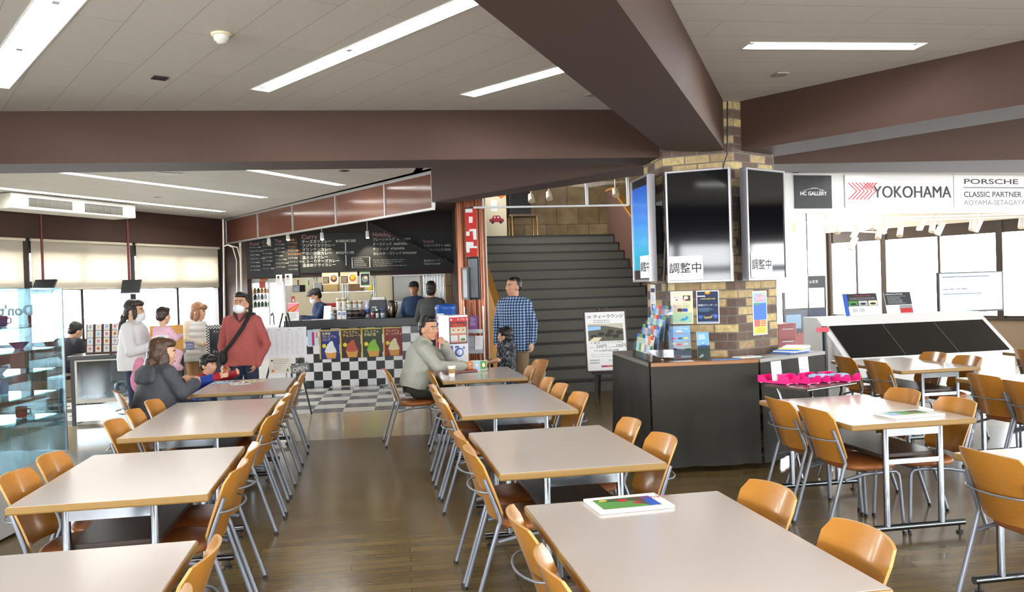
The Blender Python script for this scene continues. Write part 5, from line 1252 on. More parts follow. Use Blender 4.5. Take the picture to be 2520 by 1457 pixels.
# magazine and newspaper on the tables, colouring sheets
def fmag(b, w, h, z):
    b.mat(GREEN); b.rect(-w * .42, w * .2, -h * .38, h * .3, z, True); b.mat(mat('leaf_dark', '2d4a22', .6)); b.poly([(-w * .42, h * .3), (w * .2, h * .3), (w * .1, h * .05), (-w * .3, h * .1)], z + .0002, True)
    b.mat(RED); b.disc(-.05 * w, .12 * h, .08 * w, .1 * h, z + .0004, lying=True); b.disc(.1 * w, -.1 * h, .06 * w, .09 * h, z + .0004, lying=True); b.mat(YELLOW); b.disc(-.3 * w, .2 * h, .06 * w, .06 * h, z + .0004, lying=True)
    b.mat(BLUE); b.rect(w * .2, w * .36, -h * .38, h * .3, z + .0001, True); b.mat(BROWNP); b.poly([(.08 * w, .28 * h), (.24 * w, .28 * h), (.2 * w, -.3 * h), (.14 * w, -.2 * h)], z + .0005, True)
    b.mat(RED); b.text('群の彩り', .04, .43 * w, .1 * h, z + .0006, lying=True, sx=.8)
q = on_z(1546, 1243, TH_); t = flat_sheet('garden magazine with a green and blue cover on the front table', 0, 0, TH_ + .001, .31, .21, PAPER, .10, 'magazine', 'magazine', .012, fn=fmag, q=q)
def fnews(b, w, h, z): b.mat(GREEN); b.rect(-w * .3, w * .32, -h * .2, h * .35, z, True); b.mat(LBLUE); b.rect(-w * .45, -w * .2, -h * .2, h * .2, z + .0003, True); b.mat(BROWNP); b.rect(w * .05, w * .3, 0, h * .3, z + .0004, True)
q = on_z(2236, 1022, TH_); t = flat_sheet('folded newspaper lying on the right-hand dining table', 0, 0, TH_ + .001, .36, .22, PAPER, .12, 'newspaper', 'newspaper', .014, fn=fnews, q=q)
def fcol(b, w, h, z):
    for i, m in enumerate((GREEN, YELLOW, LBLUE, BROWNP, PINK, NAVY)): b.mat(m); b.disc((-.36 + .14 * i) * w, (.12 if i % 2 else -.1) * h, .07 * w, .16 * h, z, lying=True)
for k, (u, v, lab) in enumerate(((548, 941, 'colouring sheet under the boy\'s reaching hand'), (590, 944, 'colouring sheet in the middle of the boy\'s table'), (621, 938, 'colouring sheet on the right of the boy\'s table'))):
    flat_sheet(lab, u, v, TH_ + .001, .19, .26, [LBLUE, PAPER, CREAM][k], .3 * k, 'colouring_sheet', 'sheet', .0015, 'colouring sheets on the boy\'s table', fcol)
# ------------------------------------------------------------------ cafe counter
CB = on_z(745, 953, 0); CBP = (CB.x, CB.y)
def cw(u, v, dy=0.):               # pixel -> point on a vertical plane dy behind the counter front
    return on_wall(u, v, (CB.x - sin(KDIR) * dy, CB.y + cos(KDIR) * dy), KDIR)
CT = 1.14
def ct(u, dy=.15, z=CT):
    lo, hi = cw(u, 700, dy), cw(u, 800, dy); f_ = (lo.z - z) / (lo.z - hi.z); q = lo.lerp(hi, f_); q.z = z; return q
cl0, cr0 = cw(704, 850), cw(1108, 850)
CL = (cr0 - cl0).to_2d().length
ct_t = thing('cafe_counter', 'long cafe counter with a black top and black and white checked front', 'counter', (cl0.x, cl0.y, 0), KDIR)
b = MB(tile_mat('counter_check_tile', '161412', 'e9e9ec', .1515, .25, .0, .05)); b.box(0, CL, 0, .5, 0, .99); b.build('checked_front', ct_t)
b = MB(mat('black_counter_top', '121213', .35)); b.box(-.02, CL + .02, -.05, .62, .99, CT); b.build('countertop', ct_t, .01)
sk = cw(622, 800, .25)
sink = thing('sink_unit', 'white sink unit at the left end of the cafe counter', 'sink', (sk.x, sk.y, 0), KDIR); SL = (cw(700, 800, .25) - sk).to_2d().length
b = MB(WHITE); b.box(0, SL, 0, .5, 0, .95); b.build('cabinet', sink); b = MB(mat('white_enamel', 'eceff2', .15)); b.box(0, SL, -.03, .52, .95, 1.06); b.build('basin', sink, .02)
b = MB(CHROME); b.tube([(SL * .55, .3, 1.06), (SL * .55, .3, 1.22), (SL * .55, .22, 1.27), (SL * .55, .1, 1.24)], .014, 8); b.build('tap', sink)
# soft-serve posters
GOLD = mat('gold_strip', 'd8b93a', .4)
def soft(bg, cream_h, cone_h, txt, left=True):
    cm, km, gm = mat('cream_' + cream_h, cream_h, .5), mat('cone_waffle', cone_h, .6), mat('poster_' + bg, bg, .45)
    def g(b, w, h):
        b.mat(gm); b.rect(-w * .5, w * .5, 0, h, -.001); b.mat(GOLD)
        if left: b.rect(-w * .5, -w * .43, 0, h, -.0015)
        b.rect(-w * .42, w * .48, h * .945, h * .985, -.0013)
        b.mat(mat('gold_letters', 'e2cf8c', .5)); b.text('TOMIZ プレミアムアイス', w * .078, .03 * w, h * .955, -.0018)
        for i, s in enumerate(txt): b.text(s, w * .145, -.36 * w, h * (.83 - .105 * i), -.0018, 'LEFT', bold=.015)
        b.mat(YELLOW); b.disc(-.26 * w, .45 * h, .1 * w, .07 * h, -.0016)
        b.mat(km); b.poly([(-.24 * w, .26 * h), (.36 * w, .26 * h), (.3 * w, .02 * h), (-.12 * w, .02 * h)], -.0016)
        b.mat(cm)
        for x, z, rx, rz_ in ((.06, .27, .3, .065), (.06, .34, .27, .06), (.05, .41, .22, .055), (.06, .475, .175, .05), (.09, .53, .12, .045), (.12, .575, .07, .03)): b.disc(x * w, z * h, rx * w, rz_ * h, -.002 - z * .001, 24)
        b.mat(mat('shade_' + cream_h, '%02x%02x%02x' % tuple(int(int(cream_h[i:i + 2], 16) * .72) for i in (0, 2, 4)), .5))
        for z0, r in ((.30, .28), (.37, .24), (.44, .18), (.5, .13)): b.poly([((.06 - r) * w, (z0 + .0) * h), ((.06 + r) * w, (z0 + .035) * h), ((.06 + r * .9) * w, (z0 + .042) * h), ((.06 - r * .7) * w, (z0 + .012) * h)], -.0031)
    return g
for (u0, u1, v0, v1), a, lab in (
 ((787, 836, 811, 884), ('1a2a78', 'eef0f2', 'd39a4e', ['北海道', 'プレミアム', 'バニラ']), 'blue vanilla soft-serve poster on the checked counter front'),
 ((838, 889, 808, 881), ('3a211c', 'b5553c', 'c98a44', ['プレミアム', 'チョコレート']), 'brown chocolate soft-serve poster on the checked counter front'),
 ((890, 942, 806, 879), ('1f3320', '86c03c', 'd0963f', ['プレミアム', '宇治抹茶']), 'dark green matcha soft-serve poster on the checked counter front'),
 ((944, 991, 804, 876), ('7e1a22', 'ece2b4', 'c8813f', ['プレミアム', 'ル・レクチェ']), 'dark red pear soft-serve poster on the checked counter front')):
    p, q = cw(u0, v1, -.004), cw(u1, v1, -.004); m_ = cw((u0 + u1) / 2, v1, -.004); top_ = cw((u0 + u1) / 2, v0, -.004)
    sheet('poster', lab, 'poster', m_, KDIR, (q - p).length, top_.z - m_.z, soft(*a), group='soft serve posters on the counter')
def fprice(b, w, h):
    b.mat(mat('pale_blue_sheet', 'c9dcea', .6)); b.rect(-w * .48, w * .48, h * .02, h * .98, -.001); lines(b, BLUE, -.45 * w, .45 * w, .05 * h, .92 * h, 10, -.0014, seed=3, t=.3); b.mat(RED); b.rect(-.1 * w, .12 * w, .05 * h, .85 * h, -.0013); b.rect(.3 * w, .38 * w, .5 * h, .85 * h, -.0013)
m_ = cw(771, 853, -.004); sheet('price_sheet', 'pale blue price sheet on the checked counter left of the blue poster', 'notice', m_, KDIR, .19, .29, fprice)
m_ = cw(1040, 794, -.055); sheet('label_sign', 'small pale label with a character on the black counter edge', 'sign', m_, KDIR, .1, .1, lambda b, w, h: (b.mat(INK), b.text('返', .08, 0, .022, -.001, bold=.02)))
# things on the counter
def box_thing(name, label, cat, q, dims, m, rz=KDIR, group=None, bev=.006, extra=None, part='body'):
    t = thing(name, label, cat, q, rz, group); b = MB(m); b.box(-dims[0] / 2, dims[0] / 2, -dims[1] / 2, dims[1] / 2, 0, dims[2]); b.build(part, t, bev)
    if extra: extra(t, *dims)
    return t
def fdog(b, w, h):
    b.mat(PINK); b.rect(-w * .5, w * .5, h * .5, h * .97, -.001); b.mat(RED); b.poly([(-.5 * w, .5 * h), (-.5 * w, .62 * h), (.5 * w, .95 * h), (.5 * w, .8 * h), (.1 * w, .5 * h)], -.0013); b.mat(ORANGE); b.poly([(-.42 * w, .53 * h), (-.3 * w, .63 * h), (.4 * w, .88 * h), (.42 * w, .8 * h), (.1 * w, .6 * h), (-.25 * w, .5 * h)], -.0016)
    lines(b, GREY, -.4 * w, .4 * w, .05 * h, .45 * h, 7, -.0013, seed=2)
sheet('menu_card', 'menu card with a hot dog picture standing on the left of the black counter', 'menu card', ct(722, .1), KDIR, .185, .31, fdog, tilt=rad(4))
sheet('white_panel', 'white tablet panel tilted on the black counter by the barista', 'tablet', ct(804, .12), KDIR - .25, .13, .245, lambda b, w, h: None, .012, tilt=rad(14))
for u, lab in ((835, 'white card with a round blue print on the black counter, the left one'), (847, 'white card with a square blue print on the black counter, the right one')):
    sheet('card_sign', lab, 'sign', ct(u, .1), KDIR, .075, .15, lambda b, w, h, u=u: (b.mat(BLUE), b.disc(0, .62 * h, .32 * w, .16 * h, -.001) if u < 840 else b.rect(-.32 * w, .32 * w, .46 * h, .76 * h, -.001), b.mat(PAPER), b.rect(-.12 * w, .12 * w, .55 * h, .68 * h, -.0014)))
flat_sheet('white paper lying on the black counter before the barista', 0, 0, CT, .3, .2, PAPER, KDIR, 'paper', 'paper', q=ct(757, .2))
flat_sheet('white menu folder lying on the black counter left of the tablet', 0, 0, CT, .22, .16, PAPER, KDIR + .2, 'menu_folder', 'menu', .012, q=ct(783, .14))
box_thing('pen_box', 'small dark box on the black counter beside the hot dog card', 'box', ct(740, .12), (.045, .045, .07), mat('dark_grey_box', '4a4a4c', .5))
GLASSJ = glass_mat('jar_glass', 'e6eef0', .1)
def jar(u, dy, r, h, lab, content, z=CT, lid=BLACK):
    t = thing('glass_jar', lab, 'jar', ct(u, dy, z), 0, 'glass jars on the cafe counter')
    b = MB(GLASSJ); b.lathe([(r * .9, 0), (r, .01), (r, h * .8), (r * .8, h * .9)], n=16); b.build('glass', t); b = MB(content); b.lathe([(r * .85, .004), (r * .92, .012), (r * .92, h * .55)], n=16); b.build('contents', t); b = MB(lid); b.cyl((0, 0, h * .88), (0, 0, h), r * .85, n=16); b.build('lid', t)
jar(818, .1, .028, .12, 'small pale jar between the white tablet and the blue printed cards', LBLUE, lid=WHITE)
jar(825, .16, .024, .1, 'small amber jar just left of the blue printed cards', ORANGE, lid=WHITE)
jar(918, .1, .035, .17, 'glass jar of red sweets before the black coffee machine', RED)
jar(929, .1, .034, .15, 'glass jar of white sugar before the black coffee machine', PAPER, lid=CHROME)
jar(943, .1, .05, .16, 'wide glass jar with a blue top before the black coffee machine', LGREY, lid=BLUE)
q = ct(880, .2); t = thing('wire_basket', 'chrome wire basket of dark bags in the middle of the counter', 'basket', q, KDIR); b = MB(CHROME)
for z in (.02, .1, .18): b.tube([(-.2, -.1, z), (.2, -.1, z), (.2, .1, z), (-.2, .1, z)], .004, 6, closed=True)
for i in range(9): b.tube([(-.2 + .05 * i, -.1, .18), (-.2 + .05 * i, -.1, .02), (-.2 + .05 * i, .1, .02), (-.2 + .05 * i, .1, .18)], .0025, 5)
b.build('wire_frame', t)
bb = Blob()
for x, y, r in ((-.1, 0, .07), (0, .01, .08), (.1, 0, .07)): bb.ell((x, y, .09), (r * .8, .06, .06))
o = bb.fuse('coffee_bag', mat('dark_coffee_bag', '3c2524', .5, vary=.3, vs=18), None, .012, 2, .012, 20); o.location = q; o.rotation_euler = (0, 0, KDIR); tag(o, 'lumpy dark bags lying in the chrome wire basket', 'bag')
# cup shelf and cups
q = ct(865, .42); t = thing('cup_stand', 'low dark stand behind the counter carrying stacks of paper cups', 'stand', q, KDIR); b = MB(mat('dark_stand', '2c2a2a', .5)); b.box(-.3, .3, -.1, .1, 0, .15); b.build('body', t, .006)
CUPW = mat('white_paper_cup', 'efece4', .6); CUPB = mat('kraft_sleeve', 'a5854f', .7)
for i, (dx, dy, n) in enumerate(((-.22, 0, 3), (-.125, 0, 3), (-.03, -.02, 2), (.065, 0, 2), (.16, 0, 2))):
    R = Matrix.Rotation(KDIR, 3, 'Z'); p = q + R @ V((dx, dy, .15))
    t = thing('paper_cup_stack', 'stack of white paper cups with kraft sleeves on the stand, %s' % ['leftmost', 'second from the left', 'in the middle', 'second from the right', 'rightmost'][i], 'cup stack', p, 0, 'stacks of paper cups')
    for k in range(n):
        b = MB(CUPW); b.lathe([(.03, .055 * k), (.042, .055 * k + .1), (.044, .055 * k + .105)], n=16)
        if k == n - 1: b.mat(CUPB); b.lathe([(.0345, .055 * k + .03), (.0412, .055 * k + .08)], n=16)
        b.build('cup', t)
t = box_thing('coffee_machine', 'black coffee machine on the counter with papers on top', 'coffee machine', ct(932, .4), (.29, .28, .31), BLACK)
b = MB(LGREY); b.box(-.1, -.02, -.146, -.14, .12, .2); b.build('label', t); b = MB(PAPER); b.box(-.1, .12, -.1, .1, .312, .36); b.build('paper_pile', t)
t = thing('thermos_pot', 'tall dark steel thermos pot at the right of the coffee machine', 'thermos', ct(964, .2), .6); b = MB(mat('dark_steel', '6a625a', .25, 1.)); b.lathe([(.065, 0), (.07, .01), (.07, .2), (.06, .25)], n=20); b.build('body', t); b = MB(BLACK); b.lathe([(.06, .25), (.055, .29), (.03, .3)], n=20); b.build('lid', t); b = MB(BLACK); b.tube([(.06, 0, .26), (.11, 0, .26), (.12, 0, .18), (.1, 0, .08), (.07, 0, .06)], .011, 8); b.build('handle', t)
t = thing('clear_bottle', 'clear glass bottle beside the papers on the coffee machine', 'bottle', ct(917, .59, CT), 0); b = MB(GLASSJ); b.lathe([(.04, 0), (.042, .02), (.042, .3), (.02, .37), (.018, .42)], n=16); b.build('glass', t); b = MB(WHITE); b.cyl((0, 0, .42), (0, 0, .44), .02); b.build('cap', t)
t = thing('spray_bottle', 'white and blue bottle at the right end of the paper cups', 'bottle', ct(905, .3), 0); b = MB(mat('pale_bottle', 'cdd6e6', .4)); b.lathe([(.04, 0), (.042, .02), (.042, .2), (.02, .25), (.015, .3)], n=16); b.build('body', t); b = MB(BLUE); b.lathe([(.0425, .07), (.0425, .16)], n=16); b.build('label', t)
# kitchen behind
def kx(u, v, dy): return on_wall(u, v, kit(0, dy), KDIR)
def kbox(name, label, cat, u0, u1, v0, v1, dy, depth, m, z0=None, bev=.004):
    a, c = kx(u0, v0, dy), kx(u1, v1, dy); t = thing(name, label, cat, ((a.x + c.x) / 2, (a.y + c.y) / 2, c.z if z0 is None else z0), KDIR)
    w = (V((c.x, c.y)) - V((a.x, a.y))).length; zb_ = c.z if z0 is None else z0; b = MB(m); b.box(-w / 2, w / 2, 0, depth, 0, a.z - zb_); b.build('body', t, bev); return t, w, a.z - zb_
# lit drinks fridge
a, c = kx(613, 686, .3), kx(705, 800, .3); fw = (V((c.x, c.y)) - V((a.x, a.y))).length; fh = a.z
fr = thing('drinks_fridge', 'bright white drinks fridge with lit shelves behind the left end of the counter', 'fridge', (a.x, a.y, 0), KDIR)
LITW = mat('lit_fridge_lining', 'ffffff', .5, emit=.9)
b = MB(WHITE); b.box(0, .04, 0, .55, 0, fh); b.box(fw - .04, fw, 0, .55, 0, fh); b.box(.04, fw - .04, 0, .55, fh - .09, fh); b.box(.04, fw - .04, 0, .55, 0, .62); b.box(fw * .52, fw * .56, 0, .55, .62, fh - .09); b.build('cabinet', fr)
b = MB(LITW); b.box(.04, fw - .04, .52, .54, .62, fh - .09); b.build('lit_lining', fr)
for z in (1.34, 1.49, 1.62): b = MB(WHITE); b.box(.04, fw * .52, .04, .5, z - .002, z + .013); b.build('shelf', fr)
b = MB(mat('red_white_label', 'd9605a', .6)); b.box(fw * .28, fw * .45, -.006, -.001, fh - .2, fh - .06); b.build('label', fr); b = MB(ORANGE); b.box(fw * .3, fw * .52, -.004, 0, fh - .05, fh); b.build('header_strip', fr)
BTL = [('amber', 'c07a26'), ('green', '3f6a4a'), ('dark', '3a3f48'), ('clear', 'c8d4dc')]
R = Matrix.Rotation(KDIR, 3, 'Z'); zn = {1.355: 'bottom', 1.505: 'middle', 1.635: 'top'}
for z, seq in ((1.355, (1, 1, 2, 1, 1)), (1.505, (2, 3, 2, 3)), (1.635, (0, 2, 0, 0, 2))):
    for i, s in enumerate(seq):
        p = V((a.x, a.y, z)) + R @ V((0.085 + .07 * i, .12, 0)); p.z = z + .001
        t = thing('bottle', '%s bottle on the %s fridge shelf, %s' % (BTL[s][0], zn[z], ['leftmost', 'second', 'third', 'fourth', 'fifth'][i] + (' from the left' if i else '')), 'bottle', p, 0, 'bottles in the drinks fridge')
        b = MB(mat('bottle_' + BTL[s][0], BTL[s][1], .2)); b.lathe([(.03, 0), (.032, .008), (.032, .075), (.016, .1), (.015, .115), (.0, .115)], n=12); b.build('body', t)
# chalkboards on the header
CHK = mat('chalkboard', '26282a', .8, vary=.15, vs=5)
CHALK = mat('white_chalk', 'c9c9c4', .9); CHALKO = mat('orange_chalk', 'd08a4a', .9); CHALKP = mat('pink_chalk', 'b07a84', .9)
def board(name, label, u0, u1, v0, v1, fn):
    p, q = on_wall(u0, v1, kit(0, -.03), KDIR), on_wall(u1, v1, kit(0, -.03), KDIR); tp_ = on_wall(u0, v0, kit(0, -.03), KDIR)
    w = (q - p).to_2d().length; h = tp_.z - p.z; t = thing(name, label, 'chalkboard', ((p.x + q.x) / 2, (p.y + q.y) / 2, p.z), KDIR)
    b = MB(CHK); b.box(-w / 2, w / 2, 0, .025, 0, h); b.mat(CHALK); fn(b, w, h); b.build('board', t); return t
def fb1(b, w, h):
    for i, (hd_, n, m, seed) in enumerate((('Food', 7, CHALKP, 2), ('Cafe', 7, CHALKP, 5), ('Tea', 7, CHALKP, 7), ('Hot', 8, CHALKO, 9))):
        x0 = (-.46 + .25 * i) * w; b.mat(m); b.text(hd_, .09, x0, h * (.83 + .03 * i), -.002, 'LEFT')
        for k in range(n):
            b.mat(CHALKO if i == 3 and k < 4 else CHALK); z = h * (.76 + .03 * i - .098 * k); b.text(['コーヒー', 'カフェラテ', 'ココア', 'レモンティー', 'アイス', 'ミルク', 'ソーダ', 'モカ'][(k + 2 * i) % 8] + ' ¥%d50' % (3 + (k + i) % 3), .036, x0, z, -.002, 'LEFT')
board('chalkboard', 'grey menu chalkboard on the left above the cafe counter', 612, 736, 588, 683, fb1)
def fb2(b, w, h):
    b.mat(CHALKP); b.text('Curry', .13, -.49 * w, h * .86, -.002, 'LEFT'); b.text('Hotdog', .12, -.03 * w, h * .88, -.002, 'LEFT'); b.text('Snack', .1, .3 * w, h * .68, -.002, 'LEFT'); b.mat(CHALK)
    for i, s in enumerate(('チーズカツカレー', 'フジヤマカツカレー', 'マウンテンカレー', '季節の野菜カレー', '温泉玉子カレー', 'とろ〜りチーズカレー', '温泉卵ドライカレー')): b.text(s, .075, -.49 * w, h * (.755 - .1 * i), -.002, 'LEFT', bold=.01)
    b.text('¥1000/¥1200', .075, -.27 * w, h * .755, -.002, 'LEFT'); b.text('¥900/¥1100', .075, -.27 * w, h * .455, -.002, 'LEFT')
    b.rect(-.21 * w, -.204 * w, h * .53, h * .74, -.002); b.rect(-.21 * w, -.204 * w, h * .16, h * .43, -.002)
    for x0, x1, z0, z1 in ((-.17, -.165, .1, .36), (-.055, -.05, .1, .36), (-.17, -.05, .095, .1), (-.17, -.05, .36, .365)): b.rect(x0 * w, x1 * w, z0 * h, z1 * h, -.002)
    lines(b, CHALK, -.155 * w, -.07 * w, .12 * h, .34 * h, 5, -.002, seed=3, t=.3)
    for i, s in enumerate(('プレーンドッグ  ¥600/¥800', 'チーズドッグ  ¥600/¥800', 'チリドッグ  ¥700/¥900', 'カレーチーズドッグ ¥750/¥950')): b.text(s, .065, -.03 * w, h * (.77 - .12 * i), -.002, 'LEFT')
    lines(b, CHALK, -.03 * w, .2 * w, .1 * h, .3 * h, 4, -.002, seed=6, t=.2); b.text('フライドポテト ¥400', .06, .3 * w, h * .58, -.002, 'LEFT'); b.text('オニオンリング ¥350', .06, .3 * w, h * .47, -.002, 'LEFT'); b.text('本日のスープ  特選', .055, .3 * w, h * .2, -.002, 'LEFT'); b.text("TODAY'S SOUP", .05, .3 * w, h * .12, -.002, 'LEFT')
board('chalkboard', 'large black curry and hot dog chalkboard above the middle of the counter', 741, 1118, 575, 672, fb2)
# hung pictures
def fdish(m1, m2):
    def g(b, w, h):
        b.mat(CREAM); b.rect(-w * .5, w * .5, 0, h, -.001); b.mat(BROWNP); b.rect(-.46 * w, -.06 * w, .08 * h, .66 * h, -.0013); lines(b, CREAM, -.43 * w, -.1 * w, .14 * h, .6 * h, 5, -.0016, seed=2)
        b.mat(PAPER); b.disc(.22 * w, .5 * h, .27 * w, .42 * h, -.0014, 24); b.mat(m1); b.disc(.22 * w, .48 * h, .2 * w, .3 * h, -.0018, 20); b.mat(m2); b.disc(.22 * w, .56 * h, .13 * w, .18 * h, -.002, 16)
    return g
for (u0, u1, v0, v1), g, lab in (((793, 833, 671, 700), fdish(BROWNP, mat('rice_orange', 'd2a062', .6)), 'picture of a round dish with a dark caption, left of the two over the counter'), ((838, 880, 669, 699), fdish(ORANGE, YELLOW), 'picture of a fried dish with a dark caption, right of the two over the counter')):
    p, q, tp_ = kx(u0, v1, -.02), kx(u1, v1, -.02), kx(u0, v0, -.02); sheet('dish_picture', lab, 'picture', (p + q) / 2, KDIR, (q - p).length, tp_.z - p.z, g)
p, q, tp_ = kx(886, 707, -.02), kx(911, 707, -.02), kx(886, 667, -.02)
def fdk(b, w, h): b.mat(BLACK); b.rect(-.4 * w, .45 * w, .12 * h, .85 * h, -.001); b.mat(GREY); b.disc(0, .5 * h, .33 * w, .2 * h, -.0014); b.mat(CREAM); b.disc(.1 * w, .6 * h, .16 * w, .1 * h, -.0018); b.mat(GREEN); b.rect(-.5 * w, .5 * w, .9 * h, h, -.0012); b.rect(-.3 * w, .5 * w, .14 * h, .18 * h, -.0014)
sheet('dish_picture', 'dark bowl picture with a green edge hanging right of the two dish pictures', 'picture', (p + q) / 2, KDIR, (q - p).length, tp_.z - p.z, fdk)
for (u0, u1, v0, v1), lab, sd in (((680, 695, 676, 704), 'narrow white paper hanging from the left chalkboard', 3), ((702, 720, 674, 703), 'white notice with a red line hanging from the left chalkboard', 5)):
    p, q, tp_ = kx(u0, v1, -.035), kx(u1, v1, -.035), kx(u0, v0, -.035); sheet('notice', lab, 'notice', (p + q) / 2, KDIR, (q - p).length, tp_.z - p.z, lambda b, w, h, sd=sd: (lines(b, GREY, -.4 * w, .4 * w, .1 * h, .7 * h, 5, -.001, seed=sd), b.mat(RED if sd == 5 else GREY), b.rect(-.35 * w, .1 * w, .55 * h, .58 * h, -.0013), b.mat(INK), b.rect(-.3 * w, .05 * w, .68 * h, .88 * h, -.0013)))
def speaker(label, q, rz, s=1.):
    t = thing('speaker', label, 'speaker', q, rz); b = MB(BLACK); b.prism([(-.12 * s, -.09 * s), (.12 * s, -.09 * s), (.15 * s, .1 * s), (-.15 * s, .1 * s)], -.09 * s, .09 * s); b.build('cabinet', t, .008); b = MB(LGREY); b.box(-.02 * s, .02 * s, -.093 * s, -.09 * s, -.02 * s, -.006 * s); b.build('badge', t); b = MB(BLACK); b.cyl((0, 0, .09 * s), (0, 0, .22 * s), .014); b.build('bracket', t)
speaker('black speaker hanging on the kitchen wall left of the barista', kx(734, 710, .1), KDIR - .5, .8)
sheet('fire_sign', 'small red and white sign on the kitchen wall below the speaker', 'sign', kx(722, 745, 2.58), KDIR, .075, .15, lambda b, w, h: (b.mat(RED), b.rect(-w * .5, w * .5, 0, h, -.001), b.mat(PAPER), b.rect(-.25 * w, .25 * w, .1 * h, .6 * h, -.0014)))
sheet('wall_calendar', 'pale calendar on the kitchen wall right of the speaker', 'calendar', kx(758, 709, 2.58), KDIR, .12, .26, lambda b, w, h: (b.mat(mat('pale_green_paper', 'c3c9a4', .7)), b.rect(-w * .5, w * .5, 0, h, -.001), b.mat(NAVY), b.rect(.1 * w, .25 * w, .25 * h, .7 * h, -.0014), b.mat(LBLUE), b.disc(-.15 * w, .8 * h, .2 * w, .08 * h, -.0014)))
# wire rack with boxes
r0, r1 = kx(775, 770, 1.3), kx(922, 770, 1.3); RL = (r1 - r0).to_2d().length; RX = (kx(849, 770, 1.3) - r0).to_2d().length
rk2 = thing('wire_rack', 'chrome wire rack with boxes against the kitchen wall behind the barista', 'rack', (r0.x, r0.y, 0), KDIR)
for x in (0, RX - .03, RX + .03, RL):
    for y in (0, .4): b = MB(CHROME); b.cyl((x, y, 0), (x, y, 2.0), .016, n=8); b.build('post', rk2)
RSH = (.9, 1.28, 1.62)
for z in RSH:
    b = MB(CHROME); b.box(0, RL, 0, .4, z - .012, z); b.build('shelf', rk2)
R = Matrix.Rotation(KDIR, 3, 'Z')
def rack_box(lab, x, z, w, d, h, hx, name='carton', cat='box'):
    p = V((r0.x, r0.y, 0)) + R @ V((x, .2, 0)); p.z = z + .0005; box_thing(name, lab, cat, p, (w, d, h), mat('carton_' + hx, hx, .6), group='cartons on the wire rack')
rack_box('beige carton on the top shelf of the wire rack, above the barista', RX * .55, 1.62, .3, .3, .2, 'b89a66')
rack_box('red carton on the middle shelf of the wire rack, left part', RX * .6, 1.28, .4, .3, .09, 'b02a26')
rack_box('clear grey bag box on the top shelf, far left of the wire rack', RX * .12, 1.62, .14, .28, .22, '9a9c98')
rack_box('brown carton on the top shelf of the wire rack, right part', RX + .25, 1.62, .3, .3, .16, '7a5a34')
rack_box('white carton with a red oval on the middle shelf of the wire rack', RX + .48, 1.28, .22, .3, .14, 'd8cfd0')
rack_box('yellow bag box on the top shelf, far right of the wire rack', RL - .1, 1.62, .1, .2, .14, 'd8c83a')
rack_box('grey pan on the middle shelf of the wire rack', RX + .2, 1.28, .22, .25, .12, '7c7a76', 'pan', 'pan')
# kitchen worktop, steel panels, foil
a, c = kx(968, 672, 2.5), kx(1036, 745, 2.5); w_ = (c - a).to_2d().length
t = thing('steel_panel', 'flat grey steel panel behind the man in the cap', 'range hood', (a.x, a.y, c.z), KDIR); b = MB(mat('grey_panel_steel', '7d7a74', .35, .8)); b.box(0, w_, 0, .03, 0, a.z - c.z - .08); b.build('sheet', t); b = MB(LGREY); b.box(-.02, w_ + .6, -.03, .03, a.z - c.z - .08, a.z - c.z); b.build('top_rail', t); b = MB(BLACK); b.box(-.03, .0, -.02, .03, 0, a.z - c.z - .08); b.build('side_edge', t)
a, c = kx(1040, 677, 2.4), kx(1098, 745, 2.4); w_ = (c - a).to_2d().length
t = thing('corrugated_panel', 'shiny corrugated steel panel behind the man in the suit jacket', 'panel', (a.x, a.y, c.z), KDIR); b = MB(mat('shiny_steel', 'b4b6b8', .16, 1.)); n = 64; h_ = a.z - c.z
b.add([(w_ * i / n, .02 * sin(i * pi / 4), z) for z in (0, h_) for i in range(n + 1)] + [(w_ * i / n, .02 * sin(i * pi / 4) + .004, z) for z in (0, h_) for i in range(n + 1)], [(i, i + 1, n + 2 + i, n + 1 + i) for i in range(n)] + [(2 * n + 3 + i, 2 * n + 2 + i, 3 * n + 3 + i, 3 * n + 4 + i) for i in range(n)], True); b.build('sheet', t)
t, w_, h_ = kbox('foil_stove', 'foil-covered stove behind the thermos pot', 'stove', 972, 1012, 741, 790, .5, .5, mat('crumpled_foil', 'a9a9a6', .25, .9, bump=1., bs=9), 0)
t = thing('steel_pot', 'round steel pot on the shelf near the copper column', 'pot', kx(1103, 729, .6), 0); b = MB(CHROME); b.lathe([(.06, 0), (.062, .005), (.062, .15), (.065, .155)], n=20); b.build('pot', t)
q = kx(1112, 730, .6); t = thing('wall_shelf', 'steel shelf carrying the pot near the copper column', 'shelf', (q.x, q.y, q.z - .03), KDIR); b = MB(STEEL); b.box(-.16, .2, -.12, .2, 0, .025); b.build('board', t); b = MB(STEEL); b.box(-.12, -.09, -.1, .2, -.9, 0); b.box(.14, .17, -.1, .2, -.9, 0); b.build('bracket', t)
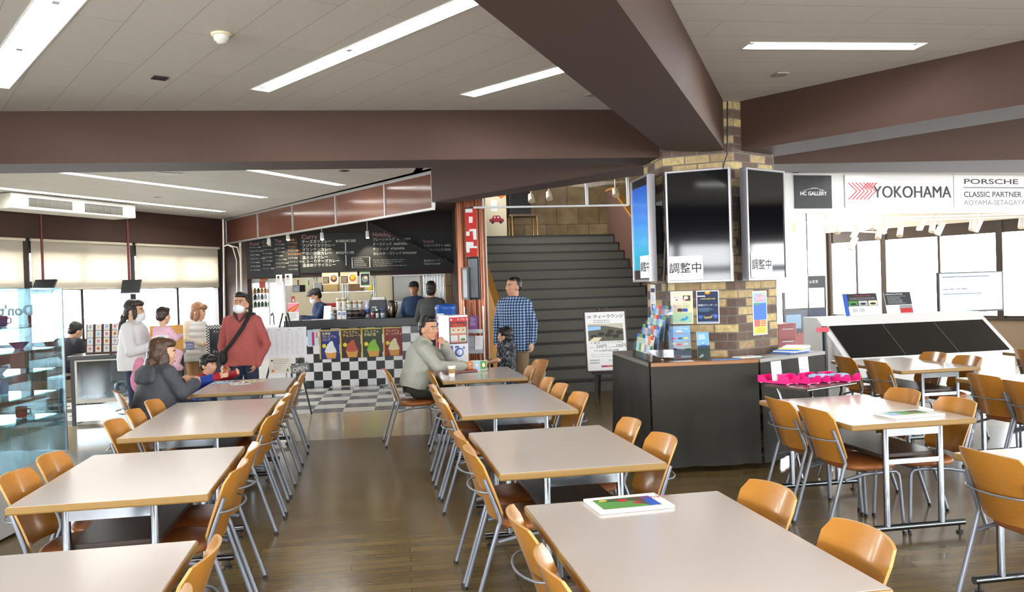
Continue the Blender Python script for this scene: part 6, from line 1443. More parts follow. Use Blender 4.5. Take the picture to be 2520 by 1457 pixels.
# spotlights over the boards
for u, v, lit, lab in ((661, 595, 0, 'white spotlight over the left chalkboard, leftmost of four'), (708, 583, 1, 'lit spotlight with a warm bulb over the left chalkboard'), (792, 582, 1, 'white spotlight over the curry board'), (904, 578, 1, 'yellowish lit spotlight at the hot dog end of the board')):
    q = on_wall(u, v, kit(0, -.45), KDIR)
    t = thing('spotlight', lab, 'spotlight', q, KDIR, 'spotlights over the chalkboards')
    b = MB(WHITE); b.cyl((0, 0, .08), (0, .03, -.04), .032, .04, n=14); b.build('lamp_head', t); b = MB(WHITE); b.cyl((0, -.01, .08), (0, -.01, C - q.z), .008, n=8); b.build('stem', t)
    b = MB(mat('warm_bulb', 'fff0c8', .4, emit=14.) if lit else CREAM); b.ell((0, .035, -.055), (.032, .032, .02)); b.build('bulb', t)
    if lit:
        ld = bpy.data.lights.new('spotlight_beam', 'SPOT'); ld.energy = 9; ld.spot_size = rad(75); ld.spot_blend = .6; ld.color = (1, .86, .62); ld.shadow_soft_size = .03
        lo = bpy.data.objects.new('spotlight_beam', ld); COL.objects.link(lo); lo.parent = t; lo.location = (0, .05, -.09); lo.rotation_euler = (rad(38), 0, 0)
# easel with the white price board, paper and OPEN sign
q0 = on_z(765, 1018, 0); EP = q0 + V((-.42, .18, 0)); ED = EP.x * FWD.x + EP.y * FWD.y
pb = at(704, 880, ED - .05)
e2 = thing('display_easel', 'black tripod easel with a white price board in front of the checked counter', 'easel', (pb.x, pb.y, 0), KDIR)
for a_, bq in (((-.38, -.1, 0), (-.03, .04, 1.35)), ((.34, -.16, 0), (.03, .04, 1.35)), ((0, .5, 0), (0, .07, 1.3))): b = MB(BLACK); b.cyl(a_, bq, .012, n=8); b.build('leg', e2)
wbm = mat('white_board', 'e6e8ec', .3)
def fwb(b, w, h):
    for i in range(4):
        x0 = (-.45 + .235 * i) * w; b.mat(GREY); b.rect(x0 + .05 * w, x0 + .13 * w, .915 * h, .93 * h, -.001); lines(b, GREY, x0, x0 + .1 * w, .1 * h, .88 * h, 16, -.001, .4, seed=i, t=.18); lines(b, GREY, x0 + .14 * w, x0 + .19 * w, .1 * h, .88 * h, 16, -.001, .4, seed=i + 9, t=.18)
wl_, wr_, wt_ = at(652, 880, ED - .1), at(758, 880, ED - .1), at(704, 805, ED - .1)
t = sheet('price_board', 'white price board with fine print on the black tripod easel', 'sign board', (pb.x, pb.y - .12, pb.z), KDIR, (wr_ - wl_).length, wt_.z - pb.z, fwb, .012, edge=wbm, tilt=rad(4))
def fsm2(b, w, h): lines(b, GREY, -.3 * w, .4 * w, .55 * h, .9 * h, 3, -.001, seed=2, t=.35); b.mat(BLACK); b.disc(-.36 * w, .8 * h, .05 * w, .05 * h, -.0012); lines(b, GREY, -.3 * w, .3 * w, .2 * h, .5 * h, 3, -.001, seed=5, t=.25); b.mat(ORANGE); b.disc(-.33 * w, .14 * h, .07 * w, .08 * h, -.0012); b.mat(GREEN); b.disc(.33 * w, .17 * h, .045 * w, .1 * h, -.0012)
p = at(690, 918, ED - .2); sheet('paper_sign', 'cream paper with a coffee cup mark hanging below the white price board', 'notice', p, KDIR, .29, .205, fsm2, edge=mat('cream_paper', 'e6e0d4', .7))
p = at(738, 906, ED - .19); t = thing('open_sign', 'grey OPEN sign hanging on a string from the white price board', 'sign', p, KDIR); b = MB(mat('grey_sign_board', '7c8082', .6)); b.X = Matrix.Rotation(rad(11), 4, 'Y').inverted(); b.box(-.12, .12, 0, .01, -.055, .055); b.mat(PAPER); b.text('OPEN', .075, 0, -.035, -.001, bold=.01); b.build('board', t)
b = MB(mat('string', 'b8a888', .8)); b.tube([(-.1, .004, .03), (.02, .0, .165), (.1, .004, .075)], .003, 6); b.build('string', t)
# black food menu stand by the man in red
p0_, p1_ = at(524, 915, 10.9), at(566, 915, 10.9); pt = at(524, 800, 10.9)
t = thing('menu_stand', 'black upright menu stand with a checked border left of the man in red', 'sign board', ((p0_.x + p1_.x) / 2, (p0_.y + p1_.y) / 2, 0), -.1); hh = pt.z; ww = .36
b = MB(BLACK); b.box(-ww / 2, ww / 2, 0, .02, .2, hh)
CK = tile_mat('menu_check_border', '101010', 'e8e8e8', .018, .5, 0, .009); b.mat(CK); b.box(-ww / 2, ww / 2, -.002, 0, hh - .05, hh); b.box(-ww / 2, -ww / 2 + .04, -.002, 0, .3, hh - .05)
b.mat(PAPER); b.text('カレー Curry', .04, .02, hh - .1, -.003); b.text('ホットドッグ', .035, .0, hh - .36, -.003)
for z, m_ in ((hh - .22, CREAM), (hh - .45, CREAM), (hh - .58, CREAM)): b.mat(PAPER); b.disc(.05, z, .06, .06, -.003); b.mat(ORANGE); b.disc(.05, z, .035, .03, -.0035)
b.mat(PAPER); b.rect(-.1, .14, .44, .54, -.003); b.mat(RED); b.poly([(-.08, .47), (.1, .52), (.12, .5), (-.06, .455)], -.0035)
b.build('board', t); b = MB(BLACK)
for s in (-1, 1): b.bar((s * .15, -.12, 0.01), (s * .15, .16, .01), .03, .02); b.bar((s * .15, .01, 0.01), (s * .15, .01, .25), .03, .02)
b.build('foot', t)
# conduits at the corner
for i, (u, v0, v1) in enumerate(((549, 540, 800), (585, 620, 735), (596, 640, 735))):
    b = MB(mat('grey_conduit', 'b0aaa0', .4, .4)); p0_, p1_ = at(u, v0, 16.2 - .2 * i), at(u + 4, v1, 16.2 - .2 * i)
    dq = 15.9 - .12 * i
    dn = at(u, v1 + 60, dq)
    pts = [p0_, p1_] if i == 0 else [at(552, 606, dq), at(560, 603, dq), at(u - 12, 609, dq), at(u - 3, 640, dq), dn, V((dn.x, dn.y, 0))]
    b.tube(pts, .012 if i else .02, 8); tag(b.build('conduit'), ['straight grey conduit running down the room corner', 'thin curved conduit left of the two bent ones by the fridge', 'thin curved conduit nearer the fridge, right of its twin'][i], 'conduit')
# copper ribbed column with pictures and banner
cc_ = at(1163, 700, 11.85); COPPER = mat('copper_ribbed_panel', '8a5238', .28, .55, vary=.1, vs=4)
b = MB(COPPER); n = 96; rr_ = .2; ps = []
for i in range(n): r_ = rr_ + .009 * (1 if i % 4 < 2 else -1); ps.append((r_ * cos(2 * pi * i / n), r_ * sin(2 * pi * i / n)))
b.prism(ps, 0, C); o = struct(b.build('wall_column', loc=(cc_.x, cc_.y, 0)))
b = MB(mat('white_pvc_pipe', 'cfc6bc', .4)); p = at(1199, 700, 11.72); b.cyl((p.x, p.y, 0), (p.x, p.y, C), .011); tag(b.build('wall_pipe'), 'thin pale pipe clipped to the right side of the copper column', 'pipe')
def banner(label, u0, u1, v0, v1, dep):
    p, q, t_ = at(u0, v1, dep), at(u1, v1, dep + .05), at(u0, v0, dep); m_ = (p + q) / 2; h = t_.z - p.z; w = (q - p).length
    t = thing('banner', label, 'banner', (m_.x, m_.y, p.z), -.2); b = MB(PAPER); n = 24
    vs = [(x * w, -.03 * sin(i * .5 + x * 3) - .004 * k, i / n * h) for k in (0, 1) for i in range(n + 1) for x in (-.5, -.17, .17, .5)]
    k1 = 4 * (n + 1); fs = [(4 * i + j, 4 * i + j + 1, 4 * i + j + 5, 4 * i + j + 4) for i in range(n) for j in range(3)] + [(k1 + 4 * i + j + 1, k1 + 4 * i + j, k1 + 4 * i + j + 4, k1 + 4 * i + j + 5) for i in range(n) for j in range(3)]
    b.mat(PAPER); b.add(vs, fs, True)
    RB = b.mats.index(PAPER); b.mat(mat('red_banner_print', 'd0332c', .7)); rI = b.cur
    for f_ in range(len(b.f)):
        c_ = sum((V(b.v[x]) for x in b.f[f_]), V()) / 4
        if noise.noise(V((c_.x * 14, 3, c_.z * 8))) > -.05: b.mi[f_] = rI
    b.build('cloth', t); b = MB(BLACK); b.cyl((-w * .55, 0, h), (w * .55, 0, h), .008); b.build('rod', t)
banner('narrow red and white banner hanging on the copper column', 1149, 1174, 512, 637, 11.55)
for (u0, u1, v0, v1, rz_, lab) in ((1140, 1153, 658, 738, -.9, 'dark framed picture on the copper column, the left smaller one'), (1156, 1176, 632, 738, -.5, 'dark framed picture on the copper column, the larger one nearer the stairs')):
    p, q, t_ = at(u0, v1, 11.5), at(u1, v1, 11.5), at(u0, v0, 11.5); t = thing('framed_picture', lab, 'picture', ((p.x + q.x) / 2, (p.y + q.y) / 2, p.z), rz_); w, h = .18 if u0 > 1150 else .12, t_.z - p.z
    b = MB(BLACK); b.box(-w / 2, w / 2, 0, .03, 0, h); b.build('frame', t); b = MB(mat('grey_photo', '7d8388', .3, vary=.4, vs=6)); b.box(-w / 2 + .02, w / 2 - .02, -.004, 0, .03, h - .03); b.build('photo', t)
# capsule machine, water jug and stand
gm_ = at(1131, 905, 9.75); GRZ = .3
g = thing('capsule_machine', 'white two-tier capsule toy machine with red headers behind the tray table', 'vending machine', (gm_.x, gm_.y, 0), GRZ)
WP = mat('white_machine_plastic', 'e6e6ea', .3)
for z0 in (0.02, .66):
    tb = MB(WP); tb.box(-.118, .118, 0, .36, z0, z0 + .3); tb.box(-.118, -.111, 0, .36, z0 + .3, z0 + .63); tb.box(.111, .118, 0, .36, z0 + .3, z0 + .63); tb.box(-.111, .111, .34, .36, z0 + .3, z0 + .63); tb.box(-.118, .118, 0, .36, z0 + .6, z0 + .635); tb.build('housing', g, .006)
    b = MB(mat('red_header', 'c8252c', .4)); b.box(-.108, .108, -.006, 0, z0 + .555, z0 + .61); b.mat(PAPER); b.text('カプセル', .035, .05, z0 + .57, -.007); b.disc(-.09, z0 + .583, .012, .012, -.007); b.build('header', g)
    b = MB(PANE); b.box(-.108, .108, -.004, 0, z0 + .3, z0 + .55); b.build('window', g)
    b = MB(mat('toy_card', 'dc9080', .5)); b.box(-.1, .1, .004, .006, z0 + .31, z0 + .54); b.mat(CREAM); b.rect(-.1, .1, z0 + .42, z0 + .49, .0035); b.mat(RED); b.rect(-.1, .1, z0 + .5, z0 + .54, .0035); b.mat(YELLOW); b.text('げんてい', .03, 0, z0 + .508, .003); b.mat(PAPER); b.rect(-.1, -.01, z0 + .33, z0 + .4, .0035); b.rect(.01, .1, z0 + .33, z0 + .4, .0035); b.mat(GREEN); b.rect(.03, .08, z0 + .335, z0 + .36, .003)
    for x in (-.06, 0, .06): b.mat(PAPER); b.disc(x, z0 + .455, .022, .022, .003); b.mat(ORANGE); b.disc(x, z0 + .46, .014, .012, .0025)
    b.build('toy_display', g)
    b = MB(BLUE); b.lathe([(.03, 0), (.052, 0), (.052, .012), (.042, .014)], n=28); b.X = Matrix(); k = b.build('dial_ring', g); k.location = (0, -.001, z0 + .2); k.rotation_euler = (pi / 2, 0, 0)
    b = MB(WP); b.lathe([(.0, .03), (.03, .028), (.04, .01), (.042, 0)][::-1], n=28); b.box(-.008, .008, -.032, .032, .025, .04); k = b.build('dial_knob', g); k.location = (0, -.001, z0 + .2); k.rotation_euler = (pi / 2, 0, 0)
    b = MB(BLACK); b.lathe([(.046, 0), (.046, .008), (.0, .014)], n=28); k = b.build('outlet', g); k.location = (-.065, -.001, z0 + .085); k.rotation_euler = (pi / 2, 0, 0)
    b = MB(BLACK); b.disc(.06, z0 + .07, .004, .006, -.002); b.mat(WP); b.rect(.052, .068, z0 + .07, z0 + .095, -.003); b.build('coin_return', g)
    b = MB(mat('blue_sticker', '2c58b0', .5)); b.rect(-.12, -.075, z0 + .23, z0 + .28, -.001); b.rect(-.05, .0, z0 + .255, z0 + .275, -.001); b.mat(RED); b.rect(-.1, -.085, z0 + .245, z0 + .27, -.0014); b.mat(GREY); b.disc(.06, z0 + .25, .016, .016, -.001); b.mat(YELLOW); b.rect(.06, .12, z0 + .15, z0 + .155, -.001); b.build('sticker', g)
b = MB(mat('blue_base_label', '5a9ad0', .5)); b.box(-.115, .115, -.004, 0, .645, .69); b.mat(RED); b.rect(.06, .1, .65, .685, -.006); b.text('ガチャ', .03, -.03, .655, -.006, bold=.02); b.build('base_label', g)
b = MB(BLACK); b.box(-.12, .12, .02, .34, 0, .02); b.build('foot', g)
js = at(1101, 905, 10.5); t = thing('jug_stand', 'red metal stand under the blue water jug, behind the capsule machine', 'stand', (js.x, js.y, 0), 0); b = MB(RED); b.box(-.13, .13, -.13, .13, 0, 1.1); b.build('cabinet', t, .01)
t = thing('water_jug', 'blue round water jug with a tap standing on the red stand', 'water jug', (js.x, js.y, 1.101), 0); b = MB(mat('blue_jug', '1d4fa0', .35)); b.lathe([(.12, 0), (.125, .02), (.13, .24), (.134, .25), (.134, .27)], n=28); b.build('body', t); b = MB(MATS['blue_jug']); b.lathe([(.136, .265), (.136, .29), (.1, .315), (0, .325)], n=28); b.build('lid', t); b = MB(WHITE); b.tube([(-.08, -.1, .04), (-.12, -.15, .04), (-.12, -.15, .015)], .014, 8); b.build('tap', t); b = MB(PAPER); b.X = Matrix.Rotation(rad(-35), 4, 'Z'); b.box(-.05, .05, -.135, -.125, .09, .2); b.mat(RED); b.rect(-.035, .035, .12, .17, -.136); b.build('label', t)
mr = at(1170, 905, 10.3); t = thing('magazine_rack', 'slim steel magazine rack between the capsule machine and the copper column', 'rack', (mr.x, mr.y, 0), -.3); b = MB(STEEL)
for s in (-1, 1): b.cyl((s * .12, 0, 0.01), (s * .12, 0, 1.38), .009, n=8)
for z in (.5, .8, 1.05): b.box(-.12, .12, -.07, 0, z, z + .006); b.box(-.12, .12, -.07, -.065, z, z + .05)
b.box(-.16, .16, -.12, .12, 0, .02); b.build('frame', t)
R3 = Matrix.Rotation(-.3, 3, 'Z')
for k, (x, z, hx, lab) in enumerate(((-.05, .81, '8a8f98', 'grey pamphlet in the middle pocket of the slim magazine rack'), (.06, .81, 'd8d8d8', 'white pamphlet in the middle pocket of the slim magazine rack'), (0, 1.06, '7a3f8a', 'purple pamphlet in the top pocket of the slim magazine rack'), (0, .51, 'c9c08a', 'yellowish pamphlet in the bottom pocket of the slim magazine rack'))):
    p = V((mr.x, mr.y, 0)) + R3 @ V((x, -.055, 0)); p.z = z; sheet('pamphlet', lab, 'pamphlet', p, -.3, .1, .21, lambda b, w, h: lines(b, LGREY, -.4 * w, .4 * w, .4 * h, .9 * h, 5, -.001), .006, 'pamphlets in the slim rack', rad(10), mat('pamphlet_' + hx, hx, .5))
# tray, cup, photo stand and sheet on the man's table
q = on_z(1131, 915, TH_); t = thing('serving_tray', 'dark red serving tray before the seated man', 'tray', (q.x, q.y, TH_ + .001), .1); b = MB(mat('dark_red_lacquer', '7a1820', .3)); b.box(-.17, .17, -.12, .12, 0, .006)
for x0, x1, y0, y1 in ((-.175, -.165, -.12, .12), (.165, .175, -.12, .12), (-.175, .175, -.125, -.115), (-.175, .175, .115, .125)): b.box(x0, x1, y0, y1, 0, .022)
b.build('tray', t, .002)
q = on_z(1112, 927, TH_); t = thing('paper_cup', 'white paper coffee cup with a kraft sleeve at the near edge of the tray', 'cup', (q.x, q.y, TH_ + .001), 0); b = MB(CUPW); b.lathe([(.029, 0), (.03, .003), (.041, .1), (.043, .104)], n=20); b.build('cup', t); b = MB(CUPB); b.lathe([(.034, .035), (.0392, .08)], n=20); b.build('sleeve', t); b = MB(WHITE); b.lathe([(.0445, .1), (.0445, .11), (.038, .115), (0, .115)], n=20); b.build('lid', t)
q = on_z(1152, 914, TH_); 
def fph(b, w, h):
    for i, m_ in enumerate((mat('photo_olive', '6b6a4c', .6), ORANGE, LBLUE, GREEN)): b.mat(m_); b.rect((-.5 + .25 * i) * w, (-.26 + .25 * i) * w, .05 * h, .95 * h, -.001); b.mat(CREAM); b.disc((-.38 + .25 * i) * w, .5 * h, .06 * w, .25 * h, -.0014)
sheet('photo_menu', 'standing photo menu strip at the back of the tray table', 'menu card', (q.x + .07, q.y + .12, TH_ + .001), .0, .3, .1, fph, .004, tilt=rad(10))
flat_sheet('pale green paper mat on the tray table, right of the tray', 1168, 919, TH_, .28, .1, mat('pale_green_mat', 'cfe0cf', .6), .05, 'paper_mat', 'mat')
# glass smoke screen before the stairs, spotlights above
p0_, p1_ = at(1165, 511, 10.75), at(1546, 508, 10.75 + .3); sd_ = math.atan2(p1_.y - p0_.y, p1_.x - p0_.x); sl = (p1_ - p0_).to_2d().length
t = thing('glass_smoke_screen', 'clear hanging glass smoke screen with a white frame before the stairs', 'smoke barrier', (p0_.x, p0_.y, 0), sd_); zz = p0_.z
b = MB(mat('white_frame', 'cfcfcd', .4)); b.box(0, sl, -.015, .015, zz - .012, zz + .012); xm = (at(1443, 500, 11.0) - p0_).to_2d().length
for x in (xm, sl): b.box(x - .018, x + .018, -.015, .015, zz, C)
b.box(.12, .135, -.01, .01, zz, C); b.build('frame', t); b = MB(PANE); b.box(.13, xm - .018, -.003, .003, zz + .012, C); b.build('pane', t); b = MB(PANE); b.box(xm + .018, sl - .018, -.003, .003, zz + .012, C); b.build('pane', t)
# landing
q = S0 + V((sx.x * -.9 + sy.x * .85, sx.y * -.9 + sy.y * .85, 0)); 
q = on_z(1296, 579, 2.6); t = thing('console_table', 'small chrome legged stand at the top of the stairs', 'stand', (q.x + sy.x * .3, q.y + sy.y * .3, 2.6), SDIR); b = MB(mat('bronze_top', '6a5034', .4)); b.box(-.28, .28, -.2, .2, .38, .42); b.build('top', t)
for s1 in (-1, 1):
    for s2 in (-1, 1): b = MB(mat('brass_tube', 'a98a58', .25, 1.)); b.cyl((s1 * .25, s2 * .17, 0), (s1 * .25, s2 * .17, .38), .018); b.build('leg', t)
box_thing('black_box', 'tall black box standing on the chrome stand at the top of the stairs', 'box', (q.x + sy.x * .3 - .06, q.y + sy.y * .3, 3.0205), (.42, .2, .62), BLACK, SDIR)
q = on_z(1222, 581, 2.6)
def fcut(b, w, h):
    m_ = mat('toy_car_red', 'a81f3a', .5); x, z = .1 * w, .34 * h; b.mat(m_); b.poly([(x - .14, z - .04), (x + .14, z - .04), (x + .145, z + .02), (x + .1, z + .03), (x + .06, z + .09), (x - .06, z + .09), (x - .1, z + .03), (x - .145, z + .02)], -.002); b.mat(PAPER); b.rect(x - .05, x - .02, z + .04, z + .07, -.003); b.rect(x + .02, x + .05, z + .04, z + .07, -.003); b.mat(BLACK); b.disc(x - .08, z - .04, .03, .03, -.003); b.disc(x + .08, z - .04, .03, .03, -.003)
    b.mat(ORANGE); b.poly([(-.3 * w, .95 * h), (.3 * w, h), (.5 * w, .85 * h), (.3 * w, .78 * h), (0, .9 * h)], -.002); b.mat(PAPER); b.rect(-.12 * w, .14 * w, .52 * h, .75 * h, -.003)
sheet('standing_board', 'cream standing board with a red toy car at the top of the stairs', 'board', (q.x + sy.x * .2, q.y + sy.y * .2, 2.6), SDIR, .5, .95, fcut, .02, edge=CREAM)
for u, v, lab in ((1307, 486, 'cream spotlight under the upper ceiling, left of two above the landing'), (1351, 480, 'cream spotlight under the upper ceiling, right of two above the landing'), (1514, 472, 'cream spotlight above the right handrail of the stairs')):
    q = at(u, v, 14.5); t = thing('spotlight', lab, 'spotlight', q, 0, 'spotlights over the stairs'); b = MB(CREAM); b.cyl((0, .03, .05), (0, -.05, -.07), .045, .06, n=14); b.build('lamp_head', t); b = MB(CREAM); b.cyl((0, 0, .04), (0, 0, 5.2 - q.z), .01, n=8); b.build('stem', t)
# ------------------------------------------------------------------ left: glass showcase near the camera
sc0, sc1 = cl(-3.42, 4.4), cl(-3.47, 6.43); sd = math.atan2((sc1 - sc0).y, (sc1 - sc0).x); sl = (sc1 - sc0).length
# local frame: x along the aisle side going away from the camera, y to the left, into the case
t = thing('glass_showcase', 'tall glass showcase on a white base at the left edge of the photo', 'showcase', (sc0.x, sc0.y, 0), sd)
SCW, SCH, SCB = .75, 1.70, .45
b = MB(mat('white_plinth', 'd9d9d8', .35)); b.box(0, sl, 0, SCW, .02, SCB); b.build('base', t, .006)
b = MB(CASE); b.box(.01, sl - .01, 0, .006, SCB, SCH); b.build('front_pane', t)
b = MB(CASE); b.box(sl - .006, sl, .008, SCW - .008, SCB, SCH); b.build('end_pane', t)
b = MB(CASE); b.box(.01, sl - .01, SCW - .006, SCW, SCB, SCH); b.build('rear_pane', t)
b = MB(CASE); b.box(.01, sl - .01, .008, SCW - .008, SCH - .006, SCH); b.build('top_pane', t)
b = MB(mat('glass_edge_trim', 'aeb6ba', .25, .7))
for x in (0, sl): b.box(x - .012, x + .004, -.004, .012, SCB, SCH); b.box(x - .012, x + .004, SCW - .012, SCW + .004, SCB, SCH)
b.build('corner_trim', t)
SHZ = (.74, .92, 1.09, 1.25, 1.42)
GSH = glass_mat('green_glass_shelf', 'c4e4e0', .14)
for z in SHZ: b = MB(GSH); b.box(.03, sl - .03, .05, SCW - .05, z - .008, z); b.build('shelf', t)
b = MB(mat('dark_display_grid', '3a3c42', .4, .4))
for i in range(14): b.cyl((sl - .5 + .035 * i, SCW - .03, SCB), (sl - .5 + .035 * i, SCW - .03, 1.5), .002, n=4)
for i in range(28): b.cyl((sl - .5, SCW - .03, SCB + .037 * i), (sl - .045, SCW - .03, SCB + .037 * i), .002, n=4)
b.build('wire_grid', t)
b = MB(mat('frosted_letters', 'e8ecee', .7)); b.X = Matrix.Translation((sl - .008, .43, 0)) @ Matrix.Rotation(-pi / 2, 4, 'Z'); b.text("Don't touch", .11, -.06, 1.50, 0, sx=-1, bold=.03); b.build('lettering', t)
RS = Matrix.Rotation(sd, 3, 'Z')
def insc(x, y, z): p = V((sc0.x, sc0.y, 0)) + RS @ V((x, y, 0)); p.z = z + .0008; return p
rr = random.Random(11); ITEMS = []
CUPC = [('terracotta', 'a5502c'), ('white', 'dfe2e4'), ('grey', '8a8f94'), ('navy', '243a66'), ('pale blue', 'a8c4d8'), ('black', '1c1d20'), ('cream', 'd8ccb0'), ('red', 'a0302a'), ('green', '4f7a4c')]
SHN = ['lowest', 'second', 'third', 'fourth', 'top']
for zi, z in enumerate(SHZ):
    for i in range(5):
        x = sl - .22 - .27 * i; y = .22 + .12 * ((i + zi) % 3); cn, ch = CUPC[(zi * 4 + i * 2 + (i > 2)) % 9]; m_ = mat('ware_' + cn.replace(' ', '_'), ch, .35); kind = (zi + i) % 4
        pos = ['nearest the far end', 'second from the far end', 'in the middle', 'second from the near end', 'nearest the camera'][i]
        nm = ['ceramic_cup', 'small_bottle', 'gift_box', 'round_bowl'][kind]
        tt_ = thing(nm, '%s %s on the %s glass shelf of the showcase, %s' % (cn, nm.replace('_', ' '), SHN[zi], pos), nm.split('_')[1], insc(x, y, z), .3 * i, 'wares in the glass showcase')
        b = MB(m_)
        if kind == 0:
            b.lathe([(.03, 0), (.036, .005), (.042, .08), (.038, .08), (.032, .01), (0, .01)], n=20); b.build('cup_body', tt_); b = MB(m_); b.tube([(.04, 0, .065), (.065, 0, .06), (.065, 0, .03), (.037, 0, .02)], .005, 6); b.build('handle', tt_)
        elif kind == 1: b.lathe([(.026, 0), (.028, .008), (.028, .075), (.01, .105), (.01, .125)], n=18); b.build('bottle_body', tt_); b = MB(BLACK); b.cyl((0, 0, .125), (0, 0, .14), .012, n=12); b.build('cap', tt_)
        elif kind == 2: b.box(-.06, .06, -.03, .03, 0, .11); b.build('carton', tt_, .003); b = MB(CREAM); b.rect(-.045, .045, .03, .085, -.0312); b.build('printed_label', tt_)
        else: b.lathe([(.03, 0), (.03, .006), (.07, .05), (.066, .05), (.03, .012), (0, .012)], n=24); b.build('bowl', tt_)
# ------------------------------------------------------------------ left: black framed showcase with postcards, window counter
s0 = on_z(178, 1049, 0); sdir = rad(10); s1 = on_wall(447, 950, s0, sdir); BL = (s1 - s0).to_2d().length; BZ = .89
t = thing('display_counter', 'black framed glass display counter by the window behind the woman in white', 'showcase', (s0.x, s0.y, 0), sdir)
BF = mat('black_case_frame', '232326', .4)
for x in (0, BL - .05):
    for y in (0, .5): b = MB(BF); b.box(x, x + .05, y, y + .05, 0, BZ - .05); b.build('post', t)
b = MB(mat('dark_counter_top', '2e2c2c', .2)); b.box(-.03, BL + .03, -.03, .6, BZ - .05, BZ); b.build('top', t, .006)
b = MB(mat('steel_lower_panel', '9aa6b0', .15, .9)); b.box(.05, BL - .05, .005, .02, .05, .26); b.build('lower_panel', t)
b = MB(WHITE); b.box(.05, BL - .05, -.005, .54, .28, .33); b.build('white_sill', t); b = MB(WHITE); b.box(.05, .075, -.004, .01, .33, .82); b.box(.05, BL - .05, -.004, .01, .815, .835); b.build('white_frame', t)
b = MB(CASE); b.box(.076, BL - .05, .0, .005, .33, .814); b.build('glass_pane', t)
b = MB(mat('dark_case_back', '3a3c3f', .5)); b.box(.05, BL - .05, .5, .51, .33, .84); b.build('rear_panel', t)
RB_ = Matrix.Rotation(sdir, 3, 'Z')
def onc(x, y, z=BZ): p = V((s0.x, s0.y, 0)) + RB_ @ V((x, y, 0)); p.z = z + .001; return p
t = thing('engine_part', 'round silver engine part inside the black framed display counter', 'engine part', onc(.58, .2, .33), .2); b = MB(STEEL); b.tube([(.09 * cos(2 * pi * i / 20), -.04, .11 + .09 * sin(2 * pi * i / 20)) for i in range(20)], .018, 8, closed=True); b.build('ring', t); b = MB(CHROME); b.cyl((0, -.05, .11), (0, .06, .11), .045, n=16); b.build('hub', t); b = MB(GREYMETAL); b.box(-.2, .2, 0, .18, 0, .05); b.build('block', t)
box_thing('black_case', 'dark square case inside the black framed display counter', 'case', onc(.62, .445, .33), (.4, .08, .36), mat('charcoal_case', '3c3e40', .5), sdir)
box_thing('steel_block', 'flat steel block on the floor of the black framed display counter', 'block', onc(.24, .22, .33), (.16, .16, .04), STEEL, sdir)
# postcard rack: five columns of four cards
pr = onc(.38, .3); t = thing('postcard_rack', 'brown postcard rack with rows of white cards on the display counter', 'rack', pr, sdir - .05)
b = MB(BROWNP)
for i in range(5): b.X = Matrix.Rotation(-rad(12), 4, 'X'); b.box(-.25 + .1 * i, -.21 + .1 * i, .004, .012, 0, .4)
b.box(-.25, .25, .012, .018, 0, .4); b.X = Matrix(); b.box(-.25, .25, -.04, .1, 0, .012); b.build('frame', t)
for i in range(5):
    for k in range(4):
        X = Matrix.Rotation(sdir - .05, 3, 'Z') @ Matrix.Rotation(-rad(12), 3, 'X'); p = V(pr) + X @ V((-.2 + .1 * i, -.003, .02 + .097 * k))
        def fpc(b, w, h, s=i * 4 + k): b.mat([PINK, LBLUE, CREAM, LGREY, ORANGE][s % 5]); b.disc(0, .55 * h, .28 * w, .26 * h, -.001); lines(b, GREY, -.35 * w, .35 * w, .08 * h, .22 * h, 2, -.001, seed=s)
        sheet('postcard', 'postcard in the brown rack, column %s, %s row' % (['leftmost', 'second', 'middle', 'fourth', 'rightmost'][i], ['bottom', 'second', 'third', 'top'][k]), 'postcard', p, sdir - .05, .07, .09, fpc, .002, 'postcards in the brown rack', rad(12))
flat_sheet('white price papers lying in front of the postcard rack', 0, 0, BZ, .3, .1, PAPER, sdir, q=onc(.3, .07), name='price_paper', cat='paper')
flat_sheet('cream paper lying on the display counter behind the white knit sleeve', 0, 0, BZ, .2, .12, CREAM, sdir + .1, q=onc(.62, .06), name='price_paper', cat='paper')
def forg(b, w, h): b.mat(BROWNP); b.text('おすすめ', .06, 0, .6 * h, -.0015, bold=.02); b.disc(-.2 * w, .35 * h, .03, .02, -.0015); b.disc(.15 * w, .33 * h, .04, .02, -.0015)
p = onc(1.12, .3); sheet('orange_sign', 'orange sign board standing behind the baby on the display counter', 'sign', p, sdir, .42, .34, forg, .01, edge=mat('orange_board', 'e0a24a', .6), tilt=rad(10))
t = thing('pen_basket', 'small blue wire basket on the counter right of the baby', 'basket', onc(1.42, .2), sdir); b = MB(BLUE)
for z in (.01, .05, .1): b.tube([(.05 * cos(2 * pi * i / 16), .05 * sin(2 * pi * i / 16), z) for i in range(16)], .003, 5, closed=True)
for i in range(16): b.cyl((.05 * cos(2 * pi * i / 16), .05 * sin(2 * pi * i / 16), .01), (.05 * cos(2 * pi * i / 16), .05 * sin(2 * pi * i / 16), .1), .002, n=4)
b.build('wire_body', t)
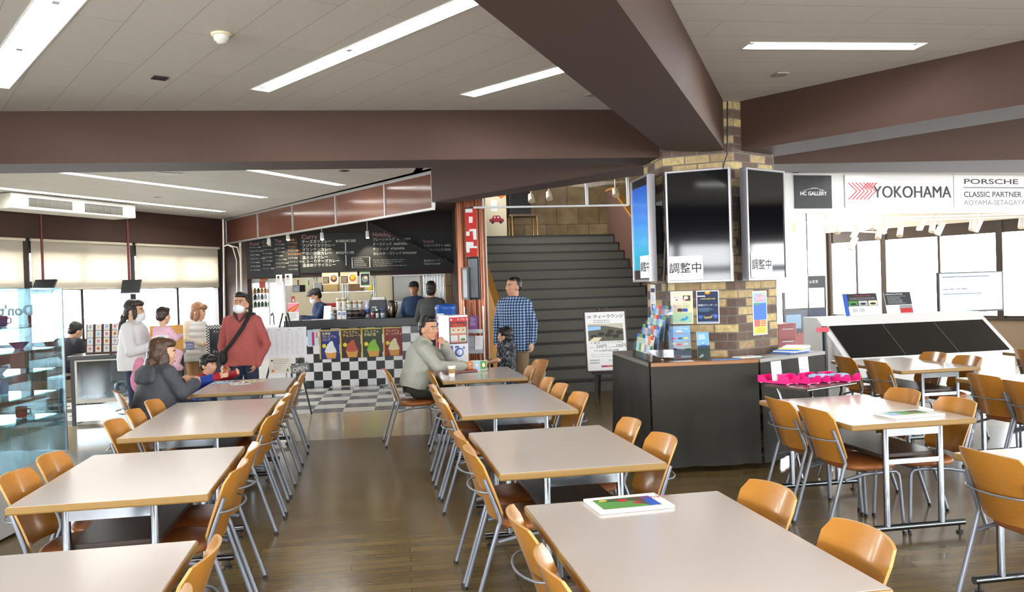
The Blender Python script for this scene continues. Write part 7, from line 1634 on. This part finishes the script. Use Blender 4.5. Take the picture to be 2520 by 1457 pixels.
# ------------------------------------------------------------------ air conditioner and hanging monitors
a0, a1 = on_z(27, 471, C), on_z(333, 503, C); ad_ = math.atan2(a1.y - a0.y, a1.x - a0.x); al = (a1 - a0).to_2d().length; ah = C - on_wall(333, 537, a0, ad_).z
t = thing('air_conditioner', 'white ceiling-hung air conditioner with two dark grilles above the window blinds', 'air conditioner', (a0.x, a0.y, 0), ad_)
b = MB(mat('ac_white_case', 'e3e0d6', .45)); b.box(0, al, 0, .5, C - ah, C - .01); b.build('case', t, .01)
for u0, v0, u1, v1 in ((70, 486, 178, 515), (208, 500, 302, 527)):
    x0, x1 = (on_wall(u0, v0, a0, ad_) - a0).to_2d().length, (on_wall(u1, v1, a0, ad_) - a0).to_2d().length; z1, z0 = on_wall(u0, v0, a0, ad_).z, on_wall(u0, v0 + 22, a0, ad_).z
    b = MB(mat('dark_grille', '1c1a14', .5)); b.box(x0, x1, -.004, -.001, z0, z1); b.mat(mat('grille_bar', '4a463a', .5))
    for k in range(9): z = z0 + (z1 - z0) * (k + .5) / 9; b.box(x0, x1, -.008, -.004, z - .003, z + .003)
    for k in range(1, 6): x = x0 + (x1 - x0) * k / 6; b.box(x - .004, x + .004, -.01, -.004, z0, z1)
    b.build('grille', t)
wv, wd_ = VX[180], rad(60)
for u, vb, tl, lab in ((106, 690, 1.15, 'steeply tilted monitor on the left red pole before the blinds'), (318, 690, .75, 'tilted monitor on the right red pole before the blinds')):
    q = on_wall(u, vb, (wv.x + cos(rad(-30)) * .2, wv.y + sin(rad(-30)) * .2), wd_)
    t = thing('hanging_monitor', lab, 'monitor', (q.x, q.y, q.z), -.05, 'monitors on red poles')
    b = MB(mat('dark_red_pole', '5e101c', .4)); b.cyl((0, 0, 0), (0, 0, C - q.z), .02, n=12); b.build('pole', t)
    b = MB(mat('grey_monitor_back', '1b1b1f', .4)); b.X = Matrix.Rotation(-tl * .6, 4, 'X') @ Matrix.Translation((.05, 0, -.13)); b.box(-.16, .16, -.02, .02, -.13, .13); b.build('screen', t)
    b = MB(MATS['dark_red_pole']); b.X = Matrix.Rotation(-tl * .6, 4, 'X') @ Matrix.Translation((.05, 0, -.13)); b.box(-.165, .165, .0, .025, .13, .14); b.box(-.165, -.16, -.01, .02, -.13, .13); b.mat(LGREY); b.box(-.165, .165, -.024, .0, -.145, -.13); b.build('bezel', t)
# ------------------------------------------------------------------ small ceiling fittings
q = on_z(545, 83, C); t = thing('smoke_detector', 'round cream smoke detector on the ceiling at the upper left', 'smoke detector', (q.x, q.y, C), 0); b = MB(CREAM); b.lathe([(.062, -.0), (.062, -.012), (.05, -.014)][::-1], n=24); b.build('base_plate', t); b = MB(mat('detector_white', 'e4e4dc', .4)); b.lathe([(.0, -.06), (.028, -.058), (.034, -.045), (.045, -.04), (.048, -.014)], n=24); b.build('sensor_head', t)
for (u, v), s, m_, lab in (((393, 191), .1, mat('dark_hole', '2a1e1a', .8), 'small dark square opening in the ceiling at the upper left'), ((847, 420), .1, MATS['dark_hole'], 'small dark ceiling plate behind the beam, right of the short light'), ((412, 428), .3, mat('grey_diffuser', '9a968c', .6), 'grey square ceiling diffuser just behind the beam at left'), ((388, 485), .1, MATS['grey_diffuser'], 'small grey ceiling plate between the two long lights'), ((1456, 233), .09, MATS['grey_diffuser'], 'small grey ceiling plate beside the beam in the middle'), ((1921, 182), .1, MATS['grey_diffuser'], 'small grey ceiling plate below the single-tube light at right')):
    q = on_z(u, v, C); t = thing('ceiling_plate', lab, 'ceiling plate', (q.x, q.y, C - .008), rad(-60) if u < 1500 else 0, 'ceiling plates'); b = MB(m_); b.box(-s / 2, s / 2, -s / 2, s / 2, 0, .007); b.build('plate', t)
# ------------------------------------------------------------------ right: gallery
def gf(u, v, dy=-.02): return on_wall(u, v, (GF0.x - sin(GDIR) * -dy * -1, GF0.y + cos(GDIR) * dy), GDIR)
def gsign(name, label, u0, u1, v0, v1, fn, edge):
    p, q, tp_ = gf(u0, v1), gf(u1, v1), gf(u0, v0); return sheet(name, label, 'sign', (p + q) / 2, GDIR, (q - p).length, tp_.z - p.z, fn, .012, edge=edge)
def fhc(b, w, h):
    b.mat(PAPER); b.text('HC GALLERY', w * .122, 0, .4 * h, -.001, bold=.02, sx=1.02)
    b.tube([(-.28 * w, -.001, .53 * h), (-.2 * w, -.001, .56 * h), (-.06 * w, -.001, .6 * h), (.1 * w, -.001, .61 * h), (.2 * w, -.001, .57 * h), (.3 * w, -.001, .55 * h)], .003, 5); b.tube([(-.12 * w, -.001, .58 * h), (-.02 * w, -.001, .62 * h), (.1 * w, -.001, .625 * h)], .002, 5); b.tube([(.14 * w, -.001, .54 * h), (.2 * w, -.001, .555 * h), (.27 * w, -.001, .53 * h)], .002, 5)
gsign('gallery_sign', 'black square sign with HC GALLERY lettering on the white fascia', 1957, 2048, 431, 513, fhc, BLACK)
def fyk(b, w, h):
    b.mat(mat('logo_red', 'c03038', .5)); x0, s = -.48 * w, h * .52; z0 = .25 * h
    for i in range(6):          # nested angular stripes of the logo
        o = i * .062 * w * .55; tk = .011 * w
        b.poly([(x0 + o, z0 + s), (x0 + o + tk * 1.3, z0 + s), (x0 + o + .075 * w + tk * 1.3, z0 + s * .5), (x0 + o + .075 * w, z0 + s * .5)], -.001)
        b.poly([(x0 + o + .075 * w, z0 + s * .5), (x0 + o + .075 * w + tk * 1.3, z0 + s * .5), (x0 + o + tk * 1.3, z0), (x0 + o, z0)], -.0011)
    for i in range(4): o = .11 * w + i * .026 * w; b.poly([(x0 + o + .015 * w, z0 + s * (.62 + .0 * i)), (x0 + o + .028 * w, z0 + s * .62), (x0 + o + .085 * w - i * .0 * w, z0 + s), (x0 + o + .068 * w, z0 + s)], -.0012)
    b.mat(mat('dark_letters', '3a3a40', .5)); [b.text('YOKOHAMA', .52 * h, .115 * w + o * h, .31 * h, -.001 - abs(o) * .01, sx=.83 * (w / h) / 3.42) for o in (-.012, 0, .012)]
gsign('tyre_banner', 'white YOKOHAMA banner with a red arrow logo on the fascia', 2081, 2347, 430, 511, fyk, mat('banner_vinyl', 'ecebec', .45))
def fpo(b, w, h):
    b.mat(mat('dark_letters', '3a3a40', .5)); L = -.41 * w
    b.text('PORSCHE', .22 * h, L, .74 * h, -.001, 'LEFT', bold=.015, sx=1.75 * (w / h) / 3.1); b.mat(GREY); b.rect(L, .44 * w, .605 * h, .645 * h, -.001); b.mat(MATS['dark_letters']); b.text('CLASSIC PARTNER', .235 * h, L, .335 * h, -.001, 'LEFT', bold=.02, sx=.9 * (w / h) / 3.1); b.mat(mat('mid_grey_letters', '6a6a70', .5)); b.text('AOYAMA-SETAGAYA', .22 * h, L, .085 * h, -.001, 'LEFT', sx=.9 * (w / h) / 3.1)
gsign('partner_banner', 'white PORSCHE CLASSIC PARTNER banner at the right edge of the fascia', 2349, 2598, 431, 511, fpo, MATS['banner_vinyl'])
# glass partition below the fascia, beside the pillar
g0_, g1_ = gf(1860, 700, .05), gf(1988, 700, .05); t = thing('glass_partition', 'clear glass partition below the white fascia, right behind the brick pillar', 'partition', (g0_.x, g0_.y, 0), GDIR); gl = (g1_ - g0_).to_2d().length
b = MB(PANE); b.box(0, gl, -.005, .005, .0, GZB - .03); b.build('pane', t); b = MB(mat('dark_edge_strip', '4a5052', .3)); b.box(gl, gl + .008, -.008, .008, 0, GZB - .03); b.build('edge_strip', t)
# console with three black screens
KD = rad(5); k0_ = at(2080, 884, 10.6); k1_ = on_wall(2498, 859, k0_, KD); KW = (k1_ - k0_).to_2d().length; kz0 = k0_.z; kz1 = 1.07; kdp = .62
t = thing('screen_console', 'white slanted console with three black screens in the gallery', 'console', (k0_.x, k0_.y, 0), KD)
CW = mat('white_console_paint', 'ecebe8', .35)
b = MB(CW); b.prism([(0, 0), (0, kz0), (kdp, kz1), (kdp + .32, kz1), (kdp + .32, 0)], 0, KW, 'yz'); b.build('body', t, .006)
sl_ = math.hypot(kdp, kz1 - kz0); XA = Matrix.Translation((0, 0, kz0)) @ Matrix.Rotation(math.atan2(kz1 - kz0, kdp), 4, 'X')
swd = (KW - .16) / 3
for i in range(3):
    b = MB(SCREEN); b.X = XA; b.box(.08 + swd * i + .008, .08 + swd * (i + 1) - .008, .01, sl_ * .76, .001, .016); b.build('screen', t)
b = MB(CHROME); b.X = XA
for i in (1, 2): b.box(.08 + swd * i - .006, .08 + swd * i + .006, .01, sl_ * .76, .001, .019)
b.build('divider_strip', t)
RK = Matrix.Rotation(KD, 3, 'Z')
def onk(x, y, z): p = V((k0_.x, k0_.y, 0)) + RK @ V((x, y, 0)); p.z = z; return p
def kpx(u, y): q = on_wall(u, 770, onk(0, y, 0), KD); q.z = kz1 + .001; return q
def fpan(sd_):
    def g(b, w, h):
        b.mat(mat('panel_black', '1f1f22', .5)); b.rect(-.5 * w, .5 * w, .42 * h, h, -.001)
        if sd_ == 1:
            b.mat(BLUE); b.rect(-.5 * w, -.38 * w, 0, h, -.0012); b.mat(RED); b.text('クラシックカーの世界', .026, .06 * w, .86 * h, -.0015, bold=.02); lines(b, LGREY, -.3 * w, .45 * w, .7 * h, .82 * h, 2, -.0014, seed=2, t=.3); b.mat(GREEN)
            for i, m_ in enumerate((GREEN, LGREY, CREAM)): b.mat(m_); b.rect((-.36 + .29 * i) * w, (-.1 + .29 * i) * w, .44 * h, .66 * h, -.0014); b.mat(BLACK); b.disc((-.23 + .29 * i) * w, .52 * h, .09 * w, .05 * h, -.0018)
            for x in (-.28, -.08): b.mat(LGREY); b.rect(x * w, (x + .16) * w, .15 * h, .32 * h, -.0014)
        else:
            b.mat(PAPER); b.text('PORSCHE 356 (1948-1965)', .024, -.46 * w, .88 * h, -.0015, 'LEFT', bold=.01); lines(b, LGREY, -.4 * w, .46 * w, .46 * h, .84 * h, 7, -.0014, seed=5, t=.3); b.mat(RED); b.rect(.0, .48 * w, .03 * h, .4 * h, -.0012); b.mat(GREY); b.rect(.0, .48 * w, .25 * h, .4 * h, -.0014); b.mat(mat('car_red', 'b82a28', .3)); b.disc(.24 * w, .17 * h, .17 * w, .09 * h, -.0018)
        lines(b, GREY, -.3 * w, -.05 * w, .04 * h, .12 * h, 3, -.0012, seed=7)
    return g
sheet('info_panel', 'tilted info panel with red heading and three car photos on the console top', 'info panel', kpx(2124, kdp + .1), KD, .53, .31, fpan(1), .01, tilt=rad(14))
sheet('info_panel', 'tilted PORSCHE 356 info panel with a red car photo on the console top', 'info panel', kpx(2217, kdp + .1), KD, .42, .31, fpan(2), .01, tilt=rad(14))
# big lit monitor on a stand
mp = at(2391, 768, 13.0); t = thing('gallery_monitor', 'large monitor with a bright pale blue page behind the console', 'monitor', (mp.x, mp.y, mp.z), KD); mw, mh = 1.17, .63
b = MB(BLACK); b.box(-mw / 2, mw / 2, 0, .05, 0, mh); b.build('case', t, .005)
LS = mat('lit_page_sky', 'a3d3f0', .3, emit=.2); LWH = mat('lit_page_white', 'f2f6fa', .3, emit=.24); LIN = mat('lit_page_navy', '24324c', .3, emit=.15)
b = MB(LS); b.rect(-mw / 2 + .02, mw / 2 - .02, .03, mh - .02, -.002); b.mat(LWH)
for x0, x1, z0, z1 in ((-.46, .3, .78, .86), (-.46, .3, .5, .72), (-.46, .3, .28, .42), (-.46, .22, .08, .24)): b.rect(x0 * mw, x1 * mw, z0 * mh, z1 * mh, -.003)
b.mat(LIN); b.rect(-.44 * mw, .28 * mw, .87 * mh, .9 * mh, -.0035); b.rect(-.44 * mw, .16 * mw, .455 * mh, .475 * mh, -.0035)
for i in range(4): b.rect((-.44 + .1 * i) * mw, (-.36 + .1 * i) * mw, .57 * mh, .595 * mh, -.0035)
b.build('lit_screen', t); b = MB(BLACK); b.box(-.06, .06, .05, .09, -mp.z, .3); b.box(-.4, .4, -.2, .3, -mp.z, -mp.z + .03); b.build('stand', t)
# tall dark poster, tool chest, tyre, stanchions
def fbig(b, w, h):
    b.mat(PAPER); b.text('伝説のポルシェたち', .058, 0, .93 * h, -.001, bold=.02); b.rect(-.46 * w, .46 * w, .68 * h, .88 * h, -.0012); b.mat(mat('deep_blue_photo', '1d2a4c', .4)); b.rect(-.47 * w, .47 * w, .16 * h, .66 * h, -.0012); b.mat(mat('racing_red', 'c23a34', .4)); b.poly([(-.4 * w, .34 * h), (-.15 * w, .44 * h), (.25 * w, .42 * h), (.42 * w, .3 * h), (.2 * w, .27 * h), (-.3 * w, .28 * h)], -.0016); b.mat(LBLUE); b.rect(-.45 * w, -.1 * w, .48 * h, .62 * h, -.0016); b.mat(PAPER); b.text('ADVAN', .07, .08 * w, .1 * h, -.0016, bold=.03); b.mat(RED); b.poly([(-.3 * w, .1 * h), (-.22 * w, .16 * h), (-.14 * w, .1 * h)], -.0016)
p = at(1985, 905, 13.5); sheet('tall_poster', 'tall black poster with a racing car photo behind the glass partition', 'poster', (p.x, p.y, .02), GDIR, .8, 1.62, fbig, .03, edge=BLACK)
p = at(1938, 880, 12.75); t = thing('tool_chest', 'red tool chest behind the glass partition, beside the pillar', 'tool chest', (p.x, p.y, 0), GDIR); b = MB(mat('chest_red', 'a82430', .35)); b.box(-.17, .17, 0, .35, 0, .92); b.build('cabinet', t, .01)
for k in range(4): b = MB(mat('chest_red_drawer', 'b82c36', .3)); b.box(-.155, .155, -.012, 0, .12 + .19 * k, .28 + .19 * k); d_ = b.build('drawer', t, .004); b = MB(CHROME); b.box(-.1, .1, -.024, -.012, .26 + .19 * k, .275 + .19 * k); b.build('handle', d_)
p = at(2008, 900, 13.0); t = thing('tyre', 'black tyre standing upright behind the belt posts', 'tyre', (p.x, p.y, .33), .9); b = MB(mat('tyre_rubber', '151517', .8)); b.tube([(.24 * cos(2 * pi * i / 36), 0, .24 * sin(2 * pi * i / 36)) for i in range(36)], .09, 14, closed=True); b.build('tread', t); b = MB(STEEL); b.cyl((0, -.06, 0), (0, .06, 0), .155, n=24); b.build('rim', t)
t0_ = None
for (u, lab) in ((2014, 'black belt post at the glass edge, the one nearer the pillar'), (2034, 'black belt post with a red tape end, in front of the console')):
    p = on_z(u, 960 if u < 2020 else 990, 0); t = thing('belt_post', lab, 'barrier post', (p.x, p.y, 0), 0, 'black belt posts'); b = MB(BLACK); b.cyl((0, 0, 0), (0, 0, .02), .15, n=24); b.build('base', t); b = MB(mat('dark_post', '1d2a2c', .35)); b.cyl((0, 0, .02), (0, 0, .9), .03, n=14); b.build('post', t); b = MB(BLACK); b.cyl((0, 0, .9), (0, 0, .98), .036, n=14); b.build('head', t)
    if u > 2020: b = MB(mat('red_tape', 'e8304a', .4)); b.box(-.13, .04, -.042, -.036, .91, .97); b.build('red_tape_end', t)
# track lights
WT = mat('white_track', 'e9e8e4', .5)
def rail(label, p, q, dp, dq):
    a_, b_ = at(*p, dp), at(*q, dq); b_.z = a_.z = (a_.z + b_.z) / 2; t = thing('light_track', label, 'light track', a_, 0, 'white light tracks in the gallery'); e = b_ - a_
    b = MB(WT); b.bar((0, 0, 0), tuple(e), .035, .03); b.build('rail', t)
    b = MB(WT)
    for f_ in (.2, .8): h_ = e * f_; b.cyl(tuple(h_), (h_.x, h_.y, C - a_.z), .006, n=6)
    b.build('drop_wire', t); return a_.z
rz1 = rail('long white light track running across the gallery, nearer the fascia', (1935, 532), (2530, 537), 14.3, 14.35)
rz2 = rail('white light track running across the gallery, farther from the fascia', (2000, 543), (2540, 538), 15.4, 15.45)
rz3 = rail('short slanting white light track left of the window posts', (2064, 588), (2180, 553), 14.9, 16.2)
SPT = [(1951, 563, 1), (2025, 548, 1), (2060, 561, 0), (2104, 571, 0), (2147, 551, 0), (2097, 599, 0), (2160, 574, 0), (2176, 560, 0), (2213, 568, 0), (2267, 550, 1), (2292, 558, 0), (2311, 563, 0), (2390, 553, 0), (2404, 555, 0), (2511, 548, 0)]
nth = ['first', 'second', 'third', 'fourth', 'fifth', 'sixth', 'seventh', 'eighth', 'ninth', 'tenth', 'eleventh', 'twelfth', 'thirteenth', 'fourteenth', 'last']
for i, (u, v, lit) in enumerate(SPT):
    d_ = 14.0 if i == 5 else 14.6 if i % 2 else 15.7
    q = at(u, v, d_); t = thing('track_spotlight', '%swhite track spotlight in the gallery, %s counted from the left' % ('lit ' if lit else '', nth[i]), 'spotlight', q, .4 * (-1) ** i, 'track spotlights in the gallery')
    b = MB(WT); b.cyl((.06, 0, .1), (-.04, -.03, -.1), .05, .055, n=14); b.build('lamp_head', t); b = MB(WT); b.cyl((.03, 0, .06), (.03, 0, C - q.z), .008, n=6); b.build('stem', t)
    if lit: b = MB(mat('lit_lens', 'ffffff', .4, emit=8.)); b.ell((-.045, -.032, -.108), (.045, .045, .012), 12, 6); b.build('lens', t)
bpy.data.batch_remove(TRASH); bpy.data.scenes.remove(SHOP)
